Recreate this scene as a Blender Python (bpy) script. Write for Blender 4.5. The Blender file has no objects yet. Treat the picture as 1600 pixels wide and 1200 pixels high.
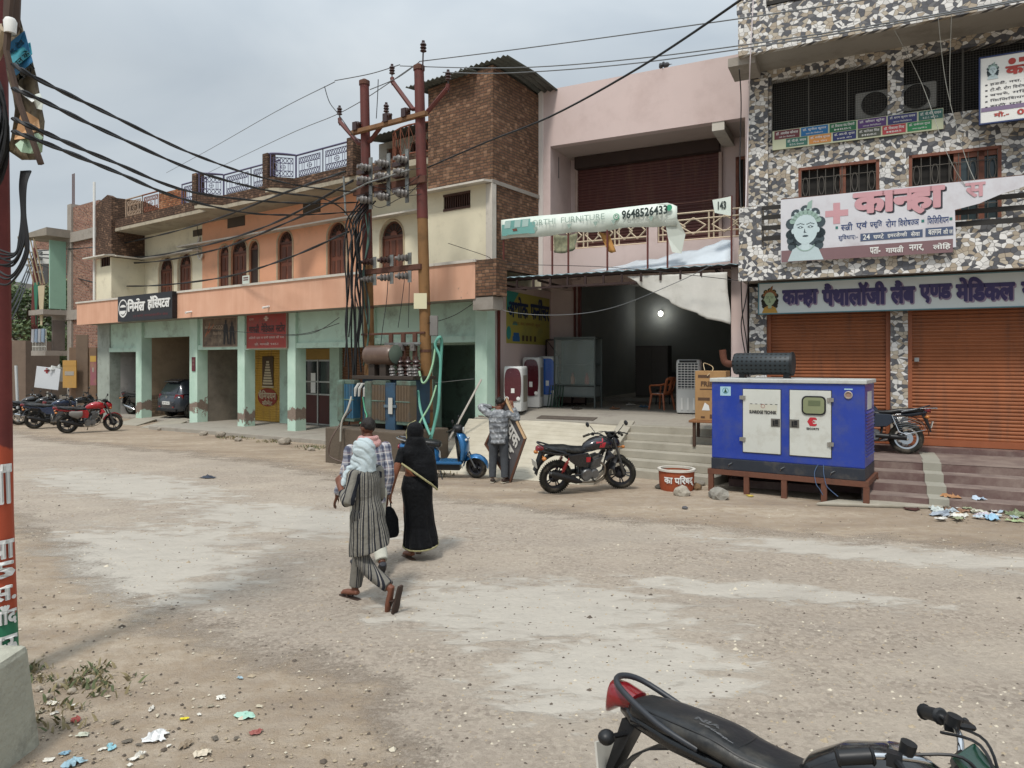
import bpy, bmesh, math, random, re
from mathutils import Vector, Matrix, noise
S = bpy.context.scene
COL = S.collection
R = math.radians
rnd = random.Random(7)
FPX, HC, HOR = 1100.0, 2.35, 565.0
cam = bpy.data.cameras.new("camera"); co = bpy.data.objects.new("camera", cam); COL.objects.link(co)
co.location = (0, 0, HC); co.rotation_euler = (R(90), 0, 0)
cam.sensor_width = 36; cam.lens = 36*FPX/1600; cam.shift_y = (HOR-600)/1600
cam.clip_start = .05; cam.clip_end = 2000
S.camera = co
SUN_EL, SUN_AZ = R(58), R(200)      # azimuth clockwise from +Y
W = bpy.data.worlds.new("World"); S.world = W; W.use_nodes = True
def setup_world():
 nt = W.node_tree; n = nt.nodes; l = nt.links; n.clear()
 out = n.new("ShaderNodeOutputWorld"); bg = n.new("ShaderNodeBackground")
 sky = n.new("ShaderNodeTexSky"); sky.sky_type = 'NISHITA'; sky.sun_disc = False
 sky.sun_elevation = SUN_EL; sky.sun_rotation = SUN_AZ; sky.dust_density = 3; sky.air_density = 1.2
 tc = n.new("ShaderNodeTexCoord"); mp = n.new("ShaderNodeMapping"); mp.inputs['Scale'].default_value = (1, 1, 2.2)
 no = n.new("ShaderNodeTexNoise"); no.inputs['Scale'].default_value = 1.7; no.inputs['Detail'].default_value = 5; no.inputs['Roughness'].default_value = .5
 no.inputs['Distortion'].default_value = .4
 cr = n.new("ShaderNodeValToRGB"); cr.color_ramp.elements[0].position = .33; cr.color_ramp.elements[1].position = .68
 cr.color_ramp.elements[0].color = (4.2, 4.9, 5.6, 1); cr.color_ramp.elements[1].color = (6.7, 7.25, 7.6, 1)
 sep = n.new("ShaderNodeSeparateXYZ"); mr = n.new("ShaderNodeMapRange")
 mr.inputs['From Min'].default_value = .35; mr.inputs['From Max'].default_value = 1; mr.inputs['To Min'].default_value = 1; mr.inputs['To Max'].default_value = 2.6
 mul = n.new("ShaderNodeVectorMath"); mul.operation = 'SCALE'
 mix = n.new("ShaderNodeMix"); mix.data_type = 'RGBA'; mix.inputs['Factor'].default_value = .9
 l.new(tc.outputs['Generated'], mp.inputs['Vector']); l.new(mp.outputs[0], no.inputs['Vector']); l.new(no.outputs['Fac'], cr.inputs[0])
 l.new(tc.outputs['Generated'], sep.inputs[0]); l.new(sep.outputs['Z'], mr.inputs['Value'])
 l.new(cr.outputs[0], mul.inputs[0]); l.new(mr.outputs[0], mul.inputs['Scale'])
 l.new(sky.outputs[0], mix.inputs['A']); l.new(mul.outputs[0], mix.inputs['B'])
 l.new(mix.outputs['Result'], bg.inputs['Color']); bg.inputs['Strength'].default_value = .08
 l.new(bg.outputs[0], out.inputs[0])
setup_world()
sl = bpy.data.lights.new("sun", 'SUN'); sl.energy = 2.1; sl.angle = R(9); sl.color = (1, .95, .88)
so = bpy.data.objects.new("sun", sl); COL.objects.link(so)
_d = Vector((math.sin(SUN_AZ)*math.cos(SUN_EL), math.cos(SUN_AZ)*math.cos(SUN_EL), math.sin(SUN_EL)))
so.rotation_euler = (-_d).to_track_quat('-Z', 'Y').to_euler(); so.location = (0, 0, 30)
S.view_settings.view_transform = 'Standard'; S.view_settings.look = 'None'
S.view_settings.exposure = 0.3; S.view_settings.gamma = 1
S.cycles.max_bounces = 6; S.cycles.diffuse_bounces = 3; S.cycles.glossy_bounces = 3; S.cycles.transparent_max_bounces = 8
class Frame:
 """a street-parallel frame: x along the facade, y into the building, z up"""
 def __init__(s, o, vp):
  n = math.hypot(800-vp, FPX); s.u = ((800-vp)/n, -FPX/n); s.n = (FPX/n, (800-vp)/n); s.o = o
  s.rz = math.atan2(s.u[1], s.u[0])
 def loc(s, px, py, d=0):
  a = (px-800)/FPX; on = s.o[0]*s.n[0]+s.o[1]*s.n[1]
  t = (d+on)/(a*s.n[0]+s.n[1]); X = a*t-s.o[0]; Y = t-s.o[1]
  return X*s.u[0]+Y*s.u[1], HC+t*(HOR-py)/FPX
 def x(s, px, d=0): return s.loc(px, 0, d)[0]
 def w(s, x, y=0, z=0): return Vector((s.o[0]+x*s.u[0]+y*s.n[0], s.o[1]+x*s.u[1]+y*s.n[1], z))
def G(px, py, z=0):
 t = (HC-z)*FPX/(py-HOR); return Vector(((px-800)/FPX*t, t, z))
def AT(px, py, Y): return Vector(((px-800)/FPX*Y, Y, HC+Y*(HOR-py)/FPX))
FH = Frame((-6.975, 22.567), -740)     # hospital front
FR = Frame((9.067, 13.852), -1400)     # tiled building front
FP = Frame((-.6, 18.6), -1400)         # furniture shop front
def lin(c):
 if isinstance(c, str):
  c = [int(c[i:i+2], 16)/255 for i in (0, 2, 4)]
  c = [v/12.92 if v <= .04045 else ((v+.055)/1.055)**2.4 for v in c]
 return tuple(c[:3])+(1,)
class NT:
 def __init__(s, name):
  s.m = bpy.data.materials.new(name); s.m.use_nodes = True; s.t = s.m.node_tree; s.n = s.t.nodes; s.l = s.t.links
  s.b = s.n['Principled BSDF']; s.tc = s.n.new("ShaderNodeTexCoord")
 def new(s, t, **k):
  o = s.n.new("ShaderNode"+t)
  for a, v in k.items():
   if a.startswith('_'): setattr(o, a[1:], v)
   else: o.inputs[a.replace('0', ' ')].default_value = v
  return o
 def link(s, a, b): s.l.new(a, b)
 def noise(s, scale, vec=None, detail=4, rough=.55, dist=0):
  o = s.new("TexNoise", Scale=scale, Detail=detail, Roughness=rough, Distortion=dist)
  s.link(vec or s.tc.outputs['Object'], o.inputs['Vector']); return o.outputs['Fac']
 def ramp(s, fac, a, b, ca=(0, 0, 0, 1), cb=(1, 1, 1, 1), mode='LINEAR'):
  if a < 0 or b > 1:
   r = s.new("MapRange"); r.inputs['From Min'].default_value = a; r.inputs['From Max'].default_value = b; s.link(fac, r.inputs['Value']); fac = r.outputs[0]; a, b = 0, 1
  o = s.new("ValToRGB"); e = o.color_ramp.elements; e[0].position = a; e[1].position = b; e[0].color = ca; e[1].color = cb
  o.color_ramp.interpolation = mode; s.link(fac, o.inputs[0]); return o.outputs[0]
 def mix(s, fac, a, b, blend='MIX'):
  o = s.new("Mix"); o.data_type = 'RGBA'; o.blend_type = blend
  for v, i in ((fac, o.inputs['Factor']), (a, o.inputs['A']), (b, o.inputs['B'])):
   if hasattr(v, 'is_linked'): s.link(v, i)
   elif i.type == 'VALUE': i.default_value = v
   else: i.default_value = v
  return o.outputs['Result']
 def math(s, op, a, b=0, c=0):
  o = s.new("Math", _operation=op)
  for v, i in zip((a, b, c), o.inputs):
   if hasattr(v, 'is_linked'): s.link(v, i)
   else: i.default_value = v
  return o.outputs[0]
 def planar(s, sx=1, sz=1):
  """(x+y, z): one flat wall pattern for faces of either direction"""
  sp = s.new("SeparateXYZ"); s.link(s.tc.outputs['Object'], sp.inputs[0])
  cb = s.new("CombineXYZ"); s.link(s.math('MULTIPLY', s.math('ADD', sp.outputs[0], sp.outputs[1]), sx), cb.inputs[0])
  s.link(s.math('MULTIPLY', sp.outputs[2], sz), cb.inputs[1]); return cb.outputs[0]
 def xyz(s):
  sp = s.new("SeparateXYZ"); s.link(s.tc.outputs['Object'], sp.inputs[0]); return sp.outputs
 def bump(s, h, dist=.01, strength=1.0):
  o = s.new("Bump", Strength=strength, Distance=dist); s.link(h, o.inputs['Height']); s.link(o.outputs[0], s.b.inputs['Normal'])
 def color(s, c):
  if hasattr(c, 'is_linked'): s.link(c, s.b.inputs['Base Color'])
  else: s.b.inputs['Base Color'].default_value = c
 def set(s, rough=.6, metal=0, spec=.5, coat=0):
  s.b.inputs['Roughness'].default_value = rough; s.b.inputs['Metallic'].default_value = metal
  s.b.inputs['Specular IOR Level'].default_value = spec; s.b.inputs['Coat Weight'].default_value = coat
_M = {}
def mat(name, c='808080', rough=.6, var=.18, sc=2.5, bump=0, bsc=60, metal=0, spec=.4, coat=0, dirt=None, dsc=1.2, dlo=.5, dhi=.75, emit=None, alpha=1, streak=False):
 """worn painted / plain surface: two scales of tone variation, optional stains, optional grain"""
 if name in _M: return _M[name]
 t = NT(name); c = lin(c)
 n1 = t.noise(sc, detail=6, rough=.65)
 lo = tuple(v*(1-var) for v in c[:3])+(1,); hi = tuple(min(1, v*(1+var*.6)) for v in c[:3])+(1,)
 col = t.mix(t.ramp(n1, .3, .7), lo, hi)
 if dirt:
  if streak:
   mp = t.new("Mapping", Scale=(3.2, 3.2, .35)); t.link(t.tc.outputs['Object'], mp.inputs['Vector']); v = mp.outputs[0]
  else: v = None
  n2 = t.noise(dsc, v, detail=8, rough=.7)
  col = t.mix(t.ramp(n2, dlo, dhi), col, lin(dirt))
 t.color(col); t.set(rough, metal, spec, coat)
 if rough > .15 and metal < .5: t.link(t.math('MULTIPLY_ADD', n1, .25, max(.02, rough-.12)), t.b.inputs['Roughness'])
 if bump: t.bump(t.noise(bsc, detail=5), bump)
 if emit: t.b.inputs['Emission Color'].default_value = lin(c if not isinstance(emit, str) else emit); t.b.inputs['Emission Strength'].default_value = 1
 if alpha < 1: t.b.inputs['Alpha'].default_value = alpha
 _M[name] = t.m; return t.m
def brick(name, c1, c2, mortar, w=.23, h=.078, ms=.014, dark='3a302a', dlo=.52, dhi=.78):
 if name in _M: return _M[name]
 t = NT(name); v = t.planar()
 wob = t.new("TexNoise", Scale=3.5, Detail=2); t.link(v, wob.inputs['Vector'])
 add = t.new("VectorMath", _operation='MULTIPLY_ADD'); t.link(wob.outputs['Color'], add.inputs[0]); add.inputs[1].default_value = (.05, .05, 0); t.link(v, add.inputs[2])
 b = t.new("TexBrick", Scale=1, Bias=-.1); b.inputs['Mortar Size'].default_value = ms; b.inputs['Brick Width'].default_value = w; b.inputs['Row Height'].default_value = h
 b.inputs['Mortar Smooth'].default_value = .3
 b.inputs['Color1'].default_value = lin(c1); b.inputs['Color2'].default_value = lin(c2); b.inputs['Mortar'].default_value = lin(mortar)
 t.link(add.outputs[0], b.inputs['Vector'])
 wn = t.new("TexWhiteNoise", _noise_dimensions='2D')
 sn = t.new("VectorMath", _operation='SNAP'); t.link(add.outputs[0], sn.inputs[0]); sn.inputs[1].default_value = (w*.5, h, 1); t.link(sn.outputs[0], wn.inputs['Vector'])
 col = t.mix(t.math('MULTIPLY', t.ramp(wn.outputs['Value'], .86, .95), .3), b.outputs['Color'], lin('c09a7e'))
 col = t.mix(t.math('MULTIPLY', t.ramp(wn.outputs['Value'], .0, .35, (1, 1, 1, 1), (0, 0, 0, 1)), .5), col, lin(dark))
 n = t.noise(.7, detail=8, rough=.7)
 col = t.mix(t.math('MULTIPLY', t.ramp(n, dlo, dhi), .75), col, lin(dark))
 col = t.mix(.35, col, t.mix(t.noise(9), lin('000000'), lin('ffffff')), 'OVERLAY')
 t.color(col); t.set(.92, spec=.15)
 hgt = t.math('ADD', t.math('MULTIPLY', b.outputs['Fac'], -1), t.math('MULTIPLY', t.noise(40), .6))
 t.bump(hgt, .012); _M[name] = t.m; return t.m
class MB:
 def __init__(s): s.v = []; s.f = []; s.k = []; s.mi = 0
 def add(s, vs, fs, mi=None):
  o = len(s.v); s.v += [tuple(p) for p in vs]; s.f += [tuple(i+o for i in f) for f in fs]; s.k += [s.mi if mi is None else mi]*len(fs); return s
 def box(s, x0, x1, y0, y1, z0, z1, mi=None):
  return s.add([(x, y, z) for x in (x0, x1) for y in (y0, y1) for z in (z0, z1)],
                     [(0, 1, 3, 2), (4, 6, 7, 5), (0, 4, 5, 1), (2, 3, 7, 6), (0, 2, 6, 4), (1, 5, 7, 3)], mi)
 def obox(s, c, sx, sy, sz, rot=None, mi=None):
  n = len(s.v); s.box(-sx/2, sx/2, -sy/2, sy/2, -sz/2, sz/2, mi)
  m = Matrix.Translation(c) @ (rot.to_4x4() if rot else Matrix())
  for i in range(n, len(s.v)): s.v[i] = tuple(m @ Vector(s.v[i]))
  return s
 def hexa(s, b, t, mi=None):       # bottom quad, top quad (same order)
  return s.add(list(b)+list(t), [(3, 2, 1, 0), (4, 5, 6, 7), (0, 1, 5, 4), (1, 2, 6, 5), (2, 3, 7, 6), (3, 0, 4, 7)], mi)
 def prism(s, poly, a0, a1, plane='xz', mi=None):
  def P(p, a): return (p[0], a, p[1]) if plane == 'xz' else ((a, p[0], p[1]) if plane == 'yz' else (p[0], p[1], a))
  n = len(poly); vs = [P(p, a0) for p in poly]+[P(p, a1) for p in poly]
  return s.add(vs, [tuple(range(n)), tuple(range(2*n-1, n-1, -1))]+[(i, i+n, (i+1) % n+n, (i+1) % n) for i in range(n)], mi)
 def loft(s, rings, cap=True, closed=True, mi=None):
  n = len(rings[0]); vs = [p for r in rings for p in r]; fs = []
  for j in range(len(rings)-1):
   for i in range(n if closed else n-1):
    fs.append((j*n+i, j*n+(i+1) % n, (j+1)*n+(i+1) % n, (j+1)*n+i))
  if cap: fs += [tuple(range(n-1, -1, -1)), tuple((len(rings)-1)*n+i for i in range(n))]
  return s.add(vs, fs, mi)
 def tube(s, pts, r, n=8, mi=None, flat=1.0, cap=True, loop=False):
  pts = [Vector(p) for p in pts]
  if not isinstance(r, (list, tuple)): r = [r]*len(pts)
  rings = []; up = None
  for i, p in enumerate(pts):
   if loop: d = pts[(i+1) % len(pts)]-pts[i-1]
   else: d = pts[min(i+1, len(pts)-1)]-pts[max(i-1, 0)]
   if d.length < 1e-9: d = Vector((0, 0, 1))
   d.normalize()
   if up is None: up = Vector((0, 0, 1)) if abs(d.z) < .9 else Vector((0, 1, 0))
   a = d.cross(up)
   if a.length < 1e-4: a = d.orthogonal()
   a.normalize(); b = a.cross(d).normalized(); up = b
   rings.append([p+a*(r[i]*math.cos(2*math.pi*k/n))+b*(r[i]*flat*math.sin(2*math.pi*k/n)) for k in range(n)])
  if loop: rings.append(rings[0]); cap = False
  return s.loft(rings, cap, mi=mi)
 def cyl(s, a, b, r, n=12, mi=None, r2=None): return s.tube([a, b], [r, r if r2 is None else r2], n, mi)
 def lathe(s, prof, c=(0, 0, 0), axis='z', n=20, mi=None, arc=2*math.pi):
  rings = []
  for r, h in prof:
   ring = []
   for k in range(n):
    a = arc*k/n if arc > 6.28 else arc*k/(n-1)
    x, y = r*math.cos(a), r*math.sin(a)
    ring.append((c[0]+x, c[1]+y, c[2]+h) if axis == 'z' else ((c[0]+h, c[1]+x, c[2]+y) if axis == 'x' else (c[0]+x, c[1]+h, c[2]+y)))
   rings.append(ring)
  return s.loft(rings, prof[0][0] < .02 and prof[-1][0] < .02, arc > 6.28, mi)
 def ell(s, c, rx, ry, rz, n=12, m=8, mi=None, rot=None):
  rings = []
  for j in range(m+1):
   t = math.pi*j/m; t = min(max(t, .02), math.pi-.02)
   ring = []
   for k in range(n):
    p = Vector((rx*math.sin(t)*math.cos(2*math.pi*k/n), ry*math.sin(t)*math.sin(2*math.pi*k/n), -rz*math.cos(t)))
    if rot: p = rot @ p
    ring.append(p+Vector(c))
   rings.append(ring)
  return s.loft(rings, True, mi=mi)
 def join(s, o, M=None, mi=None):
  return s.add([tuple(M @ Vector(p)) for p in o.v] if M else o.v, o.f, mi) if mi is not None else s._j(o, M)
 def _j(s, o, M):
  n = len(s.v); s.v += [tuple(M @ Vector(p)) if M else p for p in o.v]; s.f += [tuple(i+n for i in f) for f in o.f]; s.k += o.k; return s
 def mesh(s, name, mats, smooth=None, bevel=0, weld=False):
  me = bpy.data.meshes.new(name); me.from_pydata(s.v, [], s.f)
  for m in (mats if isinstance(mats, (list, tuple)) else [mats]): me.materials.append(m)
  me.polygons.foreach_set('material_index', s.k); me.update()
  bm = bmesh.new(); bm.from_mesh(me)
  if weld: bmesh.ops.remove_doubles(bm, verts=bm.verts, dist=1e-5)
  if bevel:
   es = [e for e in bm.edges if len(e.link_faces) == 2 and e.calc_face_angle(0) > .6]
   bmesh.ops.bevel(bm, geom=es, offset=bevel, segments=2, affect='EDGES', profile=.6, clamp_overlap=True)
  bmesh.ops.recalc_face_normals(bm, faces=bm.faces); bm.to_mesh(me); bm.free()
  if smooth is not None:
   me.polygons.foreach_set('use_smooth', [True]*len(me.polygons)); me.set_sharp_from_angle(angle=R(smooth))
  return me
 def build(s, name, mats, parent=None, smooth=None, bevel=0, weld=False):
  o = bpy.data.objects.new(name, s.mesh(name, mats, smooth, bevel, weld)); COL.objects.link(o)
  if parent: o.parent = parent
  return o
def tag(o, label=None, cat=None, group=None, kind=None):
 for k, v in (('label', label), ('category', cat), ('group', group), ('kind', kind)):
  if v: o[k] = v
 return o
def thing(name, label, cat, loc=(0, 0, 0), rz=0, group=None):
 o = bpy.data.objects.new(name, None); COL.objects.link(o); o.location = loc; o.rotation_euler = (0, 0, rz); o.empty_display_size = .2
 return tag(o, label, cat, group)
def at(o, loc, rz=0): o.location = loc; o.rotation_euler = (0, 0, rz); return o
def remesh(mb, name, mats, voxel, parent=None, smooth_it=4):
 """fuse overlapping closed pieces into one continuous skin"""
 o = mb.build(name, mats); m = o.modifiers.new("r", 'REMESH'); m.mode = 'VOXEL'; m.voxel_size = voxel; m.use_smooth_shade = True
 if smooth_it:
  k = o.modifiers.new("s", 'SMOOTH'); k.factor = .5; k.iterations = smooth_it
 dg = bpy.context.evaluated_depsgraph_get(); me = bpy.data.meshes.new_from_object(o.evaluated_get(dg))
 old = o.data; o.modifiers.clear(); o.data = me; bpy.data.meshes.remove(old); me.name = name
 me.polygons.foreach_set('use_smooth', [True]*len(me.polygons))
 if parent: o.parent = parent
 return o
def cubic(p, n=8):
 """smooth curve through points"""
 p = [Vector(q) for q in p]; out = []
 for i in range(len(p)-1):
  a, b, c, d = p[max(i-1, 0)], p[i], p[i+1], p[min(i+2, len(p)-1)]
  for k in range(n):
   t = k/n; out.append(.5*((2*b)+(c-a)*t+(2*a-5*b+4*c-d)*t*t+(3*b-a-3*c+d)*t**3))
 return out+[p[-1]]
def sag(a, b, s, n=16):
 a, b = Vector(a), Vector(b); return [a.lerp(b, i/n)-Vector((0, 0, s*4*(i/n)*(1-i/n))) for i in range(n+1)]
_T = {}
def _run(s, bold):
 k = (s, bold)
 if k in _T: return _T[k]
 def mk(b):
  c = bpy.data.curves.new("t", "FONT"); c.body = b; c.resolution_u = 2; c.offset = bold
  o = bpy.data.objects.new("t", c); COL.objects.link(o); bpy.context.view_layer.update()
  me = bpy.data.meshes.new_from_object(o.evaluated_get(bpy.context.evaluated_depsgraph_get()))
  vs = [tuple(v.co) for v in me.vertices]; fs = [tuple(p.vertices) for p in me.polygons]
  bpy.data.objects.remove(o); bpy.data.curves.remove(c); bpy.data.meshes.remove(me); return vs, fs
 def wd(b): v, f = mk(b); return max(p[0] for p in v)
 vs, fs = mk(s) if s.strip() else ([], [])
 _T[k] = (vs, fs, wd("H"+s+"H")-wd("HH")); return _T[k]
def glyphs(s, bold=.0):
 mb = MB(); pen = 0; pos = 0
 for tok in re.findall(r'\{.\}|\^|~|[^{}^~]+', s):
  if tok[0] == '{':
   vs, fs, adv = _run(tok[1], bold); cut = adv-.15
   bm = bmesh.new(); bv = [bm.verts.new(v) for v in vs]
   for f in fs:
    try: bm.faces.new([bv[i] for i in f])
    except ValueError: pass
   bmesh.ops.bisect_plane(bm, geom=bm.verts[:]+bm.edges[:]+bm.faces[:], plane_co=(cut, 0, 0), plane_no=(1, 0, 0), clear_outer=True)
   bm.verts.index_update()
   mb.add([(v.co.x+pen, v.co.y, 0) for v in bm.verts], [tuple(v.index for v in f.verts) for f in bm.faces]); bm.free(); pen += cut
  elif tok == '^':
   w = .05+bold; c = (pen-.02, .62); pts = []
   for i in range(7):
    a = R(-70+i*38); pts.append((c[0]-.1+.11*math.cos(a), c[1]+.13+.12*math.sin(a)))
   for i in range(6):
    (x0, y0), (x1, y1) = pts[i], pts[i+1]; l = math.hypot(x1-x0, y1-y0); nx, ny = -(y1-y0)/l*w*.7, (x1-x0)/l*w*.7
    mb.add([(x0-nx, y0-ny, 0), (x1-nx, y1-ny, 0), (x1+nx, y1+ny, 0), (x0+nx, y0+ny, 0)], [(0, 1, 2, 3)])
  elif tok == '~':
   w = .05+bold; x1, y1, x0, y0 = pen-.12, .3, pen-.38, .04
   l = math.hypot(x1-x0, y1-y0); nx, ny = -(y1-y0)/l*w, (x1-x0)/l*w
   mb.add([(x0-nx, y0-ny, 0), (x1-nx, y1-ny, 0), (x1+nx, y1+ny, 0), (x0+nx, y0+ny, 0)], [(0, 1, 2, 3)])
  else:
   vs, fs, adv = _run(tok, bold); mb.add([(x+pen, y, 0) for x, y, z in vs], fs); pen += adv
 return mb
def text(s, x0, x1, z0, z1, y=0, bold=.015, mi=0, shear=0, dz=0):
 """lettering filling the rectangle x0..x1, z0..z1 on the plane y, facing -y; dz: rise over the width"""
 g0 = glyphs(s, min(bold, .018))
 if bold > .018:      # heavy lettering: the stroke swept sideways and up and down
  b = bold-.012; g = MB()
  for i, (dx, dy) in enumerate(((0, 0), (b, 0), (-b, 0), (0, b*.8), (0, -b*.8), (b*.7, b*.6), (-b*.7, b*.6), (b*.7, -b*.6), (-b*.7, -b*.6))): g.add([(v[0]+dx, v[1]+dy, i*.0005) for v in g0.v], g0.f)
 else: g = g0
 xs = [v[0] for v in g.v]; ys = [v[1] for v in g.v]
 a, b, c, d = min(xs), max(xs), min(ys), max(ys); o = MB()
 o.add([(x0+(v[0]-a)/(b-a)*(x1-x0)+shear*(v[1]-c), y-v[2], z0+(v[1]-c)/(d-c)*(z1-z0)+dz*(v[0]-a)/(b-a)) for v in g.v], g.f, mi)
 return o
plain_lin = lin
def ground_mats():
 tone = (.90, .86, .83)      # road dust, a little darker and warmer than first guessed
 def lin(c): return tuple(v*k for v, k in zip(plain_lin(c), tone))+(1,)
 t = NT("dusty_earth"); o = t.tc.outputs['Object']
 mp = t.new("Mapping", Rotation=(0, 0, R(32))); mp.inputs['Scale'].default_value = (.55, 1.6, 1); t.link(o, mp.inputs['Vector'])
 n1 = t.noise(.9, mp.outputs[0], 10, .68); n2 = t.noise(6, o, 8, .7); n3 = t.noise(70, o, 4, .7); n4 = t.noise(.22, o, 4)
 col = t.mix(t.ramp(n1, .36, .64), lin('93877a'), lin('c0b5a4'))
 col = t.mix(t.ramp(n2, .42, .7), col, lin('a2937f'))
 col = t.mix(t.math('MULTIPLY', t.ramp(n4, .5, .72), .5), col, lin('978673'))
 sp = t.ramp(n3, .28, .40, (1, 1, 1, 1), (0, 0, 0, 1)); col = t.mix(t.math('MULTIPLY', sp, .55), col, lin('6a5c4e'))
 lt = t.ramp(t.noise(55, o, 3, .6), .66, .74); col = t.mix(t.math('MULTIPLY', lt, .5), col, lin('d8cdb8'))
 t.color(col); t.set(.95, spec=.12)
 t.bump(t.math('ADD', t.math('MULTIPLY', n2, 1.2), t.math('MULTIPLY', n3, .5)), .03)
 a = t.m
 t = NT("worn_road"); o = t.tc.outputs['Object']
 mp = t.new("Mapping", Rotation=(0, 0, R(32))); mp.inputs['Scale'].default_value = (.7, 1.25, 1); t.link(o, mp.inputs['Vector']); st = mp.outputs[0]
 mp2 = t.new("Mapping", Rotation=(0, 0, R(14))); mp2.inputs['Scale'].default_value = (.75, 1.5, 1); t.link(o, mp2.inputs['Vector']); st2 = mp2.outputs[0]
 big = t.noise(.55, st, 8, .62, .6); mid = t.noise(2.2, st, 9, .7, .3); fine = t.noise(26, o, 6, .8); gr = t.noise(95, o, 4, .8); wipe = t.noise(3.2, st2, 7, .65, .4)
 vor = t.new("TexVoronoi", Scale=30); t.link(o, vor.inputs['Vector']); vd = vor.outputs['Color']
 sepv = t.new("SeparateColor"); t.link(vd, sepv.inputs[0])
 agg = t.mix(t.ramp(sepv.outputs[0], .1, .95), lin('8f877c'), lin('c3b9ac'))
 agg = t.mix(t.math('MULTIPLY', t.ramp(sepv.outputs[1], .84, .93), .5), agg, lin('d0c7b6'))
 agg = t.mix(t.math('MULTIPLY', t.ramp(sepv.outputs[2], .88, .95), .7), agg, lin('5d534a'))
 agg = t.mix(.5, agg, t.mix(t.ramp(fine, .36, .64), lin('91887d'), lin('c6bdb0')))
 agg = t.mix(t.math('MULTIPLY', t.ramp(mid, .4, .66), .75), agg, lin('b3a99c'))
 agg = t.mix(t.math('MULTIPLY', t.ramp(gr, .56, .66), .45), agg, lin('756c62'))
 dust = t.mix(t.ramp(gr, .3, .7), lin('b9b0a2'), lin('ccc4b6'))
 col = t.mix(t.math('MULTIPLY', t.ramp(big, .46, .62), .5), agg, dust)
 x, y, z = t.xyz()
 def blob(cx, cy, rx, ry, rot=0):
  m = t.new("Mapping", _vector_type='TEXTURE'); m.inputs['Location'].default_value = (cx, cy, 0); m.inputs['Rotation'].default_value = (0, 0, rot); m.inputs['Scale'].default_value = (rx, ry, 1); t.link(o, m.inputs['Vector'])
  fl = t.new("VectorMath", _operation='LENGTH'); s_ = t.new("SeparateXYZ"); t.link(m.outputs[0], s_.inputs[0]); cb = t.new("CombineXYZ"); t.link(s_.outputs[0], cb.inputs[0]); t.link(s_.outputs[1], cb.inputs[1]); t.link(cb.outputs[0], fl.inputs[0])
  return t.math('SUBTRACT', 1, fl.outputs['Value'])
 bs = [blob(.2, 6.7, 1.7, 1.0, R(-8)), blob(.75, 5.35, 1.15, .75, R(10)), blob(-4.6, 8.2, 1.9, 2.4, R(20)), blob(-3.2, 10.5, 2.6, .9, R(-25)), blob(-7.5, 13.5, 3.2, 1.1, R(-32)), blob(4.6, 8.6, 2.4, .5, R(-20)), blob(2.6, 7.2, 1.6, .35, R(-15))]
 m = bs[0]
 for b in bs[1:]: m = t.math('MAXIMUM', m, b)
 edge = t.math('ADD', m, t.math('MULTIPLY', t.math('SUBTRACT', wipe, .5), 2.3))
 edge = t.math('ADD', edge, t.math('MULTIPLY', t.math('SUBTRACT', mid, .5), 1.3))
 mask = t.ramp(edge, .02, .34); soft = t.ramp(edge, -.35, .25)
 cem = t.mix(t.ramp(wipe, .3, .7), lin('b0afa8'), lin('bebcb4'))
 cem = t.mix(t.math('MULTIPLY', t.ramp(t.noise(11, st2, 6, .75), .55, .75), .45), cem, lin('948f84'))
 col = t.mix(t.math('MULTIPLY', soft, .28), col, lin('b5afa4'))
 col = t.mix(t.math('MULTIPLY', mask, .74), col, cem)
 tar = t.math('MULTIPLY', t.ramp(t.noise(.8, st, 5, .6, .3), .5, .7), .4); col = t.mix(tar, col, lin('9b958d'))
 t.color(col); t.set(.9, spec=.15)
 at_ = t.new("Attribute", _attribute_name='edge'); al = t.ramp(t.math('ADD', at_.outputs['Fac'], t.math('MULTIPLY', t.math('SUBTRACT', t.math('ADD', t.math('MULTIPLY', mid, .6), t.math('MULTIPLY', fine, .4)), .5), 2.2)), .3, .75); t.link(al, t.b.inputs['Alpha'])
 h = t.math('ADD', t.math('MULTIPLY', sepv.outputs[0], .5), t.math('MULTIPLY', fine, 1.0)); h = t.math('MULTIPLY', h, t.math('SUBTRACT', 1, t.math('MULTIPLY', mask, .74)))
 t.bump(t.math('ADD', h, t.math('MULTIPLY', mid, 2)), .02)
 return a, t.m
MG, MROAD = ground_mats()
g = MB(); g.add([(-400, -60, -.006), (400, -60, -.006), (400, 600, -.006), (-400, 600, -.006)], [(0, 1, 2, 3)])
tag(g.build("ground", MG), kind='structure')
up = [(-40, 652), (120, 686), (300, 702), (470, 722), (640, 760), (800, 785), (960, 800), (1120, 815), (1300, 830), (1500, 842), (1700, 852), (2100, 866)]
dn = [(60, 872), (140, 965), (330, 1035), (520, 1090), (700, 1180)]
pts = [G(*p) for p in up]; far = [Vector((-70, 62, 0)), Vector((-40, 40, 0))]
bot = [Vector((14, 1.6, 0)), Vector((1, 2.2, 0)), Vector((-.7, 3.5, 0))]+[G(*p) for p in dn[::-1]][1:]+[Vector((-12, 14, 0)), Vector((-34, 30, 0)), Vector((-66, 48, 0))]
loop = far+pts+bot; ol = []
for i, a in enumerate(loop):
 b = loop[(i+1) % len(loop)]; n = max(1, min(60, int((b-a).length/.12)))
 for k in range(n):
  p = a.lerp(b, k/n); ol.append(p+Vector((noise.noise(p*1.3), noise.noise(p*1.3+Vector((9, 4, 1))), 0))*.16+Vector((noise.noise(p*5), noise.noise(p*5+Vector((3, 7, 2))), 0))*.07)
import numpy as np
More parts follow.
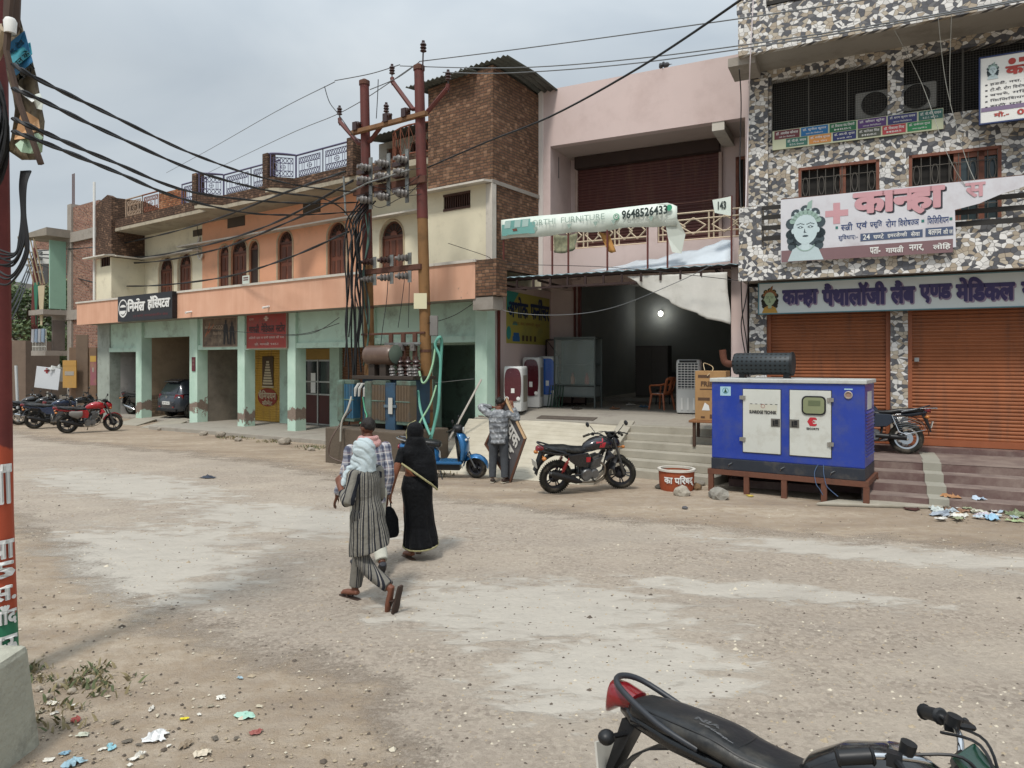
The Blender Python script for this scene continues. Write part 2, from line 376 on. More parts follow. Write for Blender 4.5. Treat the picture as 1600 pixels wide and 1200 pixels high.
def road_sheet():
 """grid sheet whose 'edge' value is the distance in from the worn margin"""
 P = np.array([(p.x, p.y) for p in ol]); Q = np.roll(P, -1, 0); D = Q-P; L2 = (D**2).sum(1)+1e-9
 xs = np.concatenate([np.arange(-72, -20, 1.6), np.arange(-20, 16, .34)]); ys = np.concatenate([np.arange(1.4, 20, .34), np.arange(20, 64, 1.0)])
 nx, ny = len(xs), len(ys); X, Y = np.meshgrid(xs, ys, indexing='ij'); V = np.stack([X.ravel(), Y.ravel()], 1); sd = np.zeros(len(V))
 for i in range(0, len(V), 2000):
  v = V[i:i+2000, None, :]; t = np.clip(((v-P)*D).sum(2)/L2, 0, 1); d = np.sqrt((((P+t[..., None]*D)-v)**2).sum(2)).min(1)
  y0, y1 = P[:, 1], Q[:, 1]; c = (y0[None] > v[:, :, 1]) != (y1[None] > v[:, :, 1]); xi = P[:, 0]+(v[:, :, 1]-y0)/(np.where(D[:, 1] == 0, 1e-9, D[:, 1]))*D[:, 0]
  ins = (c & (v[:, :, 0] < xi)).sum(1) % 2 == 1; sd[i:i+2000] = np.where(ins, d, -d)
 W_ = .35+.03*V[:, 1]; keep = sd > -.5-W_*.2; fs = []
 for i in range(nx-1):
  for j in range(ny-1):
   q = (i*ny+j, (i+1)*ny+j, (i+1)*ny+j+1, i*ny+j+1)
   if keep[list(q)].all(): fs.append(q)
 used = sorted({k for f in fs for k in f}); ix = {k: n_ for n_, k in enumerate(used)}
 me = bpy.data.meshes.new("road"); me.from_pydata([(V[k, 0], V[k, 1], 0) for k in used], [], [[ix[k] for k in f] for f in fs]); me.materials.append(MROAD)
 ea = me.attributes.new('edge', 'FLOAT', 'POINT'); ea.data.foreach_set('value', [float(min(1, max(0, sd[k]/W_[k]*.5+.25))) for k in used])
 o = bpy.data.objects.new("road", me); COL.objects.link(o); tag(o, kind='structure')
road_sheet()
MINT = mat('mint_wall', 'b2ccbc', .8, .1, 1.2, dirt='747b70', dsc=1.3, dlo=.5, dhi=.74, bump=.002, bsc=50)
MINT_COL = None
ORANGE = mat('orange_wall', 'cda185', .8, .07, .9, dirt='a98a76', dsc=.9, dlo=.55, dhi=.85, streak=True, bump=.002)
ORANGE2 = mat('peach_wall', 'dea482', .8, .07, .9, dirt='b58f75', dsc=1.2, dlo=.52, dhi=.85, bump=.002)
YELLOW = mat('cream_wall', 'dbd4bb', .85, .08, 1, dirt='a39a84', dsc=1.2, dlo=.55, dhi=.85, bump=.002)
WHITE_TRIM = mat('white_trim', 'c9c3b8', .8, .12, 2, dirt='8a8378', dsc=2.5, dlo=.55, dhi=.8)
PINK = mat('pink_wall', 'cdbab5', .8, .05, .7, dirt='b39d97', dsc=.6, dlo=.5, dhi=.85, bump=.0015)
CONC = mat('bare_concrete', '9a938a', .9, .2, 2, dirt='6d665d', dsc=2, bump=.006, bsc=30)
FLOOR = mat('cement_floor', '9d978c', .85, .15, 1.5, dirt='77706a', dsc=1.5, bump=.004)
STEP = mat('pale_cement_steps', 'a39d8f', .85, .1, 1.4, dirt='8b8577', dsc=1.3, bump=.003)
WOOD = mat('brown_wood', '7a4a38', .6, .2, 6, dirt='4d2e24', dsc=5)
DARKWOOD = mat('dark_wood', '4a3128', .65, .2, 5)
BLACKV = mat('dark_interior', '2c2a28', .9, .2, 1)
GLASS = mat('dark_glass', '22282b', .12, .1, 2, spec=.6)
STEEL = mat('steel', '9a9c9c', .35, .1, 4, metal=.9)
RUST = mat('rust_iron', '5a3a2e', .75, .3, 5, bump=.003)
REDIRON = mat('red_oxide_iron', '602f29', .6, .18, 4, dirt='4a2a24', dsc=3)
BLACKP = mat('black_plastic', '1b1c1e', .45, .15, 6)
RUBBER = mat('tyre_rubber', '25241f', .85, .25, 8, dirt='6b6256', dsc=4)
WHITE = mat('white_paint', 'd8d8d4', .5, .05, 2)
BRICK_T = brick('tower_brick', '735544', '85664f', '5a4c42', dlo=.5, dhi=.85, dark='43372f')
BRICK_D = brick('old_brick', '5d483c', '705848', '463b33', dlo=.42, dhi=.7)
BRICK_F = brick('far_brick', '8a5c4c', '96705e', '8f857c', dlo=.6, dhi=.9)
def shutter_mat(name, c, pitch=.075, rough=.5):
 if name in _M: return _M[name]
 t = NT(name); x, y, z = t.xyz(); w = t.math('PINGPONG', z, pitch/2); n = t.noise(1.3, detail=7, rough=.7)
 c = lin(c); col = t.mix(t.ramp(n, .35, .7), tuple(v*.8 for v in c[:3])+(1,), tuple(min(1, v*1.15) for v in c[:3])+(1,))
 col = t.mix(t.math('MULTIPLY', t.ramp(t.noise(5, detail=8, rough=.75), .6, .78), .25), col, lin('4a342a'))
 t.color(col); t.set(rough, spec=.35); t.bump(w, .9 if False else .6); _M[name] = t.m; return t.m
def slats(mb, x0, x1, z0, z1, y, pitch=.075, depth=.022, mi=0):
 """rolling-shutter curtain: real corrugation"""
 n = int((z1-z0)/pitch); p = (z1-z0)/n; pr = []
 for i in range(n):
  z = z0+i*p; pr += [(y, z), (y-depth, z+p*.28), (y-depth, z+p*.62), (y, z+p*.9)]
 pr.append((y, z1)); vs = [(x0, a, b) for a, b in pr]+[(x1, a, b) for a, b in pr]; k = len(pr)
 mb.add(vs, [(i, k+i, k+i+1, i+1) for i in range(k-1)], mi); return mb
def shutter_plain(name, c, rough=.5): return mat(name, c, rough, .2, 1.2, dirt='6a4a3a', dsc=1.8, dlo=.5, dhi=.8, streak=True)
def wallholes(mb, x0, x1, z0, z1, y0, y1, holes, mi=0):
 """a wall slab with rectangular holes (hx0,hx1,hz0,hz1), as butted boxes"""
 xs = sorted({x0, x1, *[h[0] for h in holes], *[h[1] for h in holes]});
 for a, b in zip(xs, xs[1:]):
  c = (a+b)/2; hs = sorted([(h[2], h[3]) for h in holes if h[0] < c < h[1]]); z = z0
  for lo, hi in hs:
   if lo > z+1e-4: mb.box(a, b, y0, y1, z, lo, mi)
   z = max(z, hi)
  if z1 > z+1e-4: mb.box(a, b, y0, y1, z, z1, mi)
 return mb
def arch_pts(x0, x1, z0, zs, n=12):
 """outline of an arched opening: straight to zs, half circle above"""
 r = (x1-x0)/2; c = (x0+x1)/2
 return [(x0, z0), (x1, z0)]+[(c+r*math.cos(R(180*i/n)), zs+r*math.sin(R(180*i/n))) for i in range(n+1)]
def hospital():
 F = FH; X = F.x
 rt = thing("hospital_building", "two storey building with peach parapet band, mint pillars and brick tower at one end", "building", F.w(0), F.rz)
 t = NT('mint_column'); x, y, z = t.xyz(); z = t.math('ADD', z, t.math('MULTIPLY', t.math('SUBTRACT', t.noise(.9, detail=2), .5), 1.3)); n = t.noise(7, detail=8, rough=.7); n2 = t.noise(1.6, detail=5)
 base = t.mix(t.ramp(n2, .3, .7), lin('adc9b8'), lin('c2dacb'))
 band = t.math('MULTIPLY', t.ramp(t.math('ADD', z, t.math('MULTIPLY', n, 1.1)), .98, 1.02), t.ramp(t.math('ADD', z, t.math('MULTIPLY', n, -.8)), .42, .46, (1, 1, 1, 1), (0, 0, 0, 1)))
 t.color(t.mix(band, base, t.mix(t.noise(14, detail=4), lin('6a5d54'), lin('97877a')))); t.set(.85, spec=.2); t.bump(n, .006); MCOL = t.m
 cols = [(-10.11, -9.66), (-6.15, -5.63), (-3.11, -2.70), (-.36, .05), (3.25, 3.65), (7.39, 7.78)]
 for a, b in cols: MB().box(a, b, 0, .42 if b < 7 else .36, .0, 3.925).build("column", MCOL, rt, bevel=.012)
 MB().box(-13.5, -12.42, .05, .5, 0, 3.925).build("column", mat('grey_green_pier', '9aa299', .85, .12, 1.2, dirt='6f7269', dsc=1.5), rt)
 lw = MB()
 for a, b, zz in ((-12.42, -10.11, 2.75), (-9.66, -6.15, 3.3), (-5.63, -3.11, 2.78), (-2.7, -.36, 2.75), (.05, 3.25, 2.78), (3.65, 7.39, 2.86)):
  lw.box(a, b, .1, .38, zz, 3.925)
  if zz < 3: lw.box(a, b, .03, .1, zz, zz+.17)
 lw.build("lintel_wall", MINT, rt)
 grey = mat('grey_inner_wall', 'b9b6b2', .9, .1, 1, dirt='6a6866', dsc=1)
 beige = mat('beige_inner_wall', '9d8a72', .9, .08, 1, dirt='7c6c5a', dsc=.8)
 iw = MB(); iw.box(-12.42, -9.75, 4.6, 4.7, 0, 3.9); iw.box(-12.5, -12.42, .5, 4.7, 0, 3.9); iw.box(-9.84, -9.75, .4, 4.7, 0, 3.9); iw.build("inner_wall", grey, rt)
 iw = MB(); iw.box(-9.745, -9.66, .42, 5.8, 1.0, 3.9); iw.box(-9.66, -6.1, 5.8, 5.9, 0, 3.9); iw.build("inner_wall", beige, rt)
 MB().box(-9.745, -9.66, .42, 5.8, 0, 1.0).build("inner_wall", brick('garage_brick', '7a6a58', '8a7a68', '6e6254', dlo=.45, dhi=.7), rt)
 MB().box(-6.1, -5.64, .42, 5.8, 0, 3.9).build('inner_wall', mat('dirty_plaster', '857d72', .9, .15, 1.5, dirt='5f5850', dsc=1.6, dlo=.4, dhi=.75), rt)
 iw = MB(); iw.box(-5.62, 6.6, 3.9, 4.0, .0, 3.9); iw.hexa([(7.22, .38, 0), (7.3, .38, 0), (6.68, 4, 0), (6.6, 4, 0)], [(7.22, .38, 3.8), (7.3, .38, 3.8), (6.68, 4, 3.8), (6.6, 4, 3.8)]); iw.build("inner_wall", MINT, rt)
 MB().box(-13.45, 6.6, .43, 5.75, 3.8, 3.92).build("ceiling", mat('dim_ceiling', '9a978e', .9), rt)
 V = 1.65
 bw = MB(); fr = [(-5.62, -5.2), (X(385, V)-.5, X(385, V)-.2), (X(437, V), X(449, V)), (X(515, V), X(530, V)), (X(600, V), X(616, V)), (X(640, V), X(690, V)-.35)]
 for a, b in fr: bw.box(a, b, V, V+.4, .12, 3.8)
 bw.box(-5.62, 6.95, V+.02, V+.38, 2.85, 3.8); bw.build("inner_wall", MINT, rt)
 for a, b, c, nm in ((-5.2, X(385, V)-.5, '6e675f', 'grey_shutter'), (X(385, V)-.2, X(437, V), 'b8913c', 'yellow_shutter')):
  o = MB(); slats(o, a, b, .12, 2.85, V+.12, .09, .015); o.build("rolling_shutter", shutter_plain(nm, c), rt)
  if nm == 'yellow_shutter': ysh = o
 a, b = X(396, V), X(432, V); w = b-a; m = MB(); y = V+.085
 m.prism([(a+w*.3, 1.45), (a+w*.78, 1.45), (a+w*.78, 2.55), (a+w*.3, 2.55)], y, y+.01, mi=0)
 for i in range(9):
  hw = w*(.21-.019*i); c = a+w*.54; z = 1.5+i*.1; m.box(c-hw, c+hw, y-.006, y-.002, z, z+.07, mi=1)
 m.box(a+w*.3, a+w*.8, y-.006, y-.002, 1.38, 1.44, mi=1)
 ovl = [(a+w*.52+w*.42*math.cos(R(k*12)), 1.02+.34*math.sin(R(k*12))) for k in range(30)]; m.prism(ovl, y, y+.012, mi=2)
 m._j(text("चैिमपयन", a+w*.14, a+w*.9, .95, 1.28, y-.004, .02, 1), None); m._j(text("सीमेंट", a+w*.3, a+w*.75, .72, .92, y-.004, .02, 1), None)
 m.build("painted_advert", [mat('advert_brown', '51402f', .7), mat('advert_cream', 'b9ac90', .7), mat('advert_red', '8a3a2c', .7)], rt)
 a, b = X(472, V), X(515, V); o = MB(); o.box(a, b, V+.14, V+.17, .14, 2.4, mi=0); o.box(a, b, V+.1, V+.2, 2.42, 2.8, mi=3)
 for i in range(3):
  x = a+(b-a)*i/2; o.box(x-.03, x+.03, V+.08, V+.139, .12, 2.42, mi=1)
 for z in (.14, 1.18, 1.62, 2.36): o.box(a, b, V+.095, V+.138, z, z+.05, mi=1)
 o.box(a+.04, b-.04, V+.11, V+.135, .19, 1.18, mi=2); o.box(a+.35, a+.6, V+.1, V+.108, 1.25, 1.95, mi=4)
 o.build("door", [GLASS, mat('aluminium', 'a9aaa7', .4, .05, metal=.6), mat('maroon_panel', '4a2522', .6), mat('ochre_box', '97783a', .6), WHITE], rt)
 o = MB(); slats(o, X(530, V), X(600, V), .12, 2.85, V+.15, .09, .015, 0); slats(o, X(616, V), X(640, V), .12, 2.85, V+.15, .09, .015, 0); o.build("rolling_shutter", shutter_plain('brown_shutter', '6d4a33'), rt)
 MB().box(-13.56, 7.99, -.74, .42, 3.93, 4.04).build("slab", mat('slab_underside', '8f8a80', .9, .15, 1.5, dirt='5f5a52', dsc=1.2), rt)
 t = NT('peach_band'); n = t.noise(1.1, detail=5); n2 = t.noise(2.6, detail=8, rough=.75)
 mp = t.new("Mapping", Scale=(4, 4, .3)); t.link(t.tc.outputs['Object'], mp.inputs['Vector']); n3 = t.noise(1.2, mp.outputs[0], 6, .65)
 col = t.mix(t.ramp(n, .3, .7), lin('c99a80'), lin('d6a88e')); col = t.mix(t.math('MULTIPLY', t.ramp(n3, .45, .75), .45), col, lin('e0b79d'))
 x, y, z = t.xyz(); chip = t.ramp(t.math('MULTIPLY', t.ramp(n2, .6, .66), t.ramp(x, 4, 7)), .45, .55)
 col = t.mix(t.math('MULTIPLY', chip, .75), col, lin('9d8373')); t.color(col); t.set(.8, spec=.2); t.bump(n2, .004)
 pp = MB(); pp.box(-13.56, 7.99, -.75, -.62, 4.04, 4.80); pp.box(-13.56, -13.44, -.62, 0, 4.04, 4.80); pp.box(7.87, 7.99, -.62, -.02, 4.04, 4.8)
 pp.box(-13.56, 7.99, -.752, -.742, 3.90, 4.04); par = pp.build("parapet", t.m, rt)
 MB().box(-13.6, 8.02, -.79, -.6, 4.80, 4.87).build("coping", WHITE_TRIM, par)
 for px in (299, 420):
  x, z = F.loc(px, 479 if px > 400 else 487, -.76); MB().tube([(x, -.74, z), (x, -.98, z-.05)], .035, 8).build("drain_pipe", WHITE, par)
 U = 1.4; z0, z1 = 4.04, 7.85
 xl, xr = -13.52, X(174, 0)             # left block
 xa, xo, xb = xr, X(316, U), X(576, U); xt = 5.74; xe = 7.95
 def A(px0, px1, pyt):
  a, b = X(px0, U), X(px1, U); return a, b, F.loc((px0+px1)/2, pyt, U)[1]
 doors = [A(249, 270, 402)+('y',), A(279, 299, 396)+('y',), A(342, 358, 383)+('o',), A(361, 386, 373)+('o',), A(389, 404, 376)+('o',), A(434, 457, 361)+('o',), A(512, 541, 347)+('o',), A(595, 630, 345)+('y2',)]
 def archwall(x0, x1, mt, keys):
  mb = MB(); ds = sorted(d for d in doors if d[3] in keys); x = x0
  for a, b, zt, k in ds:
   if a > x: mb.box(x, a, U, U+.22, z0, z1)
   r = (b-a)/2; zs = zt-r; c = (a+b)/2; n = 10
   for i in range(n):
    t0, t1 = math.pi*(1-i/n), math.pi*(1-(i+1)/n); xa_, xb_ = c+r*math.cos(t0), c+r*math.cos(t1); za, zb = zs+r*math.sin(t0), zs+r*math.sin(t1)
    mb.hexa([(xa_, U, za), (xb_, U, zb), (xb_, U+.22, zb), (xa_, U+.22, za)], [(xa_, U, z1), (xb_, U, z1), (xb_, U+.22, z1), (xa_, U+.22, z1)])
   x = b
  mb.box(x, x1, U, U+.22, z0, z1); return mb.build("upper_wall", mt, rt)
 archwall(xr-.2, xo, YELLOW, 'y'); archwall(xo, xb, ORANGE2, 'o'); archwall(xb, xt+.1, YELLOW, ('y2',))
 for a, b, zt, k in doors:
  r = (b-a)/2; c = (a+b)/2; zs = zt-r; screen = (b-a) > 1.0 and k == 'o' and a > 2 or (k == 'o' and b-a < .62)
  d = MB(); y = U+.1
  d.box(a, a+.05, y-.03, y+.04, z0, zs, 1); d.box(b-.05, b, y-.03, y+.04, z0, zs, 1); d.box(a, b, y-.03, y+.04, zs-.03, zs+.05, 1)
  d.box(a+.05, b-.05, y, y+.03, z0, zs-.03, 2 if screen else 0)
  if not screen:
   nn = max(1, round((b-a)/.35)); w = (b-a-.1)/nn
   for i in range(nn):
    for (q0, q1) in ((.12, .42), (.47, .68), (.74, .95)):
     d.box(a+.05+w*i+.06, a+.05+w*(i+1)-.06, y-.022, y, z0+(zs-z0)*q0, z0+(zs-z0)*q1, 1)
  fan = [(c+(r-.005)*math.cos(R(180*i/12)), zs+.05+(r-.055)*math.sin(R(180*i/12))) for i in range(13)]; d.prism(fan, y+.03, y+.04, mi=2)
  d.prism([(c+r*.3*math.cos(R(180*i/8)), zs+.05+r*.3*math.sin(R(180*i/8))) for i in range(9)], y-.02, y+.02, mi=0)
  for i in range(1, 7):
   an = R(180*i/7); d.tube([(c+r*.28*math.cos(an), y, zs+.05+r*.28*math.sin(an)), (c+r*.97*math.cos(an), y, zs+.03+r*.9*math.sin(an))], .016, 4, 1)
  ring = [(c+(r-.03)*math.cos(R(180*i/12)), y, zs+(r-.03)*math.sin(R(180*i/12))) for i in range(13)]; d.tube(ring, .035, 4, 1)
  d.build("arched_door", [WOOD, mat('door_frame_wood', '5d3a2d', .6), mat('brown_screen', '3b2e28', .7)], rt)
  sur = MB(); rr = [(a-.03, U-.01, z0)]+[(c+(r+.03)*math.cos(R(180-180*i/14)), U-.01, zs+(r+.03)*math.sin(R(180-180*i/14))) for i in range(15)]+[(b+.03, U-.01, z0)]
  sur.tube(rr, .035, 4); sur.build("door_surround", mat('surround_plaster', 'b7a68b', .85), rt)
 lb = MB(); sw = [F.loc(148+q*1., p, 0) for q, p in ((0, 0),)]
 wx0, wz1 = F.loc(156, 397, 0); wx1, wz0 = F.loc(172, 415, 0); wx0, wx1 = X(157, 0), X(172, 0)
 wallholes(lb, xl, xr, z0, 6.75, 0, .2, [(wx0, wx1, wz0, wz1)]); lb.box(xl, xl+.2, .2, 6, 0, 6.75)
 def Y_of(px, x):       # depth along the side wall at local x seen at column px
  lo, hi = -1, 6
  for _ in range(40):
   mid = (lo+hi)/2
   if X(px, mid) < x: lo = mid
   else: hi = mid
  return lo
 y0w, y1w = Y_of(187, xr), Y_of(214, xr); y0w, y1w = min(y0w, y1w), max(y0w, y1w)
 def sidehole(mb, x0, x1, ya, yb, za, zb, h):
  mb.box(x0, x1, ya, h[0], za, zb); mb.box(x0, x1, h[1], yb, za, zb); mb.box(x0, x1, h[0], h[1], za, h[2]); mb.box(x0, x1, h[0], h[1], h[3], zb)
 zt = F.loc(187, 420, y0w)[1]
 sidehole(lb, xr-.2, xr, .2, U, z0, 6.75, (y0w, y1w, 4.5, zt)); lb.build("upper_wall", YELLOW, rt)
 wf = MB(); wf.box(xr-.12, xr+.04, y0w, y0w+.08, 4.5, zt, 0); wf.box(xr-.12, xr+.04, y1w-.08, y1w, 4.5, zt, 0); wf.box(xr-.12, xr+.04, y0w, y1w, zt-.08, zt, 0); wf.box(xr-.15, xr-.13, y0w, y1w, 4.5, zt, 1); wf.build("window", [WOOD, BLACKV], rt)
 vw = MB(); vw.box(wx0, wx1, .1, .12, wz0, wz1, 0)
 for i in range(5): vw.box(wx0+(wx1-wx0)*i/4-.02, wx0+(wx1-wx0)*i/4+.02, .04, .09, wz0, wz1, 1)
 vw.build("window", [BLACKV, DARKWOOD], rt)
 def sunshade(path, z, d=.42, th=.07, nm="sunshade"):
  m = MB()
  for (xa, ya), (xb_, yb) in zip(path, path[1:]):
   dx, dy = xb_-xa, yb-ya; l = math.hypot(dx, dy); nx, ny = dy/l*d, -dx/l*d
   m.hexa([(xa, ya, z), (xb_, yb, z), (xb_+nx, yb+ny, z-.03), (xa+nx, ya+ny, z-.03)], [(xa, ya, z+th), (xb_, yb, z+th), (xb_+nx, yb+ny, z+th-.05), (xa+nx, ya+ny, z+th-.05)])
  m.build(nm, WHITE_TRIM, rt)
 zc = 6.78; sunshade([(xl-.3, 0), (xr+.3, 0)], zc); sunshade([(xr, .0), (xr, U)], zc); sunshade([(xr+.4, U), (xo-.0, U)], zc-.02)
 sunshade([(X(291, U), U), (xb+.1, U)], 7.0); sunshade([(xb+.1, U), (xt-.0, U)], 6.85); sunshade([(xt-.1, 0), (xe+.0, 0)], 6.92, .35)
 ub = MB(); ub.box(xl, xr-.0, .0, .22, 6.87, 9.0); ub.box(xr-.22, xr, .22, U+1.2, 6.87, 9.0); ub.box(xl, xl+.22, .22, 5, 6.87, 9.2)
 pr = [(xl, 9.0), (xr, 9.0), (xr, 9.28), (xr-.35, 9.42), (xl+.6, 9.3), (xl, 9.12)]; ub.prism(pr, .0, .22)
 ub.prism([(0.22, 9.0), (2.4, 9.0), (2.4, 9.05), (1.4, 9.35), (.22, 9.28)], xr-.22, xr, 'yz'); ub.build("brick_wall", BRICK_D, rt)
 MB().tube([(xl-.03, -.06, 3.95), (xl-.03, -.06, 10.1)], .055, 8).build("drain_pipe", WHITE, rt)
 posts = [X(322, .1), X(433, .1), X(549, .2)]
 ends = [X(365, .7), X(478, .7)]
 path = [(xr, .15), (posts[0], .15)]
 path += [(posts[0], -.35)]+[(posts[0]+(ends[0]-posts[0])*k/5, -.35+.6*(k/5)**2) for k in range(1, 6)]+[(posts[1], .27), (posts[1], -.35)]
 path += [(posts[1]+(ends[1]-posts[1])*k/5, -.35+.6*(k/5)**2) for k in range(1, 6)]+[(posts[2], .27), (posts[2]+.25, .27), (posts[2]+.55, .5), (xt, .5)]
 RZ = 7.85
 MB().prism(path+[(xt, 6), (xr, 6)], RZ, RZ+.13, 'xy').build("roof_slab", mat('roof_slab_plaster', 'a9a08d', .9, .12, 1.2, dirt='6a6257', dsc=1.4, dlo=.5, dhi=.75), rt)
 kb = MB()
 for (xa, ya), (xb_, yb) in zip(path, path[1:]):
  dx, dy = xb_-xa, yb-ya; l = math.hypot(dx, dy)
  if l < .02: continue
  nx, ny = -dy/l*.12, dx/l*.12; e = .004
  kb.hexa([(xa, ya-e, RZ+.13), (xb_, yb-e, RZ+.13), (xb_+nx, yb+ny, RZ+.13), (xa+nx, ya+ny, RZ+.13)], [(xa, ya-e, RZ+.48), (xb_, yb-e, RZ+.48), (xb_+nx, yb+ny, RZ+.48), (xa+nx, ya+ny, RZ+.48)])
 kb.build("roof_kerb", BRICK_D, rt)
 for i, x in enumerate(posts): MB().box(x-.14, x+.14, (-.35 if i < 2 else .15)-.02, (-.05 if i < 2 else .55), RZ+.13, 9.12).build("railing_post", BRICK_D, rt, bevel=.02)
 blue = mat('purple_railing', '54506e', .5, .15, 5); rusty = mat('rusty_railing', '7d4a35', .7, .25, 6)
 def railing(p, q, mt, h=.68, z=RZ+.5, fill=True):
  m = MB(); p = Vector((p[0], p[1], z)); q = Vector((q[0], q[1], z)); d = q-p; L = d.length
  def P(u, v): return p+d*u+Vector((0, 0, v*h))
  m.tube([P(0, 1.08), P(1, 1.08)], .03, 6); m.tube([P(0, 0), P(0, 1.08)], .022, 4); m.tube([P(1, 0), P(1, 1.08)], .022, 4)
  a, b = .1, .9
  for v in (.04, .3, .66, .92): m.tube([P(a, v), P(b, v)], .013, 4)
  for u in (a, b, .3, .7, .22, .78): m.tube([P(u, .04 if u in (a, b) else .3), P(u, .92 if u in (a, b) else .66)], .012, 4)
  nn = max(3, int(L/.14))
  for (v0, v1) in ((.04, .3), (.66, .92)):
   for i in range(nn):
    u0, u1 = a+(b-a)*i/nn, a+(b-a)*(i+1)/nn; m.tube([P(u0, v0), P(u1, v1)], .012, 3); m.tube([P(u0, v1), P(u1, v0)], .012, 3)
  for i in range(8):
   w0, w1 = R(45*i), R(45*i+45); m.tube([P(.5+.09*math.cos(w0), .48+.11*math.sin(w0)), P(.5+.09*math.cos(w1), .48+.11*math.sin(w1))], .012, 3)
  m.tube([P(.5, .37), P(.5, .59)], .01, 3); m.tube([P(.41, .48), P(.59, .48)], .01, 3)
  m.build("railing", mt, rt)
 def arcrail(a, b):
  m = MB(); c = [(a+(b-a)*k/8, -.31+.6*(k/8)**2, RZ+.5) for k in range(9)]
  m.tube([Vector(p)+Vector((0, 0, .74)) for p in c], .03, 6); m.build("railing_top", blue, rt)
  railing(c[1][:2], c[8][:2], blue)
 arcrail(posts[0]+.14, ends[0]); arcrail(posts[1]+.14, ends[1])
 e0, e1 = ends; h0 = (e0+posts[1]-.14)/2; h1 = (e1+posts[2]-.14)/2
 railing((e0, .32), (h0, .32), blue); railing((h0, .32), (posts[1]-.14, .32), blue); railing((e1, .32), (h1, .32), blue); railing((h1, .32), (posts[2]-.14, .32), blue)
 q = [X(212, .6), X(238, .6), X(265, .6), X(300, .6), posts[0]-.14]
 railing((q[0], .2), (q[1], .2), mat('cream_railing', 'a08a76', .7)); railing((q[1], .2), (q[2], .2), rusty); railing((q[3], .2), (q[4], .2), blue)
 for b_ in ((q[2], q[3], .16, .38, RZ+.48, 8.95), (q[2]-.9, q[2]+.2, 2.2, 2.4, RZ+.48, 9.2)): MB().box(*b_).build("brick_wall", brick('orange_brick', '8a5236', '9a6a4a', '6d5a4a', dlo=.55, dhi=.8), rt)
 for px0, px1, pt, pb in ((356, 383, 333, 357), (474, 501, 315, 336), (302, 316, 360, 370)):
  a, b = X(px0, U), X(px1, U); zt_, zb_ = F.loc(px0, pt, U-.01)[1], F.loc(px0, pb, U-.01)[1]
  MB().box(a, b, U-.02, U-.005, zb_, zt_).build("vent_window", mat('vent_dark', '4c4238', .8), rt)
 rw = MB(); wx0, wz0 = F.loc(693, 331, 0); wx1, _ = F.loc(735, 0, 0); wz1 = F.loc(693, 305, 0)[1]
 wallholes(rw, xt, xe-.18, z0, 6.92, 0, .2, [(wx0, wx1, wz0, wz1)]); rw.box(xt, xt+.2, .2, U, z0, 6.92); rw.build("upper_wall", YELLOW, rt)
 MB().box(xe-.18, xe+.02, -.03, .15, z0+.02, 6.9).build("corner_pilaster", WHITE_TRIM, rt)
 vw = MB(); vw.box(wx0, wx1, .1, .12, wz0, wz1, 0)
 for i in range(13): vw.box(wx0+(wx1-wx0)*i/12-.012, wx0+(wx1-wx0)*i/12+.012, .03, .08, wz0, wz1, 1)
 vw.box(wx0, wx1, -.02, .08, wz1-.06, wz1, 1); vw.box(wx0, wx1, -.02, .08, wz0, wz0+.06, 1); vw.build("window", [BLACKV, DARKWOOD], rt)
 tw = MB(); tw.box(xt, xe, .02, .22, 7.0, 9.72); tw.box(xe-.22, xe, .22, 3.2, 4.76, 9.72); tw.box(7.995, 8.63, -.74, -.3, 3.95, 4.84); tw.box(xt, xt+.22, .22, 3.2, 7, 9.72)
 tw.prism([(xt, 9.72), (xe, 9.72), (xe, 9.92), (xt, 9.8)], .02, .22); tw.prism([(.22, 9.72), (3.2, 9.72), (3.2, 9.45+.27), (.22, 9.92)], xe-.22, xe, 'yz')
 tw.build("brick_tower", BRICK_T, rt)
 for b_ in ((xe-.2, xe+.03, -.02, 3.2, 6.9, 7.0), (xt, xe-.2, -.05, .22, 6.99, 7.0), (7.9, 8.52, -.72, -.3, 3.62, 3.93)): MB().box(*b_).build("concrete_band", CONC, rt)
 def corr(x0, x1, pts, n, amp, mt, nm):
  m = MB(); vs = []; k = n*4
  for i in range(k+1):
   x = x0+(x1-x0)*i/k
   for (y, z) in pts: vs.append((x, y, z+amp*math.sin(i*math.pi/2)))
  c = len(pts); m.add(vs, [(i*c+j, (i+1)*c+j, (i+1)*c+j+1, i*c+j+1) for i in range(k) for j in range(c-1)]); o = m.build(nm, mt, rt, 50)
  so_ = o.modifiers.new('t', 'SOLIDIFY'); so_.thickness = .012; return o
 tin = mat('weathered_tin', '5d605a', .6, .2, 2, dirt='3c3a35', dsc=2, metal=.3)
 corr(xt-.5, xe-.5, [(-.35, 9.84), (1.5, 10.05)], 14, .03, tin, "tin_roof"); corr(xe-1.0, xe+.55, [(-.1, 10.0), (1.2, 10.0), (3.2, 9.78)], 9, .03, tin, "tin_roof")
 corr(X(575, .8), xt, [(.4, 9.1), (3, 9.55)], 18, .02, mat('dark_tin', '494a46', .7, .2, 2), "tin_roof")
 a, b = X(592, 1.2), xt; rr = MB(); wallholes(rr, a, b, RZ+.13, 9.15, 1.2, 1.4, [(a+.35, a+.95, RZ+.13, 8.95), (a+1.35, b-.05, RZ+.13, 8.95)]); rr.box(a, a+.2, 1.4, 5, RZ+.13, 9.15); rr.build("rooftop_room_wall", mat('grimy_white', 'b9b5aa', .85, .15, 2, dirt='6d685f', dsc=1.5), rt)
 dd = MB(); dd.box(a+.35, a+.95, 1.28, 1.33, RZ+.13, 8.95); dd.box(a+1.35, b-.05, 1.28, 1.33, RZ+.13, 8.95)
 for i in range(9): x = a+1.4+i*(b-a-1.5)/8; dd.box(x, x+.05, 1.24, 1.28, RZ+.2, 8.9)
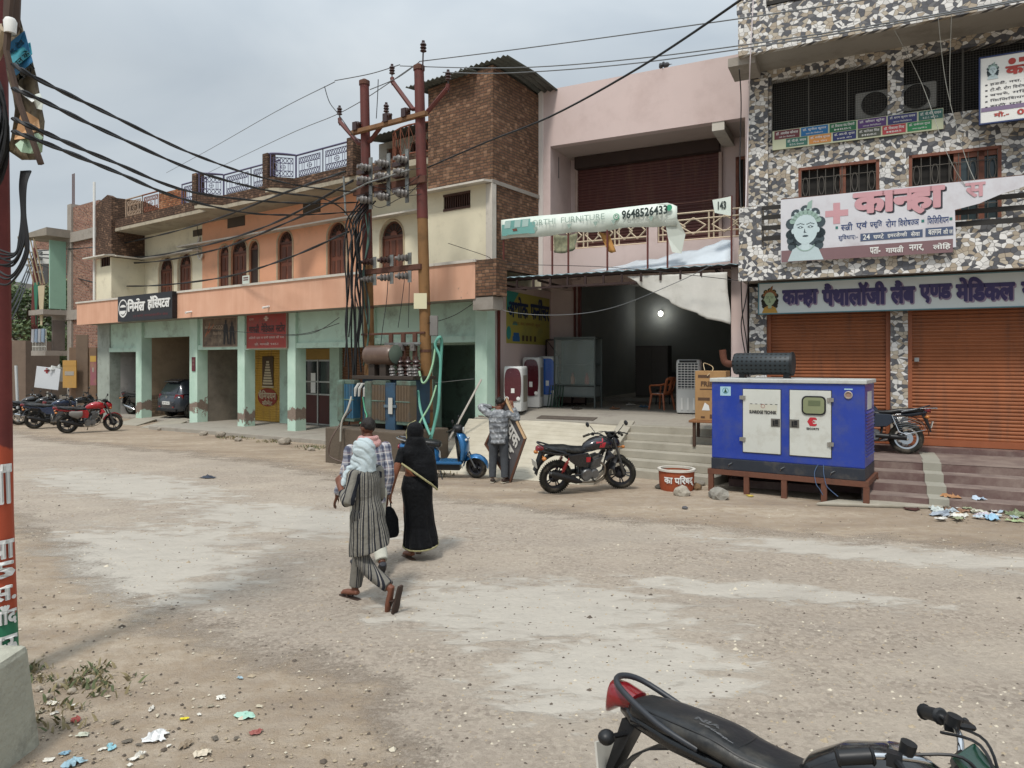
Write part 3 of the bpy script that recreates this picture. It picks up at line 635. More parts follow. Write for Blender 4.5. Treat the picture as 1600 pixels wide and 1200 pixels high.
 dd.build("shutter_door", mat('brown_slat', '5a3a2e', .6), rt)
 bl = MB(); c = ((X(650, .4)+xt)/2-.3, .75)
 arc = [(c[0]+1.15*math.cos(R(180+18*i)), c[1]+.75*math.sin(R(180+18*i))) for i in range(11)]; bl.prism(arc, RZ-.05, RZ+.12, 'xy'); bl.build("balcony_slab", mat('roof_slab_plaster'), rt)
 rl = MB();
 for z in (RZ+.3, RZ+1.1): rl.tube([(x, y, z) for x, y in arc], .025, 5)
 for x, y in arc[::1]: rl.tube([(x, y, RZ+.12), (x, y, RZ+1.1)], .015, 4)
 for (x, y), (x2, y2) in zip(arc, arc[1:]): rl.tube([(x, y, RZ+.3), (x2, y2, RZ+1.1)], .01, 3); rl.tube([(x2, y2, RZ+.3), (x, y, RZ+1.1)], .01, 3)
 rl.build("railing", rusty, rt)
 bd = MB(); bd.box(-13.5, 6.6, 5.95, 9, 0, RZ); bd.build("rear_mass", YELLOW, rt)
 return rt
hospital()
pv = MB(); pv.prism([(-5.7, -1.75), (-3, -1.5), (0, -1.35), (2.6, -1.15), (2.65, -1.15), (7.75, -.9), (7.75, .4), (6.65, 5), (-5.7, 5)], -.1, .12, 'xy')
pv.box(-13.4, -5.7, .1, 6, -.1, .1)
o = pv.build("veranda_pavement", FLOOR, None, bevel=.02); tag(at(o, FH.w(0), FH.rz), kind='structure')
for i, (px0, py0, px1, py1, px2, py2, px3, py3) in enumerate(((180, 662, 213, 665, 262, 649, 238, 646), (219, 668, 262, 669, 300, 655, 276, 651))):
 q = [G(px0, py0, .01), G(px1, py1, .01), G(px2, py2, .14), G(px3, py3, .14)]; mb = MB(); mb.hexa([p-Vector((0, 0, .06)) for p in q], q)
 tag(mb.build("ramp_slab", STEP), "cement ramp slab leading up to the parked grey car, " + ("left of the pair" if i == 0 else "right of the pair"), "ramp", "ramp slabs before the garage")
def shop():
 F = FP; X = F.x
 rt = thing("furniture_shop", "pale pink building with open ground floor showroom and big maroon shutter upstairs", "building", F.w(0), F.rz)
 for a, b in ((-.12, .22), (6.18, 6.53)): MB().box(a, b, 0, .45, .9, 4.5).build("column", PINK, rt, bevel=.01)
 w = MB(); w.box(-.12, .22, .45, 3.6, .9, 4.5); w.box(6.18, 6.53, .45, 10, .9, 5.2); w.box(-.12, 1.1, 3.6, 3.8, .9, 5.2); w.box(6.0, 6.18, 3.6, 3.8, .9, 5.2)
 w.box(.22, 6.18, 3.45, 3.8, 4.62, 5.2); w.build("wall", PINK, rt)
 iw = MB(); dim = mat('showroom_wall', '7d807b', .9, .12, .8, dirt='85867c', dsc=.8); iw.box(.9, 1.1, 3.8, 9.6, .9, 5.2); iw.box(.9, 6.18, 9.6, 9.8, .9, 5.2); iw.box(5.99, 6.17, 3.8, 9.6, .9, 5.2); iw.build("showroom_wall", dim, rt)
 MB().box(-.12, 6.5, 1.82, 9.8, 5.2, 5.3).build("ceiling", mat('dim_ceiling'), rt)
 MB().box(1.1, 5.98, 6.0, 9.59, 1.05, 1.18).build("inner_step", FLOOR, rt)
 m = MB(); m.prism([(-.6, -.1), (9.8, -.1), (9.8, 1.05), (.4, 1.05), (-.6, .9)], -.12, 6.6, 'yz'); m.build("platform", FLOOR, rt)
 U = 1.62; z0, z1 = 4.75, 9.92; xl, xr = .72, 6.7
 ox0, oz1 = F.loc(860, 228.5, U); ox1 = 6.25; oz0 = F.loc(863, 392, U)[1]
 up = MB(); wallholes(up, xl, xr, z0, z1, U, U+.25, [(ox0, ox1, oz0, oz1)]); up.box(xl, xl+.25, U+.25, 9, 4.5, z1); up.build("upper_wall", PINK, rt)
 MB().box(xl-.02, xl+.12, U-.04, U+.2, 4.6, z1-.02).build("corner_strip", mat('pale_corner', 'd8cfc8', .8, .05), rt)
 D = 3.15; xs0, xs1 = X(903, D), X(1126, D)
 for b_ in ((ox0, xs0, D, D+.2, 4.8, oz1+.3), (xs1, 7, D, D+.2, 4.8, oz1+.3), (ox0-.2, ox0, U+.25, D+.2, oz0-.3, oz1+.3)): MB().box(*b_).build("recess_wall", PINK, rt)
 MB().box(ox0, 7, U+.25, D, oz1+.001, oz1+.15).build("recess_ceiling", mat('recess_ceiling', 'b3a49c', .85, .06), rt)
 MB().box(ox0, 7, U+.25, D+.2, 5.1, 5.25).build("balcony_floor", FLOOR, rt)
 o = MB(); slats(o, xs0+.03, xs1-.03, 5.25, oz1-.35, D-.05, .085, .018); o.build("rolling_shutter", shutter_plain('maroon_shutter', '56302b'), rt)
 MB().box(xs0, xs1, D-.28, D-.0, oz1-.35, oz1-.02).build("shutter_box", mat('shutter_box', '3d302b', .8), rt)
 for x_ in (xs0-.05, xs1-.03): MB().box(x_, x_+.08, D-.12, D-.0, 5.25, oz1-.36).build("shutter_guide", mat('guide_rail', 'b39d92', .7), rt)
 MB().obox((xs0-.42, U+.65, oz1-.45), .35, .28, .62, Matrix.Rotation(R(20), 3, 'Z')).build("loudspeaker", BLACKP, rt, bevel=.02)
 bm_ = MB(); bm_.hexa([(5.45, U+.02, oz1-.22), (5.75, U+.02, oz1-.22), (5.75, D, oz1-.22), (5.45, D, oz1-.22)], [(5.45, U+.02, oz1), (5.75, U+.02, oz1), (5.75, D, oz1), (5.45, D, oz1)]); bm_.build("beam", WHITE_TRIM, rt)
 a, b = X(1150, D-.02), X(1180, D-.02); z_ = F.loc(1150, 247, D)[1]
 wn = MB(); wn.box(a, b+.3, D-.03, D-.01, 5.3, z_, 0); wn.box(a, a+.08, D-.1, D-.02, 5.3, z_, 1); wn.box(a, b+.3, D-.1, D-.02, z_-.08, z_, 1)
 for i in range(6): wn.box(a+.1+i*.1, a+.12+i*.1, D-.07, D-.05, 5.3, z_, 1)
 wn.build("window", [BLACKV, WOOD], rt)
 gm = mat('cream_grille', 'cdbda4', .6, .1)
 def grille(xa, xb, zb, zt):
  m = MB(); y = U+.1; r = .022
  for z in (zb, zb+(zt-zb)*.25, zb+(zt-zb)*.75, zt): m.tube([(xa, y, z), (xb, y, z)], r, 4)
  n = max(1, round((xb-xa)/1.05)); w = (xb-xa)/n
  for i in range(n+1): m.tube([(xa+w*i, y, zb), (xa+w*i, y, zt)], r, 4)
  for i in range(n):
   c = xa+w*(i+.5)
   for s in (-.25, .25):
    cx = c+s*w*.8; zz = (zb+zt)/2; hw, hh = w*.24, (zt-zb)*.3
    p = [(cx-hw, y, zz), (cx, y, zz+hh), (cx+hw, y, zz), (cx, y, zz-hh)]
    for j in range(4): m.tube([p[j], p[(j+1) % 4]], r*.9, 4)
   m.tube([(xa+w*i+.12, y, zb), (xa+w*i+.12, y, zt)], r*.8, 4)
  m.build("balcony_grille", gm, rt)
 zb, zt = oz0+.03, oz0+.72
 xm0, xm1 = X(1010, U), X(1027, U); grille(ox0+.05, xm0, zb, zt); grille(xm1, ox1+.4, zb, zt)
 MB().box(xm0, xm1, U, U+.22, oz0, zt+.03).build("grille_post", PINK, rt)
 a = X(1115, U+.6); MB().box(a, xr+.5, U+.5, U+.7, z1-.1, z1+.18).build("parapet", WHITE_TRIM, rt)
 n = 26; x0, x1 = -.28, 6.42
 m = MB(); vs = []; k = n*4
 for i in range(k+1):
  x = x0+(x1-x0)*i/k; dz = .016*math.sin(i*math.pi/2)
  vs += [(x, -.42, 4.49+dz), (x, U, 4.72+dz)]
 m.add(vs, [(2*i, 2*i+2, 2*i+3, 2*i+1) for i in range(k)])
 aw = m.build("tin_awning", mat('blue_tin', '8aa0a8', .5, .15, 3, metal=.3, dirt='5f6a6c', dsc=2), rt, 60); s_ = aw.modifiers.new('t', 'SOLIDIFY'); s_.thickness = .01
 fr = MB()
 for y in (-.36, .55, 1.5): fr.box(x0+.05, x1-.02, y, y+.05, 4.42+(y+.4)*.115, 4.47+(y+.4)*.115)
 for i in range(14):
  x = x0+.35+i*.46; fr.box(x-.025, x+.025, -.38, -.34, 4.22, 4.42)
 fr.box(x0+.3, 4.1, -.39, -.34, 4.17, 4.22)
 for x in (.3, 1.55, 5.9): fr.box(x-.02, x+.02, -.3, U, 4.36, 4.41)
 fr.build("awning_frame", mat("awning_rust", "372825", .75, .25, 4), rt)
 MB().box(.24, .30, .0, .06, .9, 4.4).build("awning_post", REDIRON, rt); MB().box(1.02, 1.08, 3.45, 3.51, .9, 4.62).build("awning_post", REDIRON, rt); MB().box(1.14, 1.22, 3.5, 3.62, .9, 4.62).build("awning_post", REDIRON, rt)
 bp = []
 for px, top in ((787, 350), (863, 345), (888, 340), (949, 334), (1012, 328), (1043, 325), (1143, 306)):
  x = X(px, -.3); z = F.loc(px, top, -.3)[1]; MB().box(x-.018, x+.018, -.32, -.28, 4.5, z).build("awning_post", REDIRON, rt)
 return rt
shop()
def shop_steps():
 A, B = G(929, 739), Vector((2.72, 16.35, 0)); C = G(1115, 759); D_ = Vector((5.25, 15.0, 0))
 m = MB(); n = 6
 for i in range(n):
  t0 = i/n; a = A.lerp(B, t0); c = C.lerp(D_, t0); q = [a, c, D_, B]; z = .9*(i+1)/n-.005*(i == 5)
  m.hexa([(p.x, p.y, z-.15-(.1 if i == 0 else 0)) for p in q], [(p.x, p.y, z) for p in q])
 o = m.build("steps", STEP, None, bevel=.012); tag(o, "pale cement flight of six steps leading up to the showroom", "steps")
 a, b, c, d = G(686, 738), G(905, 757), Vector((2.5, 16.55, .9)), Vector((-1.1, 17.9, .9))
 t = NT('grooved_cement'); n1 = t.noise(1.2, detail=7, rough=.7); n2 = t.noise(30, detail=4)
 mp = t.new("Mapping", Rotation=(0, 0, R(-FP.rz*57.3))); t.link(t.tc.outputs['Object'], mp.inputs['Vector']); s_ = t.new("SeparateXYZ"); t.link(mp.outputs[0], s_.inputs[0])
 gv = t.math('PINGPONG', s_.outputs[1], .11); line = t.ramp(gv, .0, .018, (1, 1, 1, 1), (0, 0, 0, 1))
 col = t.mix(t.ramp(n1, .3, .7), lin('aca492'), lin('c6bfae')); col = t.mix(t.math('MULTIPLY', line, .16), col, lin('8b8373')); col = t.mix(t.math('MULTIPLY', t.ramp(n2, .6, .75), .3), col, lin('8a8272'))
 t.color(col); t.set(.9, spec=.15); t.bump(t.math('ADD', t.math('MULTIPLY', line, -.4), t.math('MULTIPLY', n1, .4)), .02)
 m = MB(); N = 10
 for i in range(N):
  for j in range(1):
   p0, p1 = a.lerp(d, i/N), a.lerp(d, (i+1)/N); q0, q1 = b.lerp(c, i/N), b.lerp(c, (i+1)/N)
   f = lambda p, u: Vector((p.x, p.y, .9*u**1.05))
   m.add([f(p0, i/N), f(q0, i/N), f(q1, (i+1)/N), f(p1, (i+1)/N), (p0.x, p0.y, -.2), (q0.x, q0.y, -.2), (q1.x, q1.y, -.2), (p1.x, p1.y, -.2)], [(0, 1, 2, 3), (1, 5, 6, 2), (0, 3, 7, 4)]+([(0, 4, 5, 1)] if i == 0 else []))
 tag(m.build("entrance_ramp", t.m, weld=True), "wide grooved cement ramp rising to the showroom left of the steps", "ramp")
 m = MB(); e = (b-Vector((0, 0, 0))); w = Vector((.28, -.02, 0))
 m.hexa([b+w*.0+Vector((0, 0, -.1)), b+w+Vector((0, 0, -.1)), Vector((2.86, 16.4, .5)), Vector((2.55, 16.5, .5))], [b+Vector((0, 0, .06)), b+w+Vector((0, 0, .06)), Vector((2.86, 16.4, .98)), Vector((2.55, 16.5, .98))])
 tag(m.build("ramp_kerb", STEP, None, bevel=.012), "sloping cement kerb between the ramp and the steps", "kerb")
shop_steps()
def mosaic():
 t = NT('crazy_tile'); v = t.planar(1, 1.25)
 def vor(feature, sc, vec):
  o = t.new("TexVoronoi", _feature=feature, _voronoi_dimensions='2D', Scale=sc, Randomness=.95); t.link(vec, o.inputs['Vector']); return o
 T = .62; md = t.new("VectorMath", _operation='MODULO'); t.link(v, md.inputs[0]); md.inputs[1].default_value = (T*1.0, T, 1)
 vec = v
 a = vor('F1', 10.5, vec); e = vor('DISTANCE_TO_EDGE', 10.5, vec); sc_ = t.new("SeparateColor"); t.link(a.outputs['Color'], sc_.inputs[0])
 loc = t.new("VectorMath", _operation='SUBTRACT'); t.link(vec, loc.inputs[0])
 mpos = t.new("VectorMath", _operation='SCALE'); t.link(a.outputs['Position'], mpos.inputs[0]); mpos.inputs['Scale'].default_value = 1
 t.link(mpos.outputs[0], loc.inputs[1]); sp = t.new("SeparateXYZ"); t.link(loc.outputs[0], sp.inputs[0])
 ang = t.math('MULTIPLY', sc_.outputs[2], 6.283)
 side = t.math('ADD', t.math('MULTIPLY', sp.outputs[0], t.math('COSINE', ang)), t.math('MULTIPLY', sp.outputs[1], t.math('SINE', ang)))
 half = t.math('GREATER_THAN', side, .0)
 key = t.math('FRACT', t.math('ADD', sc_.outputs[0], t.math('MULTIPLY', t.math('MULTIPLY', half, t.math('GREATER_THAN', sc_.outputs[1], .72)), .41)))
 cr = t.new("ValToRGB"); cr.color_ramp.interpolation = 'CONSTANT'; el = cr.color_ramp.elements
 for p, c in ((0, '55565b'), (.24, 'a99c8a'), (.42, 'dedcd8'), (.64, 'b3a998'), (.74, 'cfcdc9'), (.92, '6a6a6c')):
  if p == 0: k = el[0]
  elif p == .3: k = el[1]; k.position = p
  else: k = el.new(p)
  k.color = lin(c)
 t.link(key, cr.inputs[0])
 g1 = t.ramp(e.outputs['Distance'], .02, .05, (1, 1, 1, 1), (0, 0, 0, 1)); g2 = t.ramp(t.math('ABSOLUTE', side), .002, .006, (1, 1, 1, 1), (0, 0, 0, 1))
 grout = t.math('MAXIMUM', g1, t.math('MULTIPLY', g2, t.math('GREATER_THAN', sc_.outputs[1], .72)))
 col = t.mix(t.math('MULTIPLY', grout, .8), cr.outputs[0], lin('4a453f'))
 col = t.mix(t.math('MULTIPLY', t.ramp(t.noise(1.2, detail=7, rough=.7), .5, .8), .4), col, lin('6e6860'))
 t.color(col); t.set(.38, spec=.45); t.bump(t.math('MULTIPLY', grout, -1), .004); return t.m
TILE = mosaic()
def clinic():
 F = FR; X = F.x
 rt = thing("tiled_building", "tall building clad in grey white and tan crazy mosaic tiles with orange shutters below", "building", F.w(0), F.rz)
 XE = 4.6
 pil = [(-4.19, -3.83), (-1.43, -1.12), (2.3, 2.6), (XE, XE+.3)]
 for i, (a, b) in enumerate(pil): MB().box(a, b, -.12, .4, .65, 4.0).build("pillar", TILE, rt)
 osh = shutter_plain('orange_shutter', '985c3a', .45)
 for a, b in ((-3.83, -1.43), (-1.12, 2.3), (2.6, XE)):
  o = MB(); slats(o, a+.08, b-.08, .78, 3.45, .06, .072, .02); s = o.build("rolling_shutter", osh, rt)
  fr = MB(); fr.box(a, a+.08, -.02, .08, .66, 3.45); fr.box(b-.08, b, -.02, .08, .66, 3.45); fr.box(a+.08, b-.08, .0, .05, .66, .79); fr.build("shutter_frame", mat('shutter_rail', '96583a', .5, .15, 3), s)
  MB().box(a+.12, a+.2, -.05, -.0, 2.35, 2.43).build("lock", STEEL, s)
 MB().box(b-.55, b-.35, -.04, -.0, .7, .76).build("lock", STEEL, s)
 MB().box(-4.19, XE, .0, .4, 3.45, 4.05).build("lintel", mat('dark_soffit', '4a4743', .9), rt)
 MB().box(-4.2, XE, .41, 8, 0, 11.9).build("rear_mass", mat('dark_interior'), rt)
 MB().box(-4.27, XE+.4, -1.0, .41, 4.08, 4.2).build("balcony_slab", CONC, rt)
 bb = MB(); bb.box(-4.28, XE+.4, -1.06, -.94, 4.04, 4.72); bb.build("balcony_band", TILE, rt)
 MB().box(-4.27, -3.82, -1.05, -.6, 4.725, 5.58).build("balcony_pier", TILE, rt)
 lv = MB()
 for z in (4.86, 5.08, 5.30, 5.5): lv.hexa([(-3.82, -.98, z), (XE+.4, -.98, z), (XE+.4, -.8, z+.04), (-3.82, -.8, z+.04)], [(-3.82, -.98, z+.09), (XE+.4, -.98, z+.09), (XE+.4, -.8, z+.13), (-3.82, -.8, z+.13)])
 lv.build("balcony_louvre", mat('louvre_dark', '302e2c', .8), rt)
 wz0, wz1 = 5.15, 6.55
 wins = [(-3.19, -1.63), (-1.1, .47), (1.3, 2.9)]
 ops = [(-3.74, -1.48, 7.2, 8.55), (-1.19, 1.9, 7.3, 8.55), (2.2, 4.4, 7.3, 8.55)]
 w = MB(); holes = [(a, b, wz0, wz1) for a, b in wins]+ops
 wallholes(w, -4.2, XE, 4.2, 11.8, .0, .22, holes+[(-3.3, 3.5, 9.75, 11.2)]); w.build("upper_wall", TILE, rt)
 MB().box(-4.205, -3.80, -.13, -.002, 4.2, 8.58).build("pillar", TILE, rt)
 MB().box(-4.5, -3.95, -1.02, -.14, 8.6, 8.78).build("beam", CONC, rt)
 glz = mat('window_glass', '3a4548', .15, .1, 2, spec=.6)
 for i, (a, b) in enumerate(wins):
  m = MB(); m.box(a, b, .16, .18, wz0, wz1, 0)
  fr = WOOD
  m.box(a, a+.06, .0, .14, wz0, wz1, 1); m.box(b-.06, b, .0, .14, wz0, wz1, 1); m.box(a, b, .0, .14, wz1-.06, wz1, 1)
  c0 = a+(b-a)*(.52 if i == 0 else .5); m.box(c0, c0+.12, .04, .13, wz0, wz1-.06, 1)
  if i == 1:
   m.box(c0+.12, b-.06, .10, .12, wz0, wz1-.06, 3); m.box((c0+b)/2, (c0+b)/2+.12, .05, .13, wz0, wz1-.06, 1)
   m.box(c0+.12, b-.06, .05, .13, wz1-.16, wz1-.06, 1)
  n = 9; wdt = (b-a-.12)/n
  for k in range(n+1): m.tube([(a+.06+wdt*k, .02, wz0), (a+.06+wdt*k, .02, wz1-.06)], .008, 4, 2)
  for z in (wz0+.3, wz0+.75, wz1-.25): m.tube([(a+.06, .02, z), (b-.06, .02, z)], .008, 4, 2)
  for k in range(0, n, 2):
   cx = a+.06+wdt*(k+.5)
   m.tube([(cx+wdt*.36*math.cos(R(q*36)), .02, wz1-.42+.2*math.sin(R(q*36))) for q in range(10)], .009, 4, 2, loop=True)
  m.build("window", [BLACKV, WOOD, mat('iron_scroll', '6f6a63', .5, .1, metal=.3), glz], rt)
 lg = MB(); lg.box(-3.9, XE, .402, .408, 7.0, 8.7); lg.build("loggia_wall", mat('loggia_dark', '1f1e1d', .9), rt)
 for a, b, c, d in ops:
  n = MB()
  for k in range(int((b-a)/.05)): n.box(a+k*.05, a+k*.05+.004, .05, .054, c, d)
  for k in range(int((d-c)/.05)): n.box(a, b, .055, .059, c+k*.05, c+k*.05+.004)
  for k in range(1, 3): n.box(a+(b-a)*k/3-.012, a+(b-a)*k/3+.012, .05, .08, c, d)
  n.build("wire_screen", mat('wire_screen', '55534e', .6), rt)
 MB().box(-4.25, XE+.4, -1.1, .0, 8.78, 8.9).build("balcony_slab", mat('balcony_soffit', '9b968e', .85, .08, 1, dirt='7a746b', dsc=.9), rt)
 tb = MB(); tb.box(-4.27, XE+.4, -1.16, -1.04, 8.74, 9.62); tb.box(-4.27, -4.15, -1.04, .0, 8.74, 9.62); tb.build("balcony_band", TILE, rt)
 MB().box(-4.3, -3.72, -1.15, -.65, 9.63, 12).build("pillar", TILE, rt)
 lv = MB()
 for z in (9.75, 10.0, 10.25): lv.box(-3.72, XE+.4, -1.0, -.94, z, z+.08)
 lv.build("balcony_louvre", mat('louvre_dark'), rt)
 return rt
clinic()
def clinic_steps():
 t = mat('maroon_step_stone', '6b5551', .7, .15, 2, dirt='95867c', dsc=1.6, dlo=.45, dhi=.75, bump=.003)
 tread = mat('dusty_tread', '75655f', .85, .12, 2, dirt='8f8177', dsc=2, dlo=.4, dhi=.7)
 m = MB()
 m.box(-4.2, 5, -.35, .0, -.1, .65, 0); m.box(-4.2, 5, -2.0, -.35, -.1, .55, 0); m.box(-4.2, 5, -2.006, -.354, .55, .554, 1)
 for i, (z, y) in enumerate(((.4125, -2.4), (.275, -2.85), (.1375, -3.3))):
  m.box(-1.95 if i else -2.5, 5, y-.0, [-2.0, -2.4, -2.85][i], -.1, z, 0); m.box(-1.95 if i else -2.5, 5, y+.012, [-2.0, -2.4, -2.85][i]-.002, z, z+.004, 1)
 m.box(-4.2, -2.5, -2.35, -2.0, -.1, .27, 0); m.box(-4.2, -2.5, -2.7, -2.35, -.1, .13, 0)
 o = m.build("steps", [t, tread], None); tag(at(o, FR.w(0), FR.rz), "dusty maroon stone steps below the orange shutters", "steps")
 m = MB(); x0, x1 = X0 = (-.95, -.68); sl = mat('cement_strip', '9b988c', .9, .1, 2)
 m.box(x0, x1, -1.6, -.36, .555, .562)
 for z, y0, y1 in ((.55, -2.03, -1.6), (.4125, -2.42, -2.01), (.275, -2.87, -2.41), (.1375, -3.32, -2.86)): m.box(x0-.03, x1-.02, y0, y1, z+.0046, z+.012); m.box(x0-.03, x1-.02, y0-.006, y0+.0, z-.135, z+.012)
 o = m.build("cement_strip", sl); tag(at(o, FR.w(0), FR.rz), "narrow pale cement strip running down the maroon steps", "strip")
clinic_steps()
def plain(name, c='808080', rough=.55, **k): return mat(name, c, rough, k.pop('var', .05), k.pop('sc', 2), **k)
def board(F, x0, x1, z0, z1, y, th, rt, face, frame=None, fw=.03, nm="panel"):
 """a sign board in facade coordinates relative to its thing at (x0,y,z0)"""
 m = MB(); m.box(0, x1-x0, 0, th, 0, z1-z0); o = m.build(nm, face, rt)
 if frame:
  f = MB(); w, h = x1-x0, z1-z0
  f.box(-fw, 0, -.015, th+.01, -fw, h+fw); f.box(w, w+fw, -.015, th+.01, -fw, h+fw); f.box(0, w, -.015, th+.01, -fw, 0); f.box(0, w, -.015, th+.01, h, h+fw); f.build("frame", frame, rt)
 return o
def ring(m, cx, cz, r, w, y, mi, n=28, a0=0, a1=360):
 for i in range(n):
  p, q = R(a0+(a1-a0)*i/n), R(a0+(a1-a0)*(i+1)/n)
  m.add([(cx+(r-w)*math.cos(p), y, cz+(r-w)*math.sin(p)), (cx+r*math.cos(p), y, cz+r*math.sin(p)), (cx+r*math.cos(q), y, cz+r*math.sin(q)), (cx+(r-w)*math.cos(q), y, cz+(r-w)*math.sin(q))], [(0, 1, 2, 3)], mi)
def disc(m, cx, cz, rx, rz, y, mi, n=24, a0=0, a1=360):
 m.add([(cx+rx*math.cos(R(a0+(a1-a0)*i/n)), y, cz+rz*math.sin(R(a0+(a1-a0)*i/n))) for i in range(n+(a1-a0 < 360))], [tuple(range(n+(a1-a0 < 360)))], mi)
def rect(m, x0, x1, z0, z1, y, mi): m.add([(x0, y, z0), (x1, y, z0), (x1, y, z1), (x0, y, z1)], [(0, 1, 2, 3)], mi)
def poly(m, pts, y, mi): m.add([(a, y, b) for a, b in pts], [tuple(range(len(pts)))], mi)
SIGNW = plain('sign_white', 'dcdcd8'); SIGNK = plain('sign_black', '1a1b20', .4); SIGNR = plain('sign_red', '93362f', dirt='6d4a40', dsc=3)
def hospital_sign():
 F = FH; y = -.95; x0, z1 = F.loc(184, 464, y); x1, z0 = F.loc(269, 495, y); z0 = F.loc(184, 503, y)[1]
 rt = thing("hospital_sign", "black signboard with round emblem and white raised letters on the peach band", "sign", F.w(x0, y, z0), F.rz)
 w, h = x1-x0, z1-z0; board(F, x0, x1, z0, z1, y, .17, rt, SIGNK)
 m = MB(); t = text("िनम^ल", w*.2, w*.53, h*.36, h*.86, -.02, .03); m._j(t, None); m._j(text("हॉि{स}पटल", w*.58, w*.97, h*.36, h*.9, -.02, .03), None); o = m.build("lettering", SIGNW, rt)
 s_ = o.modifiers.new('t', 'SOLIDIFY'); s_.thickness = .02
 m = MB(); c = (w*.105, h*.52); ring(m, *c, h*.36, h*.05, -.004, 0); disc(m, c[0], c[1]+.02, h*.24, h*.12, -.004, 0, 16, 10, 170); disc(m, c[0]-.02, c[1]-.06, h*.25, h*.18, -.004, 0, 16, 190, 350)
 ring(m, c[0], c[1]-.05, h*.3, h*.06, -.006, 0, 14, 200, 330); m.build("emblem", SIGNW, rt)
 m = MB(); m._j(text("24 घ{ण}टे आपातकालीन सेवा", w*.3, w*.93, h*.14, h*.25, -.004, 0), None); m.build("small_lettering", plain('dull_red', '6b2a2c'), rt)
hospital_sign()
def medical_sign():
 F = FH; y = -.06; x0, z1 = F.loc(386, 493, y); x1, z0 = F.loc(447.5, 543, y)
 rt = thing("medical_store_sign", "faded red medical store board with white cross between mint pillars", "sign", F.w(x0, y, z0), F.rz)
 w, h = x1-x0, z1-z0; board(F, x0, x1, z0, z1, y, .05, rt, SIGNR, plain('worn_frame', '8d7a6c'))
 m = MB(); m._j(text("गायत~ी", w*.05, w*.32, h*.46, h*.72, -.004, .02, 0), None); m._j(text("मेिडकल", w*.37, w*.7, h*.46, h*.74, -.004, .02, 0), None); m._j(text("{स}टोर", w*.74, w*.97, h*.46, h*.74, -.004, .02, 0), None)
 m.build("lettering", plain('faded_black', '3a2a2a'), rt)
 m = MB(); rect(m, w*.47, w*.53, h*.8, h*.95, -.004, 0); rect(m, w*.44, w*.56, h*.855, h*.9, -.006, 0); m._j(text("अंग~ेजी दवा व स{भ}ी प~कार की दवा", w*.05, w*.95, h*.27, h*.36, -.004, .01), None); m._j(text("प~ो. गायत~ी 9451", w*.2, w*.8, h*.08, h*.16, -.004, .01), None); m._j(text("दवा", w*.06, w*.18, h*.84, h*.9, -.004, 0), None)
 m.build("small_lettering", plain('faded_white', 'b9a49b'), rt)
medical_sign()
def poster_sign():
 F = FH; y = .02; x0, z1 = F.loc(318, 499, y); x1, z0 = F.loc(370, 540, y)
 rt = thing("poster_board", "dark brown weathered poster board with two figures above the grey shutter", "poster", F.w(x0, y, z0), F.rz)
 w, h = x1-x0, z1-z0; t = NT('weathered_poster'); n = t.noise(3, detail=8, rough=.75); n2 = t.noise(1.6, detail=6)
 t.color(t.mix(t.ramp(n, .35, .65), lin('3a2f29'), t.mix(n2, lin('6b4a3a'), lin('8f8570')))); t.set(.7); board(F, x0, x1, z0, z1, y, .04, rt, t.m, plain('worn_frame', '8d7a6c'))
 m = MB()
 for cx, s in ((w*.68, 1), (w*.86, .9)):
  disc(m, cx, h*.86*s, .06, .09, -.004, 0, 10); poly(m, [(cx-.16, h*.5), (cx+.16, h*.5), (cx+.1, h*.78*s), (cx-.1, h*.78*s)], -.004, 0); poly(m, [(cx-.14, .05), (cx-.03, .05), (cx+.02, h*.5), (cx+.12, .05), (cx+.2, .05), (cx+.13, h*.52), (cx-.13, h*.52)], -.006, 0)
 m.build("figures", plain('poster_dark', '1d1b1c'), rt)
 m = MB(); m._j(text("MOROCCO", w*.05, w*.6, h*.62, h*.75, -.004, .01), None); m._j(text("िफटनेस", w*.3, w*.55, h*.4, h*.52, -.004, .01), None); m.build("lettering", plain('poster_pale', 'a08d78'), rt)
 m = MB()
 for i, a in enumerate((50, 62, 40)): p = Vector((.1+.1*i, -.005, h*.35+.06*i)); d = Vector((math.cos(R(a)), 0, math.sin(R(a))))*.5; nn = Vector((-d.z, 0, d.x))*.05; m.add([p-nn, p+d-nn*.3, p+d+nn, p+nn], [(0, 1, 2, 3)])
 m.build("torn_strip", plain('torn_orange', '9a5a3c'), rt)
poster_sign()
def small_notice(F, px, py, w, h, y, label, c, nm="notice_plate"):
 x, z = F.loc(px, py, y); m = MB(); m.box(-w/2, w/2, 0, .02, -h/2, h/2, 0); rect(m, -w*.35, w*.35, -h*.1, h*.05, -.003, 1); rect(m, -w*.35, w*.35, h*.15, h*.32, -.003, 1)
 o = m.build(nm, [plain('notice_'+c, c), plain('notice_ink', '6c4a48')]); tag(at(o, F.w(x, y, z), F.rz), label, "notice")
small_notice(FH, 302, 569, .22, .52, -.03, "small dark red notice plate fixed on the mint pillar beside the car", '5f2530')
small_notice(FH, 384, 437, .42, .3, .9, "small white paper notice standing on the peach parapet below the arched doors", 'cfd8cd')
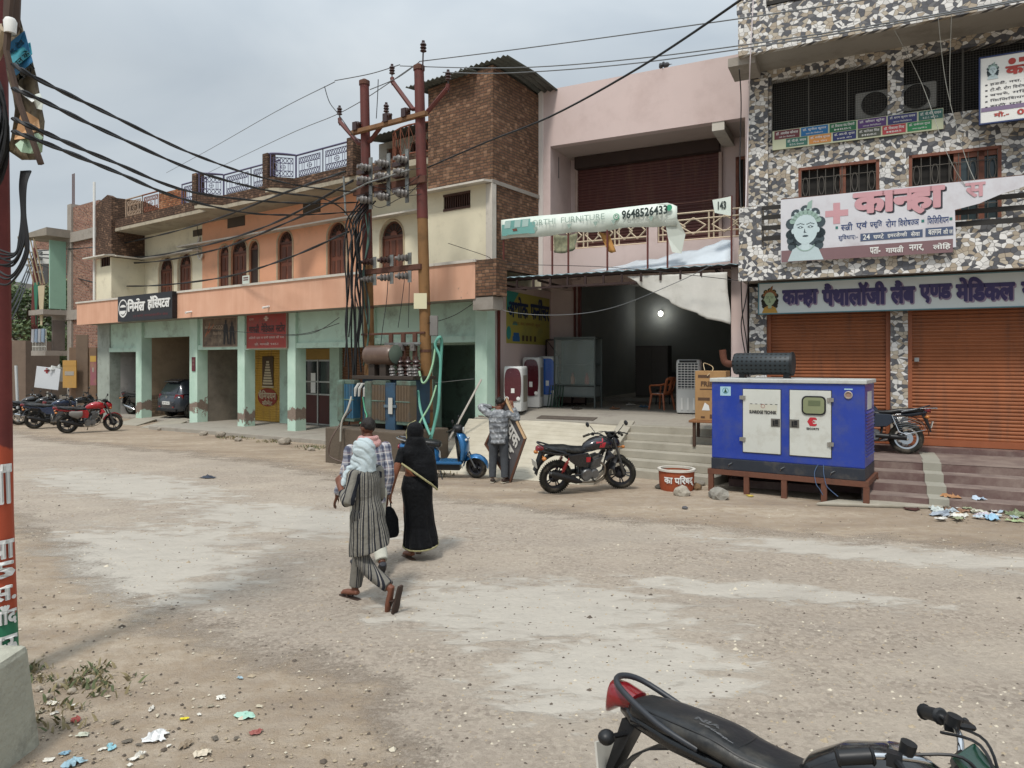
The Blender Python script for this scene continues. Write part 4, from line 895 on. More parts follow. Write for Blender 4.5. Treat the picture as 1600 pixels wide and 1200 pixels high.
def wall_sign():
 F = FP; s = X0 = None
 rt = thing("shop_wall_sign", "yellow and teal painted furniture board on the showroom side wall above the coolers", "sign", F.w(.235, .55, 2.85), F.rz)
 rt.rotation_euler = (0, 0, F.rz+math.pi/2); w, h = 2.9, 1.42
 m = MB(); m.box(0, w, 0, .03, 0, h); m.build("panel", plain('sign_olive_yellow', 'a39a4c', .6, dirt='7d8252', dsc=1.5), rt)
 m = MB(); poly(m, [(0, h), (.75, h), (.35, h*.75), (0, h*.62)], -.003, 0); disc(m, .12, h*.2, .14, .18, -.003, 0); disc(m, .5, h*.36, .16, .1, -.005, 0, 12, 0, 180); rect(m, .35, .8, .06, .2, -.005, 1); rect(m, .4, .75, .2, .3, -.007, 1)
 for x in (.95, 1.2, 1.45, 1.75): rect(m, x, x+.14, .08, .24, -.005, 2)
 m.build("pictures", [plain('sign_teal', '3a8a80'), plain('sign_blue', '2f5f94'), plain('sign_brown', '4a3a2c')], rt)
 m = MB(); m._j(text("अशोक", .05, 1.35, h*.5, h*.92, -.008, .035, 0), None); m._j(text("फनी^चर", 1.5, w-.05, h*.5, h*.95, -.008, .035, 0), None); m.build("lettering", plain('sign_navy', '1d2f52'), rt)
 m = MB(); m._j(text("सोफा, बेड, अलमारी, कूलर", .35, 2.2, h*.35, h*.44, -.008, .0), None); m.build("small_lettering", plain('sign_rust', '8a5a34'), rt)
wall_sign()
def torn_banner():
 F = FP; y = -.35; x0 = F.x(783, y); x1 = F.x(1058, y); z0, z1 = 5.50, 5.98
 rt = thing("torn_banner", "torn pale green furniture banner with sofa picture hanging on red posts", "banner", F.w(x0, y, 0), F.rz)
 t = NT('pale_green_flex'); n = t.noise(1.5, detail=5); t.color(t.mix(t.ramp(n, .3, .7), lin('c6d3c9'), lin('dde4dc'))); t.set(.5); L = x1-x0
 m = MB(); vs = []; N = 40
 def bot(u): return z0-.02+.02*math.sin(u*19)+(.0 if u < .93 else -.5*(u-.93))
 for i in range(N+1):
  u = i/N; yy = .03*math.sin(u*23)+.02*math.sin(u*51); top = z1+.01*math.sin(u*9)-(0 if u < .96 else 2.5*(u-.96))
  vs += [(u*L, yy, bot(u)), (u*L, yy*.5-.02*math.sin(u*31), (z0+z1)/2), (u*L, 0, top)]
 m.add(vs, [(3*i+j, 3*i+3+j, 3*i+4+j, 3*i+1+j) for i in range(N) for j in range(2)])
 def sh(o): q = o.modifiers.new('t', 'SOLIDIFY'); q.thickness = .004; return o
 sh(m.build("flex_sheet", t.m, rt, 60))
 m = MB(); m.add([(L-.28, .0, z0+.1), (L+.0, -.03, z0+.12), (L+.18, .05, z0-.25), (L+.1, 0, z0-.7), (L-.1, -.06, z0-.66), (L-.22, .03, z0-.3)], [(0, 1, 2, 5), (5, 2, 3, 4)]); sh(m.build("hanging_flap", plain('flex_back', 'b9bfb6'), rt))
 e0, e1 = F.x(1113, y)-x0, F.x(1142, y)-x0; m = MB(); m.add([(e0+.05, 0, z1-.32), (e1, 0, z1-.42), (e1, 0, z1+.02), (e0, 0, z1-.02)], [(0, 1, 2, 3)]); sh(m.build("flex_scrap", t.m, rt))
 m = MB(); m._j(text("9648526433", L*.715, L*.955, z0+.19, z0+.40, -.07, .03, 0, dz=.03), None); m._j(text("143", e0+.12, e1-.1, z1-.26, z1-.08, -.012, .03, 0), None); m.build("lettering", plain('banner_ink', '2c3836'), rt)
 m = MB(); m._j(text("ORTHI  FURNITURE", L*.2, L*.62, z0+.24, z0+.38, -.06, .0, 0), None)
 for u in (.22, .42, .57, .67, .87): poly(m, [(L*u-.06, z0+.2), (L*u+.06, z0+.2), (L*u, z0+.08)], -.062, 0)
 m.build("faded_lettering", plain('banner_faint', '8fa49a'), rt)
 m = MB(); disc(m, L*.685, z0+.27, .075, .075, -.06, 0); ring(m, L*.685, z0+.27, .055, .014, -.066, 1); poly(m, [(L*.685-.03, z0+.25), (L*.685+.0, z0+.24), (L*.685+.03, z0+.28), (L*.685+.01, z0+.3)], -.067, 1); disc(m, L*.963, z0+.36, .07, .07, -.06, 0)
 m.build("phone_symbol", [plain('phone_green', '3f9a76'), SIGNW], rt)
 m = MB(); y = -.055; b = z0+.07
 rect(m, .08, .95, b, b+.22, y, 0); rect(m, .05, .2, b-.02, b+.27, y-.003, 0); rect(m, .83, .98, b-.02, b+.27, y-.003, 0); rect(m, .16, .85, b+.2, b+.36, y-.002, 0)
 for x in (.12, .4, .62): poly(m, [(x, b+.17), (x+.17, b+.17), (x+.19, b+.35), (x+.02, b+.35)], y-.006, 1)
 poly(m, [(.38, b+.08), (.5, b+.08), (.47, b+.15), (.35, b+.14)], y-.008, 2)
 m.build("sofa_picture", [plain('sofa_teal', '6fa39d'), plain('cushion_pale', 'a4bdb8'), plain('cushion_brown', '6e4a40')], rt)
 m = MB(); m.tube(sag((L*.9, 0, z1+.0), (e1, 0, z1+.02), .05), .006, 4); m.build("tie_rope", RUST, rt)
torn_banner()
def cloth(name, label, cat, pts, nu, nv, mt, wob=.04, th=.004, seed=0, part=None):
 """a hanging sheet: bilinear patch between four corners with folds"""
 a, b, c, d = [Vector(p) for p in pts]; m = MB(); vs = []
 for i in range(nu+1):
  for j in range(nv+1):
   u, v = i/nu, j/nv; p = a.lerp(b, u).lerp(d.lerp(c, u), v); n = (b-a).cross(d-a).normalized()
   vs.append(p+n*wob*(math.sin(u*17+seed+v*3)+.6*math.sin(u*39+v*7+seed))*(.3+.7*v)+Vector((0, 0, -1))*wob*1.2*math.sin(math.pi*u))
 m.add(vs, [(i*(nv+1)+j, (i+1)*(nv+1)+j, (i+1)*(nv+1)+j+1, i*(nv+1)+j+1) for i in range(nu) for j in range(nv)])
 o = m.build(name, mt, None, 70); q = o.modifiers.new('t', 'SOLIDIFY'); q.thickness = th; return tag(o, label, cat)
w = FP.w
tarp = mat('white_tarp', 'c8c6bf', .75, .08, 2, dirt='a8a59c', dsc=1.5, bump=.003, bsc=20)
t1 = MB(); A, B, C = w(FP.x(978, -.3), -.3, 4.36), w(FP.x(1136, -.4), -.4, 4.32), w(FP.x(1140, -.5), -.5, FP.loc(1140, 507, -.5)[1])
vs = []; N = 18
for i in range(N+1):
 for j in range(N+1):
  u, v = i/N, j/N; top = A.lerp(B, u); bz = A.lerp(C, u**.8); bz = bz+Vector((0, 0, -.12*math.sin(math.pi*u))); p = top.lerp(bz, v)
  vs.append(p+Vector((.447, -.894, 0))*(.07*math.sin(u*20+v*2)*v+.03*math.sin(u*47+v*5)))
t1.add(vs, [(i*(N+1)+j, (i+1)*(N+1)+j, (i+1)*(N+1)+j+1, i*(N+1)+j+1) for i in range(N) for j in range(N)])
o = t1.build("shade_cloth", tarp, None, 70); o.modifiers.new('t', 'SOLIDIFY').thickness = .004; tag(o, "off white shade cloth hanging in a triangle under the blue awning", "tarpaulin")
cloth("plastic_sheet", "pale blue plastic sheet lying on top of the tin awning", "tarpaulin", [w(2.6, .5, 4.66), w(FP.x(1143, -.2), -.25, 4.58), w(FP.x(1143, .3), .3, 5.15), w(3.2, 1.45, 4.9)], 14, 8, mat('pale_blue_plastic', 'c5ced5', .4, .1, 3), .03, seed=2)
cloth("orange_rag", "torn orange rag dangling from the balcony grille behind the torn banner", "rag", [w(FP.x(935, -.2), -.2, 5.5), w(FP.x(951, -.2), -.2, 5.46), w(FP.x(962, -.2), -.2, 4.98), w(FP.x(950, -.2), -.2, 5.0)], 4, 6, mat('orange_rag', 'b5854a', .8, .2, 6), .03, seed=1)
cloth("painted_rag", "crumpled patterned cloth stuck behind the grille under the sofa picture", "rag", [w(FP.x(866, .9), .9, 5.75), w(FP.x(902, .9), .9, 5.72), w(FP.x(900, .9), .9, 5.3), w(FP.x(866, .9), .9, 5.25)], 6, 6, mat('patterned_rag', '8a8a70', .8, .5, 7, dirt='5a6a60', dsc=5), .05, seed=4)
def portrait(m, cx, cz, s, y, mis):
 """plain generic portrait of a curly-haired child in a flower crown: skin, hair, line, leaf, robe"""
 skin, hair, line, leaf, robe = mis
 for k in range(9):
  a = R(-60+k*37.5); disc(m, cx+s*.3*math.cos(a), cz+s*.02+s*.36*math.sin(a), s*.11, s*.12, y, hair, 12)
 for sx in (-1, 1):
  for k in range(3): disc(m, cx+sx*s*(.3-.02*k), cz-s*(.12+.13*k), s*.1, s*.1, y, hair, 12)
 poly(m, [(cx-s*.36, cz-s*.70), (cx+s*.36, cz-s*.70), (cx+s*.26, cz-s*.45), (cx+s*.1, cz-s*.36), (cx-s*.1, cz-s*.36), (cx-s*.26, cz-s*.45)], y-.002, robe)
 rect(m, cx-s*.08, cx+s*.08, cz-s*.5, cz-s*.2, y-.004, skin)
 disc(m, cx, cz-s*.02, s*.245, s*.33, y-.006, skin, 28)
 for k in range(9): a = R(15+k*18.75); disc(m, cx+s*.27*math.cos(a), cz+s*.1+s*.24*math.sin(a), s*.06, s*.055, y-.008, leaf, 10)
 for k in range(7): a = R(25+k*21.7); disc(m, cx+s*.29*math.cos(a), cz+s*.14+s*.27*math.sin(a), s*.025, s*.025, y-.01, robe, 8)
 poly(m, [(cx+s*.02, cz+s*.4), (cx+s*.12, cz+s*.4), (cx+s*.14, cz+s*.6), (cx+s*.05, cz+s*.55)], y-.004, leaf)
 for sx in (-1, 1):
  e = cx+sx*s*.1; poly(m, [(e-s*.065, cz+s*.02), (e, cz+s*.055), (e+s*.065, cz+s*.02), (e, cz-s*.005)], y-.009, line); disc(m, e, cz+s*.02, s*.02, s*.02, y-.011, skin, 8)
  for q in range(5): t = -1+q*.5; rect(m, e+s*.032*(q-2.5), e+s*.032*(q-1.5), cz+s*(.1-.012*abs(q-2)), cz+s*(.115-.012*abs(q-2)), y-.009, line)
  disc(m, cx+sx*s*.25, cz-s*.05, s*.035, s*.06, y-.004, skin, 10)
 poly(m, [(cx-s*.015, cz+s*.0), (cx-s*.035, cz-s*.1), (cx+s*.03, cz-s*.1), (cx+s*.0, cz-s*.085)], y-.009, line)
 disc(m, cx, cz-s*.17, s*.06, s*.02, y-.009, line, 12); ring(m, cx, cz-s*.3, s*.2, s*.02, y-.007, leaf, 14, 200, 340)
def clinic_banner():
 F = FR; y = -1.18; x0 = F.x(1220, y); z0 = F.loc(1217, 411, y)[1]; z1 = F.loc(1222, 312, y)[1]; x1 = F.x(1490, y); xt = 2.6
 rt = thing("clinic_banner", "big faded white clinic banner with child portrait and pink letters, torn at the right", "banner", F.w(x0, y, z0), F.rz)
 w, h = x1-x0, z1-z0; W2 = xt-x0
 def P(px, py): a, b = F.loc(px, py, y); return a-x0, b-z0
 out = [(0, 0), P(1494, 386), P(1492, 328), P(1530, 318), P(1560, 305), P(1610, 288), (P(1610, 0)[0], h+.02), (0, h)]
 m = MB(); poly(m, out, 0, 0)
 band = [(0, -.0), P(1494, 386), P(1494, 380), (w*.28, h*.19), (0, h*.19)]
 poly(m, [(0.01, .01), (w-.01, .01), (w-.01, h*.2), (w*.3, h*.19), (0.01, h*.19)], -.004, 1)
 m.build("flex_sheet", [plain('faded_flex', 'cbcbd0', .5, dirt='b5aeb2', dsc=1.2), plain('mauve_band', '7a5f62')], rt)
 M = MB(); portrait(M, w*.155, h*.52, h*.72, -.006, (0, 1, 1, 2, 3)); M.build("portrait", [plain('pale_skin_print', 'bccdd0'), plain('grey_hair_print', '3d4a50'), plain('flower_print', '8fa89e'), plain('robe_print', 'b3c3c6')], rt)
 m = MB(); cx, cz, s = w*.345, h*.71, h*.16; rect(m, cx-s*.3, cx+s*.3, cz-s, cz+s, -.005, 0); rect(m, cx-s, cx-s*.3, cz-s*.3, cz+s*.3, -.005, 0); rect(m, cx+s*.3, cx+s, cz-s*.3, cz+s*.3, -.005, 0)
 ttl = text("का{न}हा", w*.44, w*.955, h*.6, h*.99, -.008, .05, 0); m._j(ttl, None)
 t2 = text("स", P(1508, 0)[0], P(1540, 0)[0], h*.77, h*.98, -.008, .03, 0); m._j(t2, None); m.build("title_lettering", plain('faded_pink', 'c2949a'), rt)
 sh_ = MB(); sh_.add([(v[0]+.03, -.004, v[2]-.03) for v in ttl.v], ttl.f); sh_.build("title_shadow_print", plain('grey_print', '55565f'), rt)
 m = MB(); nv = 0
 for s_, a, b in (("{स}त~ी", .37, .44), ("एवं", .46, .525), ("प~सूित", .54, .61), ("रोग", .63, .69), ("िवशेष{ज}ञ", .70, .815), ("िफिजिशयन", .86, .975)): m._j(text(s_, w*a+.0, w*b, h*.435, h*.56, -.006, .015, 0), None)
 m._j(text("सुिवधाएः-", w*.355, w*.47, h*.28, h*.38, -.006, .01, 0), None); m.build("navy_lettering", plain('navy_print', '2f4370'), rt)
 m = MB();
 for x in (.345, .835, .985): rect(m, w*x-.02, w*x+.025, h*.47, h*.51, -.006, 0)
 m.build("bullet_mark", plain('green_print', '2f6f68'), rt)
 m = MB(); rect(m, w*.485, w*.835, h*.255, h*.37, -.006, 0); rect(m, w*.85, w*.998, h*.255, h*.38, -.006, 0); m.build("caption_strip", plain('slate_print', '4a5670'), rt)
 m = MB();
 for s_, a, b in (("24", .5, .54), ("घ{ण}टे", .56, .62), ("इमरजे{न}सी", .64, .75), ("सेवा", .77, .82), ("बलगम", .865, .935), ("की ज", .945, .995)): m._j(text(s_, w*a, w*b, h*.275, h*.355, -.01, .012), None)
 for s_, a, b in (("पता-", .54, .6), ("गायत~ी", .63, .73), ("नगर,", .76, .84), ("लोिह", .89, .985)): m._j(text(s_, w*a, w*b, h*.05, h*.155, -.01, .02), None)
 m.build("white_lettering", SIGNW, rt)
 rope = MB(); rope.tube([(0, .05, h+.02), (w*.5, .03, h+.0), (P(1610, 0)[0], .03, h+.03)], .012, 5); rope.build("top_rod", RUST, rt)
clinic_banner()
def pathology_sign():
 F = FR; y = -.45; x0, z1 = F.loc(1186, 444, y); z0 = F.loc(1186, 490, y)[1]; x1 = 2.2
 rt = thing("pathology_sign", "long pale blue shop sign with big purple letters above the orange shutters", "sign", F.w(x0, y, z0), F.rz)
 w, h = x1-x0, z1-z0; t = NT('pale_blue_board'); n = t.noise(1, detail=4); t.color(t.mix(n, lin('bcc8c8'), lin('d4dada'))); t.set(.4)
 board(F, x0, x1, z0, z1, y, .12, rt, t.m, plain('board_edge', '57808a'), .02)
 M = MB(); portrait(M, .22, h*.5, h*.7, -.006, (0, 1, 1, 2, 3)); M.build("portrait", [plain('skin_print2', '9fb08f'), plain('dark_hair_print', '2e2a22'), plain('flower_print2', '8a5a3a'), plain('robe_print2', 'b08a3a')], rt)
 def px(a): return F.x(a, y)-x0
 words = [("का{न}हा", 1222, 1278), ("पैथालॉजी", 1284, 1385), ("लैब", 1391, 1430), ("ए{ण}ड", 1436, 1487), ("मेिडकल", 1493, 1586), ("{स}टोर", 1595, 1680)]
 fr, bk = MB(), MB()
 for s_, a, b in words:
  hi = .92 if s_ in ("पैथालॉजी", "लैब", "मेिडकल", "{स}टोर") else .76
  g = text(s_, px(a), px(b), h*.17, h*hi, -.012, .05); fr._j(g, None); g2 = text(s_, px(a), px(b), h*.17, h*hi, -.006, .085); bk.add([(v[0]+.022, v[1], v[2]-.025) for v in g2.v], g2.f)
 fr.build("lettering", plain('deep_purple', '352a5c', .35), rt); bk.build("lettering_outline", plain('mauve_outline', '8f7f94'), rt)
pathology_sign()
def name_board():
 F = FR; y = -.06;
 def P(px, py): return F.loc(px, py, y)
 x0 = P(1207, 220)[0]; x1 = P(1474, 190)[0]; z1 = P(1210, 205)[1]; z0 = P(1206, 235)[1]
 rt = thing("doctor_name_board", "pale cream board carrying two rows of coloured doctor name plates under the screened openings", "sign", F.w(x0, y, z0), F.rz)
 w, h = x1-x0, z1-z0; board(F, x0, x1, z0, z1, y, .04, rt, plain('cream_board', 'c8ccae'))
 top = [("6e3b40", "डॉ. अवधेश कौशल", "{स}त~ी रोग िवशेष{ज}ञ"), ("2c6fa6", "डॉ. सुनील कुमार", "बाल रोग िवशेष{ज}ञ"), ("2f6b4a", "डॉ. िवकास चंद ितवारी", "MBBS"), ("5c3f75", "डॉ. कौशर कुरैश", "जनरल िफिजिशयन"), ("3d3f70", "डॉ. शरण कुमार यादव", "जनरल िफिजिशयन"), ("3d6a62", "डॉ. वी.पी. यादव", "B.D.S. M.D.S.")]
 bot = [("3f6f62", "डॉ. पी.के. यादव", "B.D.S. Dental"), ("c98a4c", "डॉ. मनीष गु{प}ता", "नेत~ रोग"), ("2d3566", "डॉ. आर.पी. गु{प}ता", "हड{ड}ी रोग"), ("505349", "डॉ. किनका िसंह", "MBBS"), ("b0444a", "डॉ. िवकास िमश~", "MBBS"), ("2f7f50", "डॉ. राजेन{द}र गु{प}त", "आयुव^ेद")]
 tx = [1209, 1250.5, 1295, 1339, 1386, 1434, 1474.5]; bx = [1227, 1263, 1300, 1339, 1377.5, 1416.5, 1457]
 for row, xs, a, b in ((top, tx, .53, .97), (bot, bx, .07, .5)):
  for i, (c, s1, s2) in enumerate(row):
   u0, u1 = P(xs[i], 200)[0]-x0+.015, P(xs[i+1], 200)[0]-x0-.015; m = MB(); m.box(u0, u1, -.008, 0, h*a, h*b, 0); W_ = u1-u0
   m._j(text(s1, u0+W_*.06, u1-W_*.06, h*(a+(b-a)*.5), h*(a+(b-a)*.88), -.011, .012, 1), None); m._j(text(s2, u0+W_*.18, u1-W_*.18, h*(a+(b-a)*.14), h*(a+(b-a)*.34), -.011, .004, 1), None)
   m.build("name_plate", [plain('plate_'+c, c), SIGNW], rt)
name_board()
def corner_board():
 F = FR; y = -.5;
 def P(px, py): return F.loc(px, py, y)
 x0 = P(1532, 150)[0]; z1 = P(1533, 92)[1]; z0 = P(1534, 193)[1]; w, h = 1.5, z1-z0
 rt = thing("hanging_clinic_board", "white clinic board with blue rim and red heading hung on the upper tiled wall", "sign", F.w(x0, y, z0), F.rz)
 board(F, x0, x0+w, z0, z1, y, .05, rt, SIGNW, plain('blue_rim', '2f3d66'), .025)
 m = MB(); m._j(text("का{न}हा", w*.26, w*.78, h*.66, h*.82, -.005, .05), None); disc(m, w*.33, h*.89, .06, .06, -.005, 0); rect(m, w*.4, w*.62, h*.86, h*.93, -.005, 0); m._j(text("मो.-", w*.14, w*.3, h*.07, h*.15, -.005, .03), None); m._j(text("05192", w*.38, w*.75, h*.06, h*.15, -.005, .03), None); m.build("red_lettering", plain('board_red', 'a8413a'), rt)
 m = MB()
 for k, s_ in enumerate(("हड{ड}ी, नस, चम^ व दाद रोग", "टी.बी. रोग िवशेष{ज}ञ", "बच{च}े, मिहला एवं रोग", "िफिजिशयन एवं दमा रोग", "स{त}ी एवं प~सूित रोग")):
  z = h*(.56-.085*k); m._j(text(s_, w*.1, w*(.9 if k != 1 else .55), z, z+h*.055, -.005, .01), None); rect(m, w*.05, w*.075, z+.01, z+.035, -.005, 0)
 m.build("lettering", plain('board_ink', '3a3a44'), rt)
 m = MB(); rect(m, .01, w, h*.17, h*.235, -.005, 0); m.build("caption_strip", plain('mauve_strip', '7a6b86'), rt)
 M = MB(); portrait(M, w*.13, h*.8, h*.2, -.005, (0, 1, 1, 2, 3)); M.build("portrait", [plain('pale_skin_print'), plain('grey_hair_print'), plain('flower_print'), plain('robe_print')], rt)
corner_board()
def outdoor_unit(px, py, label):
 F = FR; y = .12; x, z = F.loc(px, py, y); rt = thing("air_conditioner_unit", label, "air conditioner", F.w(x, y, z), F.rz, "outdoor air conditioner units behind the wire screens")
 MB().box(-.36, .36, .0, .26, 0, .56).build("casing", plain('ac_grey', '8a8a86', .6), rt, 40, .05)
 m = MB(); m.tube([(.0+.235*math.cos(R(k*18)), -.012, .28+.235*math.sin(R(k*18))) for k in range(20)], .014, 5, loop=True)
 for q in (.06, .12, .18): m.tube([(q*math.cos(R(k*24)), -.012, .28+q*math.sin(R(k*24))) for k in range(15)], .005, 4, loop=True)
 for k in range(6): m.tube([(.0, -.012, .28), (.235*math.cos(R(k*60)), -.012, .28+.235*math.sin(R(k*60)))], .006, 4)
 m.build("fan_guard", BLACKP, rt); m = MB(); disc(m, 0, .28, .22, .22, -.004, 0); m.build("fan", BLACKV, rt)
outdoor_unit(1366, 183, "grey outdoor air conditioner unit behind the screen left of the tiled pier")
outdoor_unit(1432, 172, "grey outdoor air conditioner unit behind the screen right of the tiled pier")
YB = mat('bamboo_yellow_pole', '7f5d38', .7, .2, 2, dirt='5f4527', dsc=3)
GALV = mat('galvanised', '8c8f8d', .5, .15, 4, metal=.6, dirt='5f5a52', dsc=5)
PORC = mat('brown_porcelain', '3a2622', .3, .15, 6, spec=.6); PORCW = mat('grey_porcelain', '6f6b68', .35, .25, 5, dirt='35302e', dsc=6)
CABLE = mat('black_cable', '1b1c1e', .55, .2, 4)
P1, P2 = Vector((-3.50, 17.5, 0)), Vector((-1.95, 16.42, 0))
AX = (P2-P1).normalized(); RZP = math.atan2(AX.y, AX.x)
def insulator(m, base, d, mi=0, s=1.0, n=3):
 d = Vector(d).normalized(); b = Vector(base)
 pts = []; rs = []
 for k in range(n):
  for q, r in ((0, .03), (.02, .065), (.05, .05), (.055, .03)): pts.append(b+d*s*(k*.06+q)); rs.append(r*s)
 pts.append(b+d*s*(n*.06+.04)); rs.append(.03*s); m.tube(pts, rs, 10, mi)
def pole(base, lean, h, label, ztrans, arms):
 rt = thing("power_pole", label, "pole", base)
 top = Vector(lean)+Vector((0, 0, h)); f = lambda z: Vector(lean)*(z/h)+Vector((0, 0, z))
 pl = MB(); pl.tube([f(-.2), f(ztrans)], [.14, .125], 14); lo = pl.build("lower_shaft", YB, rt, 40)
 m = MB()
 for z in (1.2, 2.6, 3.7): m.tube([f(z-.03), f(z+.03)], .142, 12)
 m.build("clamp_band", RUST, rt)
 m = MB(); m.tube([f(ztrans-.02), f(h*.8), f(h)], [.13, .12, .115], 14); m.build("upper_shaft", REDIRON, rt, 40)
 m = MB(); m.tube([f(h-.06), f(h+.04)], .135, 12); m.tube([f(h+.04), f(h+.09)], [.12, .05], 12); m.build("pole_cap", RUST, rt)
 for (dx, dz0, dz1) in arms:
  m = MB(); a = f(h-dz0); b = a+AX*dx+Vector((0, 0, dz1)); k = a+AX*dx*.25+Vector((0, 0, dz1*.04)); m.tube([a, k, b], .055, 6); m.tube([b+AX*(-.03 if dx > 0 else .03)+Vector((0, 0, -.06)), b+Vector((0, 0, .08))], .05, 6); ar = m.build("cross_arm", REDIRON, rt)
  i = MB(); i.tube([b-Vector((0, 0, .1)), b+Vector((0, 0, .2))], .015, 6); insulator(i, b+Vector((0, 0, .16)), (0, 0, 1), 0, 1.1, 3); i.build("insulator", PORC, ar, 50)
 return rt, f
r1, f1 = pole(P1, (-.18, .05, 0), 9.3, "brown leaning power pole left of the transformer with two raised arms", 4.9, ((-.95, 1.5, .72), (.72, 1.5, .45)))
r2, f2 = pole(P2, (-.22, .0, 0), 9.2, "brown power pole right of the transformer with insulator on its top", 5.7, ((-.9, .95, .85), (.85, 1.1, .45)))
i = MB(); i.tube([f2(9.2)+Vector((.1, -.12, -.1)), f2(9.2)+Vector((.12, -.15, .4))], .018, 6); insulator(i, f2(9.2)+Vector((.12, -.15, .3)), (0, 0, 1), 0, 1.2, 3); i.build("insulator", PORC, r2, 50)
m = MB(); m.obox(f2(4.1)+Vector((-.07, -.16, -.35)), .3, .01, .36); m.build("paper_notice", plain('old_paper', 'cfc9a8'), r2)
m = MB(); m.obox(f2(3.3)+Vector((.22, -.1, -.12)), .18, .14, .46); m.build("meter_box", mat('meter_grey', '77736f', .6), r2, None, .01)
def onpole(z, d=.13): return P1+f1(z), P2+f2(z)
def beam(zz, label, mt=RUST, th=.09, ext=.2, front=.16, hh=.1):
 a, b = onpole(zz); fo = Vector((AX.y, -AX.x, 0))*front; rt = thing("cross_beam", label, "beam", a+fo, RZP)
 L = (b-a).length; m = MB(); m.box(-ext, L+ext, -th/2, th/2, -hh/2, hh/2); m.build("beam", mt, rt, None, .01); return rt, L
bt, L = beam(8.05, "rusty upper beam joining both power poles near the roof line", mat('rusty_beam', '7a5a3e', .75, .25, 4), .12, .3, .17, .1)
for x in (-.1, .95, 1.55): m = MB(); m.obox((x, -.02, .12), .14, .18, .2); insulator(m, (x-.1, -.02, .16), (1, 0, .1), 0, 1.1, 3); m.build("insulator", PORC, bt, 50)
bt, L = beam(6.55, "dark fuse beam with grey plates and porcelain stacks below the roof balcony", RUST, .1, .25, .17, .16)
for x in (.42, 1.02, 1.62):
 m = MB(); m.box(x-.05, x+.05, -.1, -.07, -.5, .75); m.build("mounting_plate", GALV, bt)
 m = MB()
 for z in (-.3, .18, .48):
  insulator(m, (x+.02, -.12, z), (-.4, -1, .0), 0, 1.5, 3); insulator(m, (x-.3, -.02, z+.05), (.7, -1, -.1), 0, 1.3, 3)
 m.build("insulator_stack", PORCW, bt, 50)
 m = MB()
 for z in (-.2, .15, .4): m.box(x-.36, x-.08, -.22, -.06, z-.05, z+.06)
 m.build("fuse_holder", PORC, bt, None, .01)
m = MB(); m.tube([(-.3, -.3, -.1), (.6, -.36, .05), (L+.0, -.28, .18)], .02, 6); m.tube([(-.3, -.3, .35), (-.25, -.28, -.6)], .025, 6); m.build("operating_rod", GALV, bt)
bt, L = beam(4.55, "dark lower fuse beam carrying six drop insulators between the poles", RUST, .1, .05, .16, .13)
for x in (.35, .92, 1.5):
 for z in (.22, -.2):
  m = MB(); m.box(x+.06, x+.17, -.07, -.05, z-.15, z+.12); m.build("mounting_plate", GALV, bt); m = MB(); insulator(m, (x+.08, -.08, z), (-1, -.5, 0), 0, 1.4, 3); m.build("insulator", PORCW if z < 0 or x > 1.2 else PORC, bt, 50)
bt, L = beam(3.02, "thin rusty pipe joining the poles above the low voltage fuses", RUST, .05, .1, .15, .05)
for x in (.88, 1.28, 1.65):
 rt = thing("fuse_panel", {.88: "rusty upright fuse strip with clamps, left of the three over the transformer", 1.28: "rusty upright fuse strip with clamps, middle of the three over the transformer", 1.65: "rusty upright fuse strip with clamps, right of the three over the transformer"}[x], "fuse", bt.location+AX*x+Vector((.03, -.05, 1.4-3.02)), RZP)
 m = MB(); m.box(-.06, .06, -.02, .02, 0, 1.62); m.build("strip", RUST, rt)
 for z in (.12, .62, 1.2):
  m = MB(); m.box(-.07, .05, -.09, -.02, z, z+.18); m.cyl((-.01, -.1, z+.12), (-.01, -.04, z+.12), .035, 8); m.build("clamp", PORCW, rt); m = MB(); m.box(.07, .16, -.05, .0, z+.12, z+.15); m.build("lug", GALV, rt)
for z, nm in ((2.75, "upper"), (2.25, "middle"), (1.72, "lower")):
 q = bt.location+AX*.72; m = MB(); m.box(0, 1.15, -.06, -.03, 0, .05); o = m.build("angle_bar", GALV); tag(at(o, (q.x+.03, q.y-.08, z), RZP), nm+" galvanised bar tying the fuse strips together", "bar")
pl0 = G(508, 722); RP = RZP
m = MB(); m.box(0, 2.5, 0, 1.5, -.1, .82); o = m.build("transformer_plinth", mat('dirty_brick_plinth', '61564a', .95, .25, 2, dirt='4a4037', dsc=2, bump=.01, bsc=20), None, None, .03); tag(at(o, pl0, RP), "low dirty brown cement plinth under the transformer", "plinth")
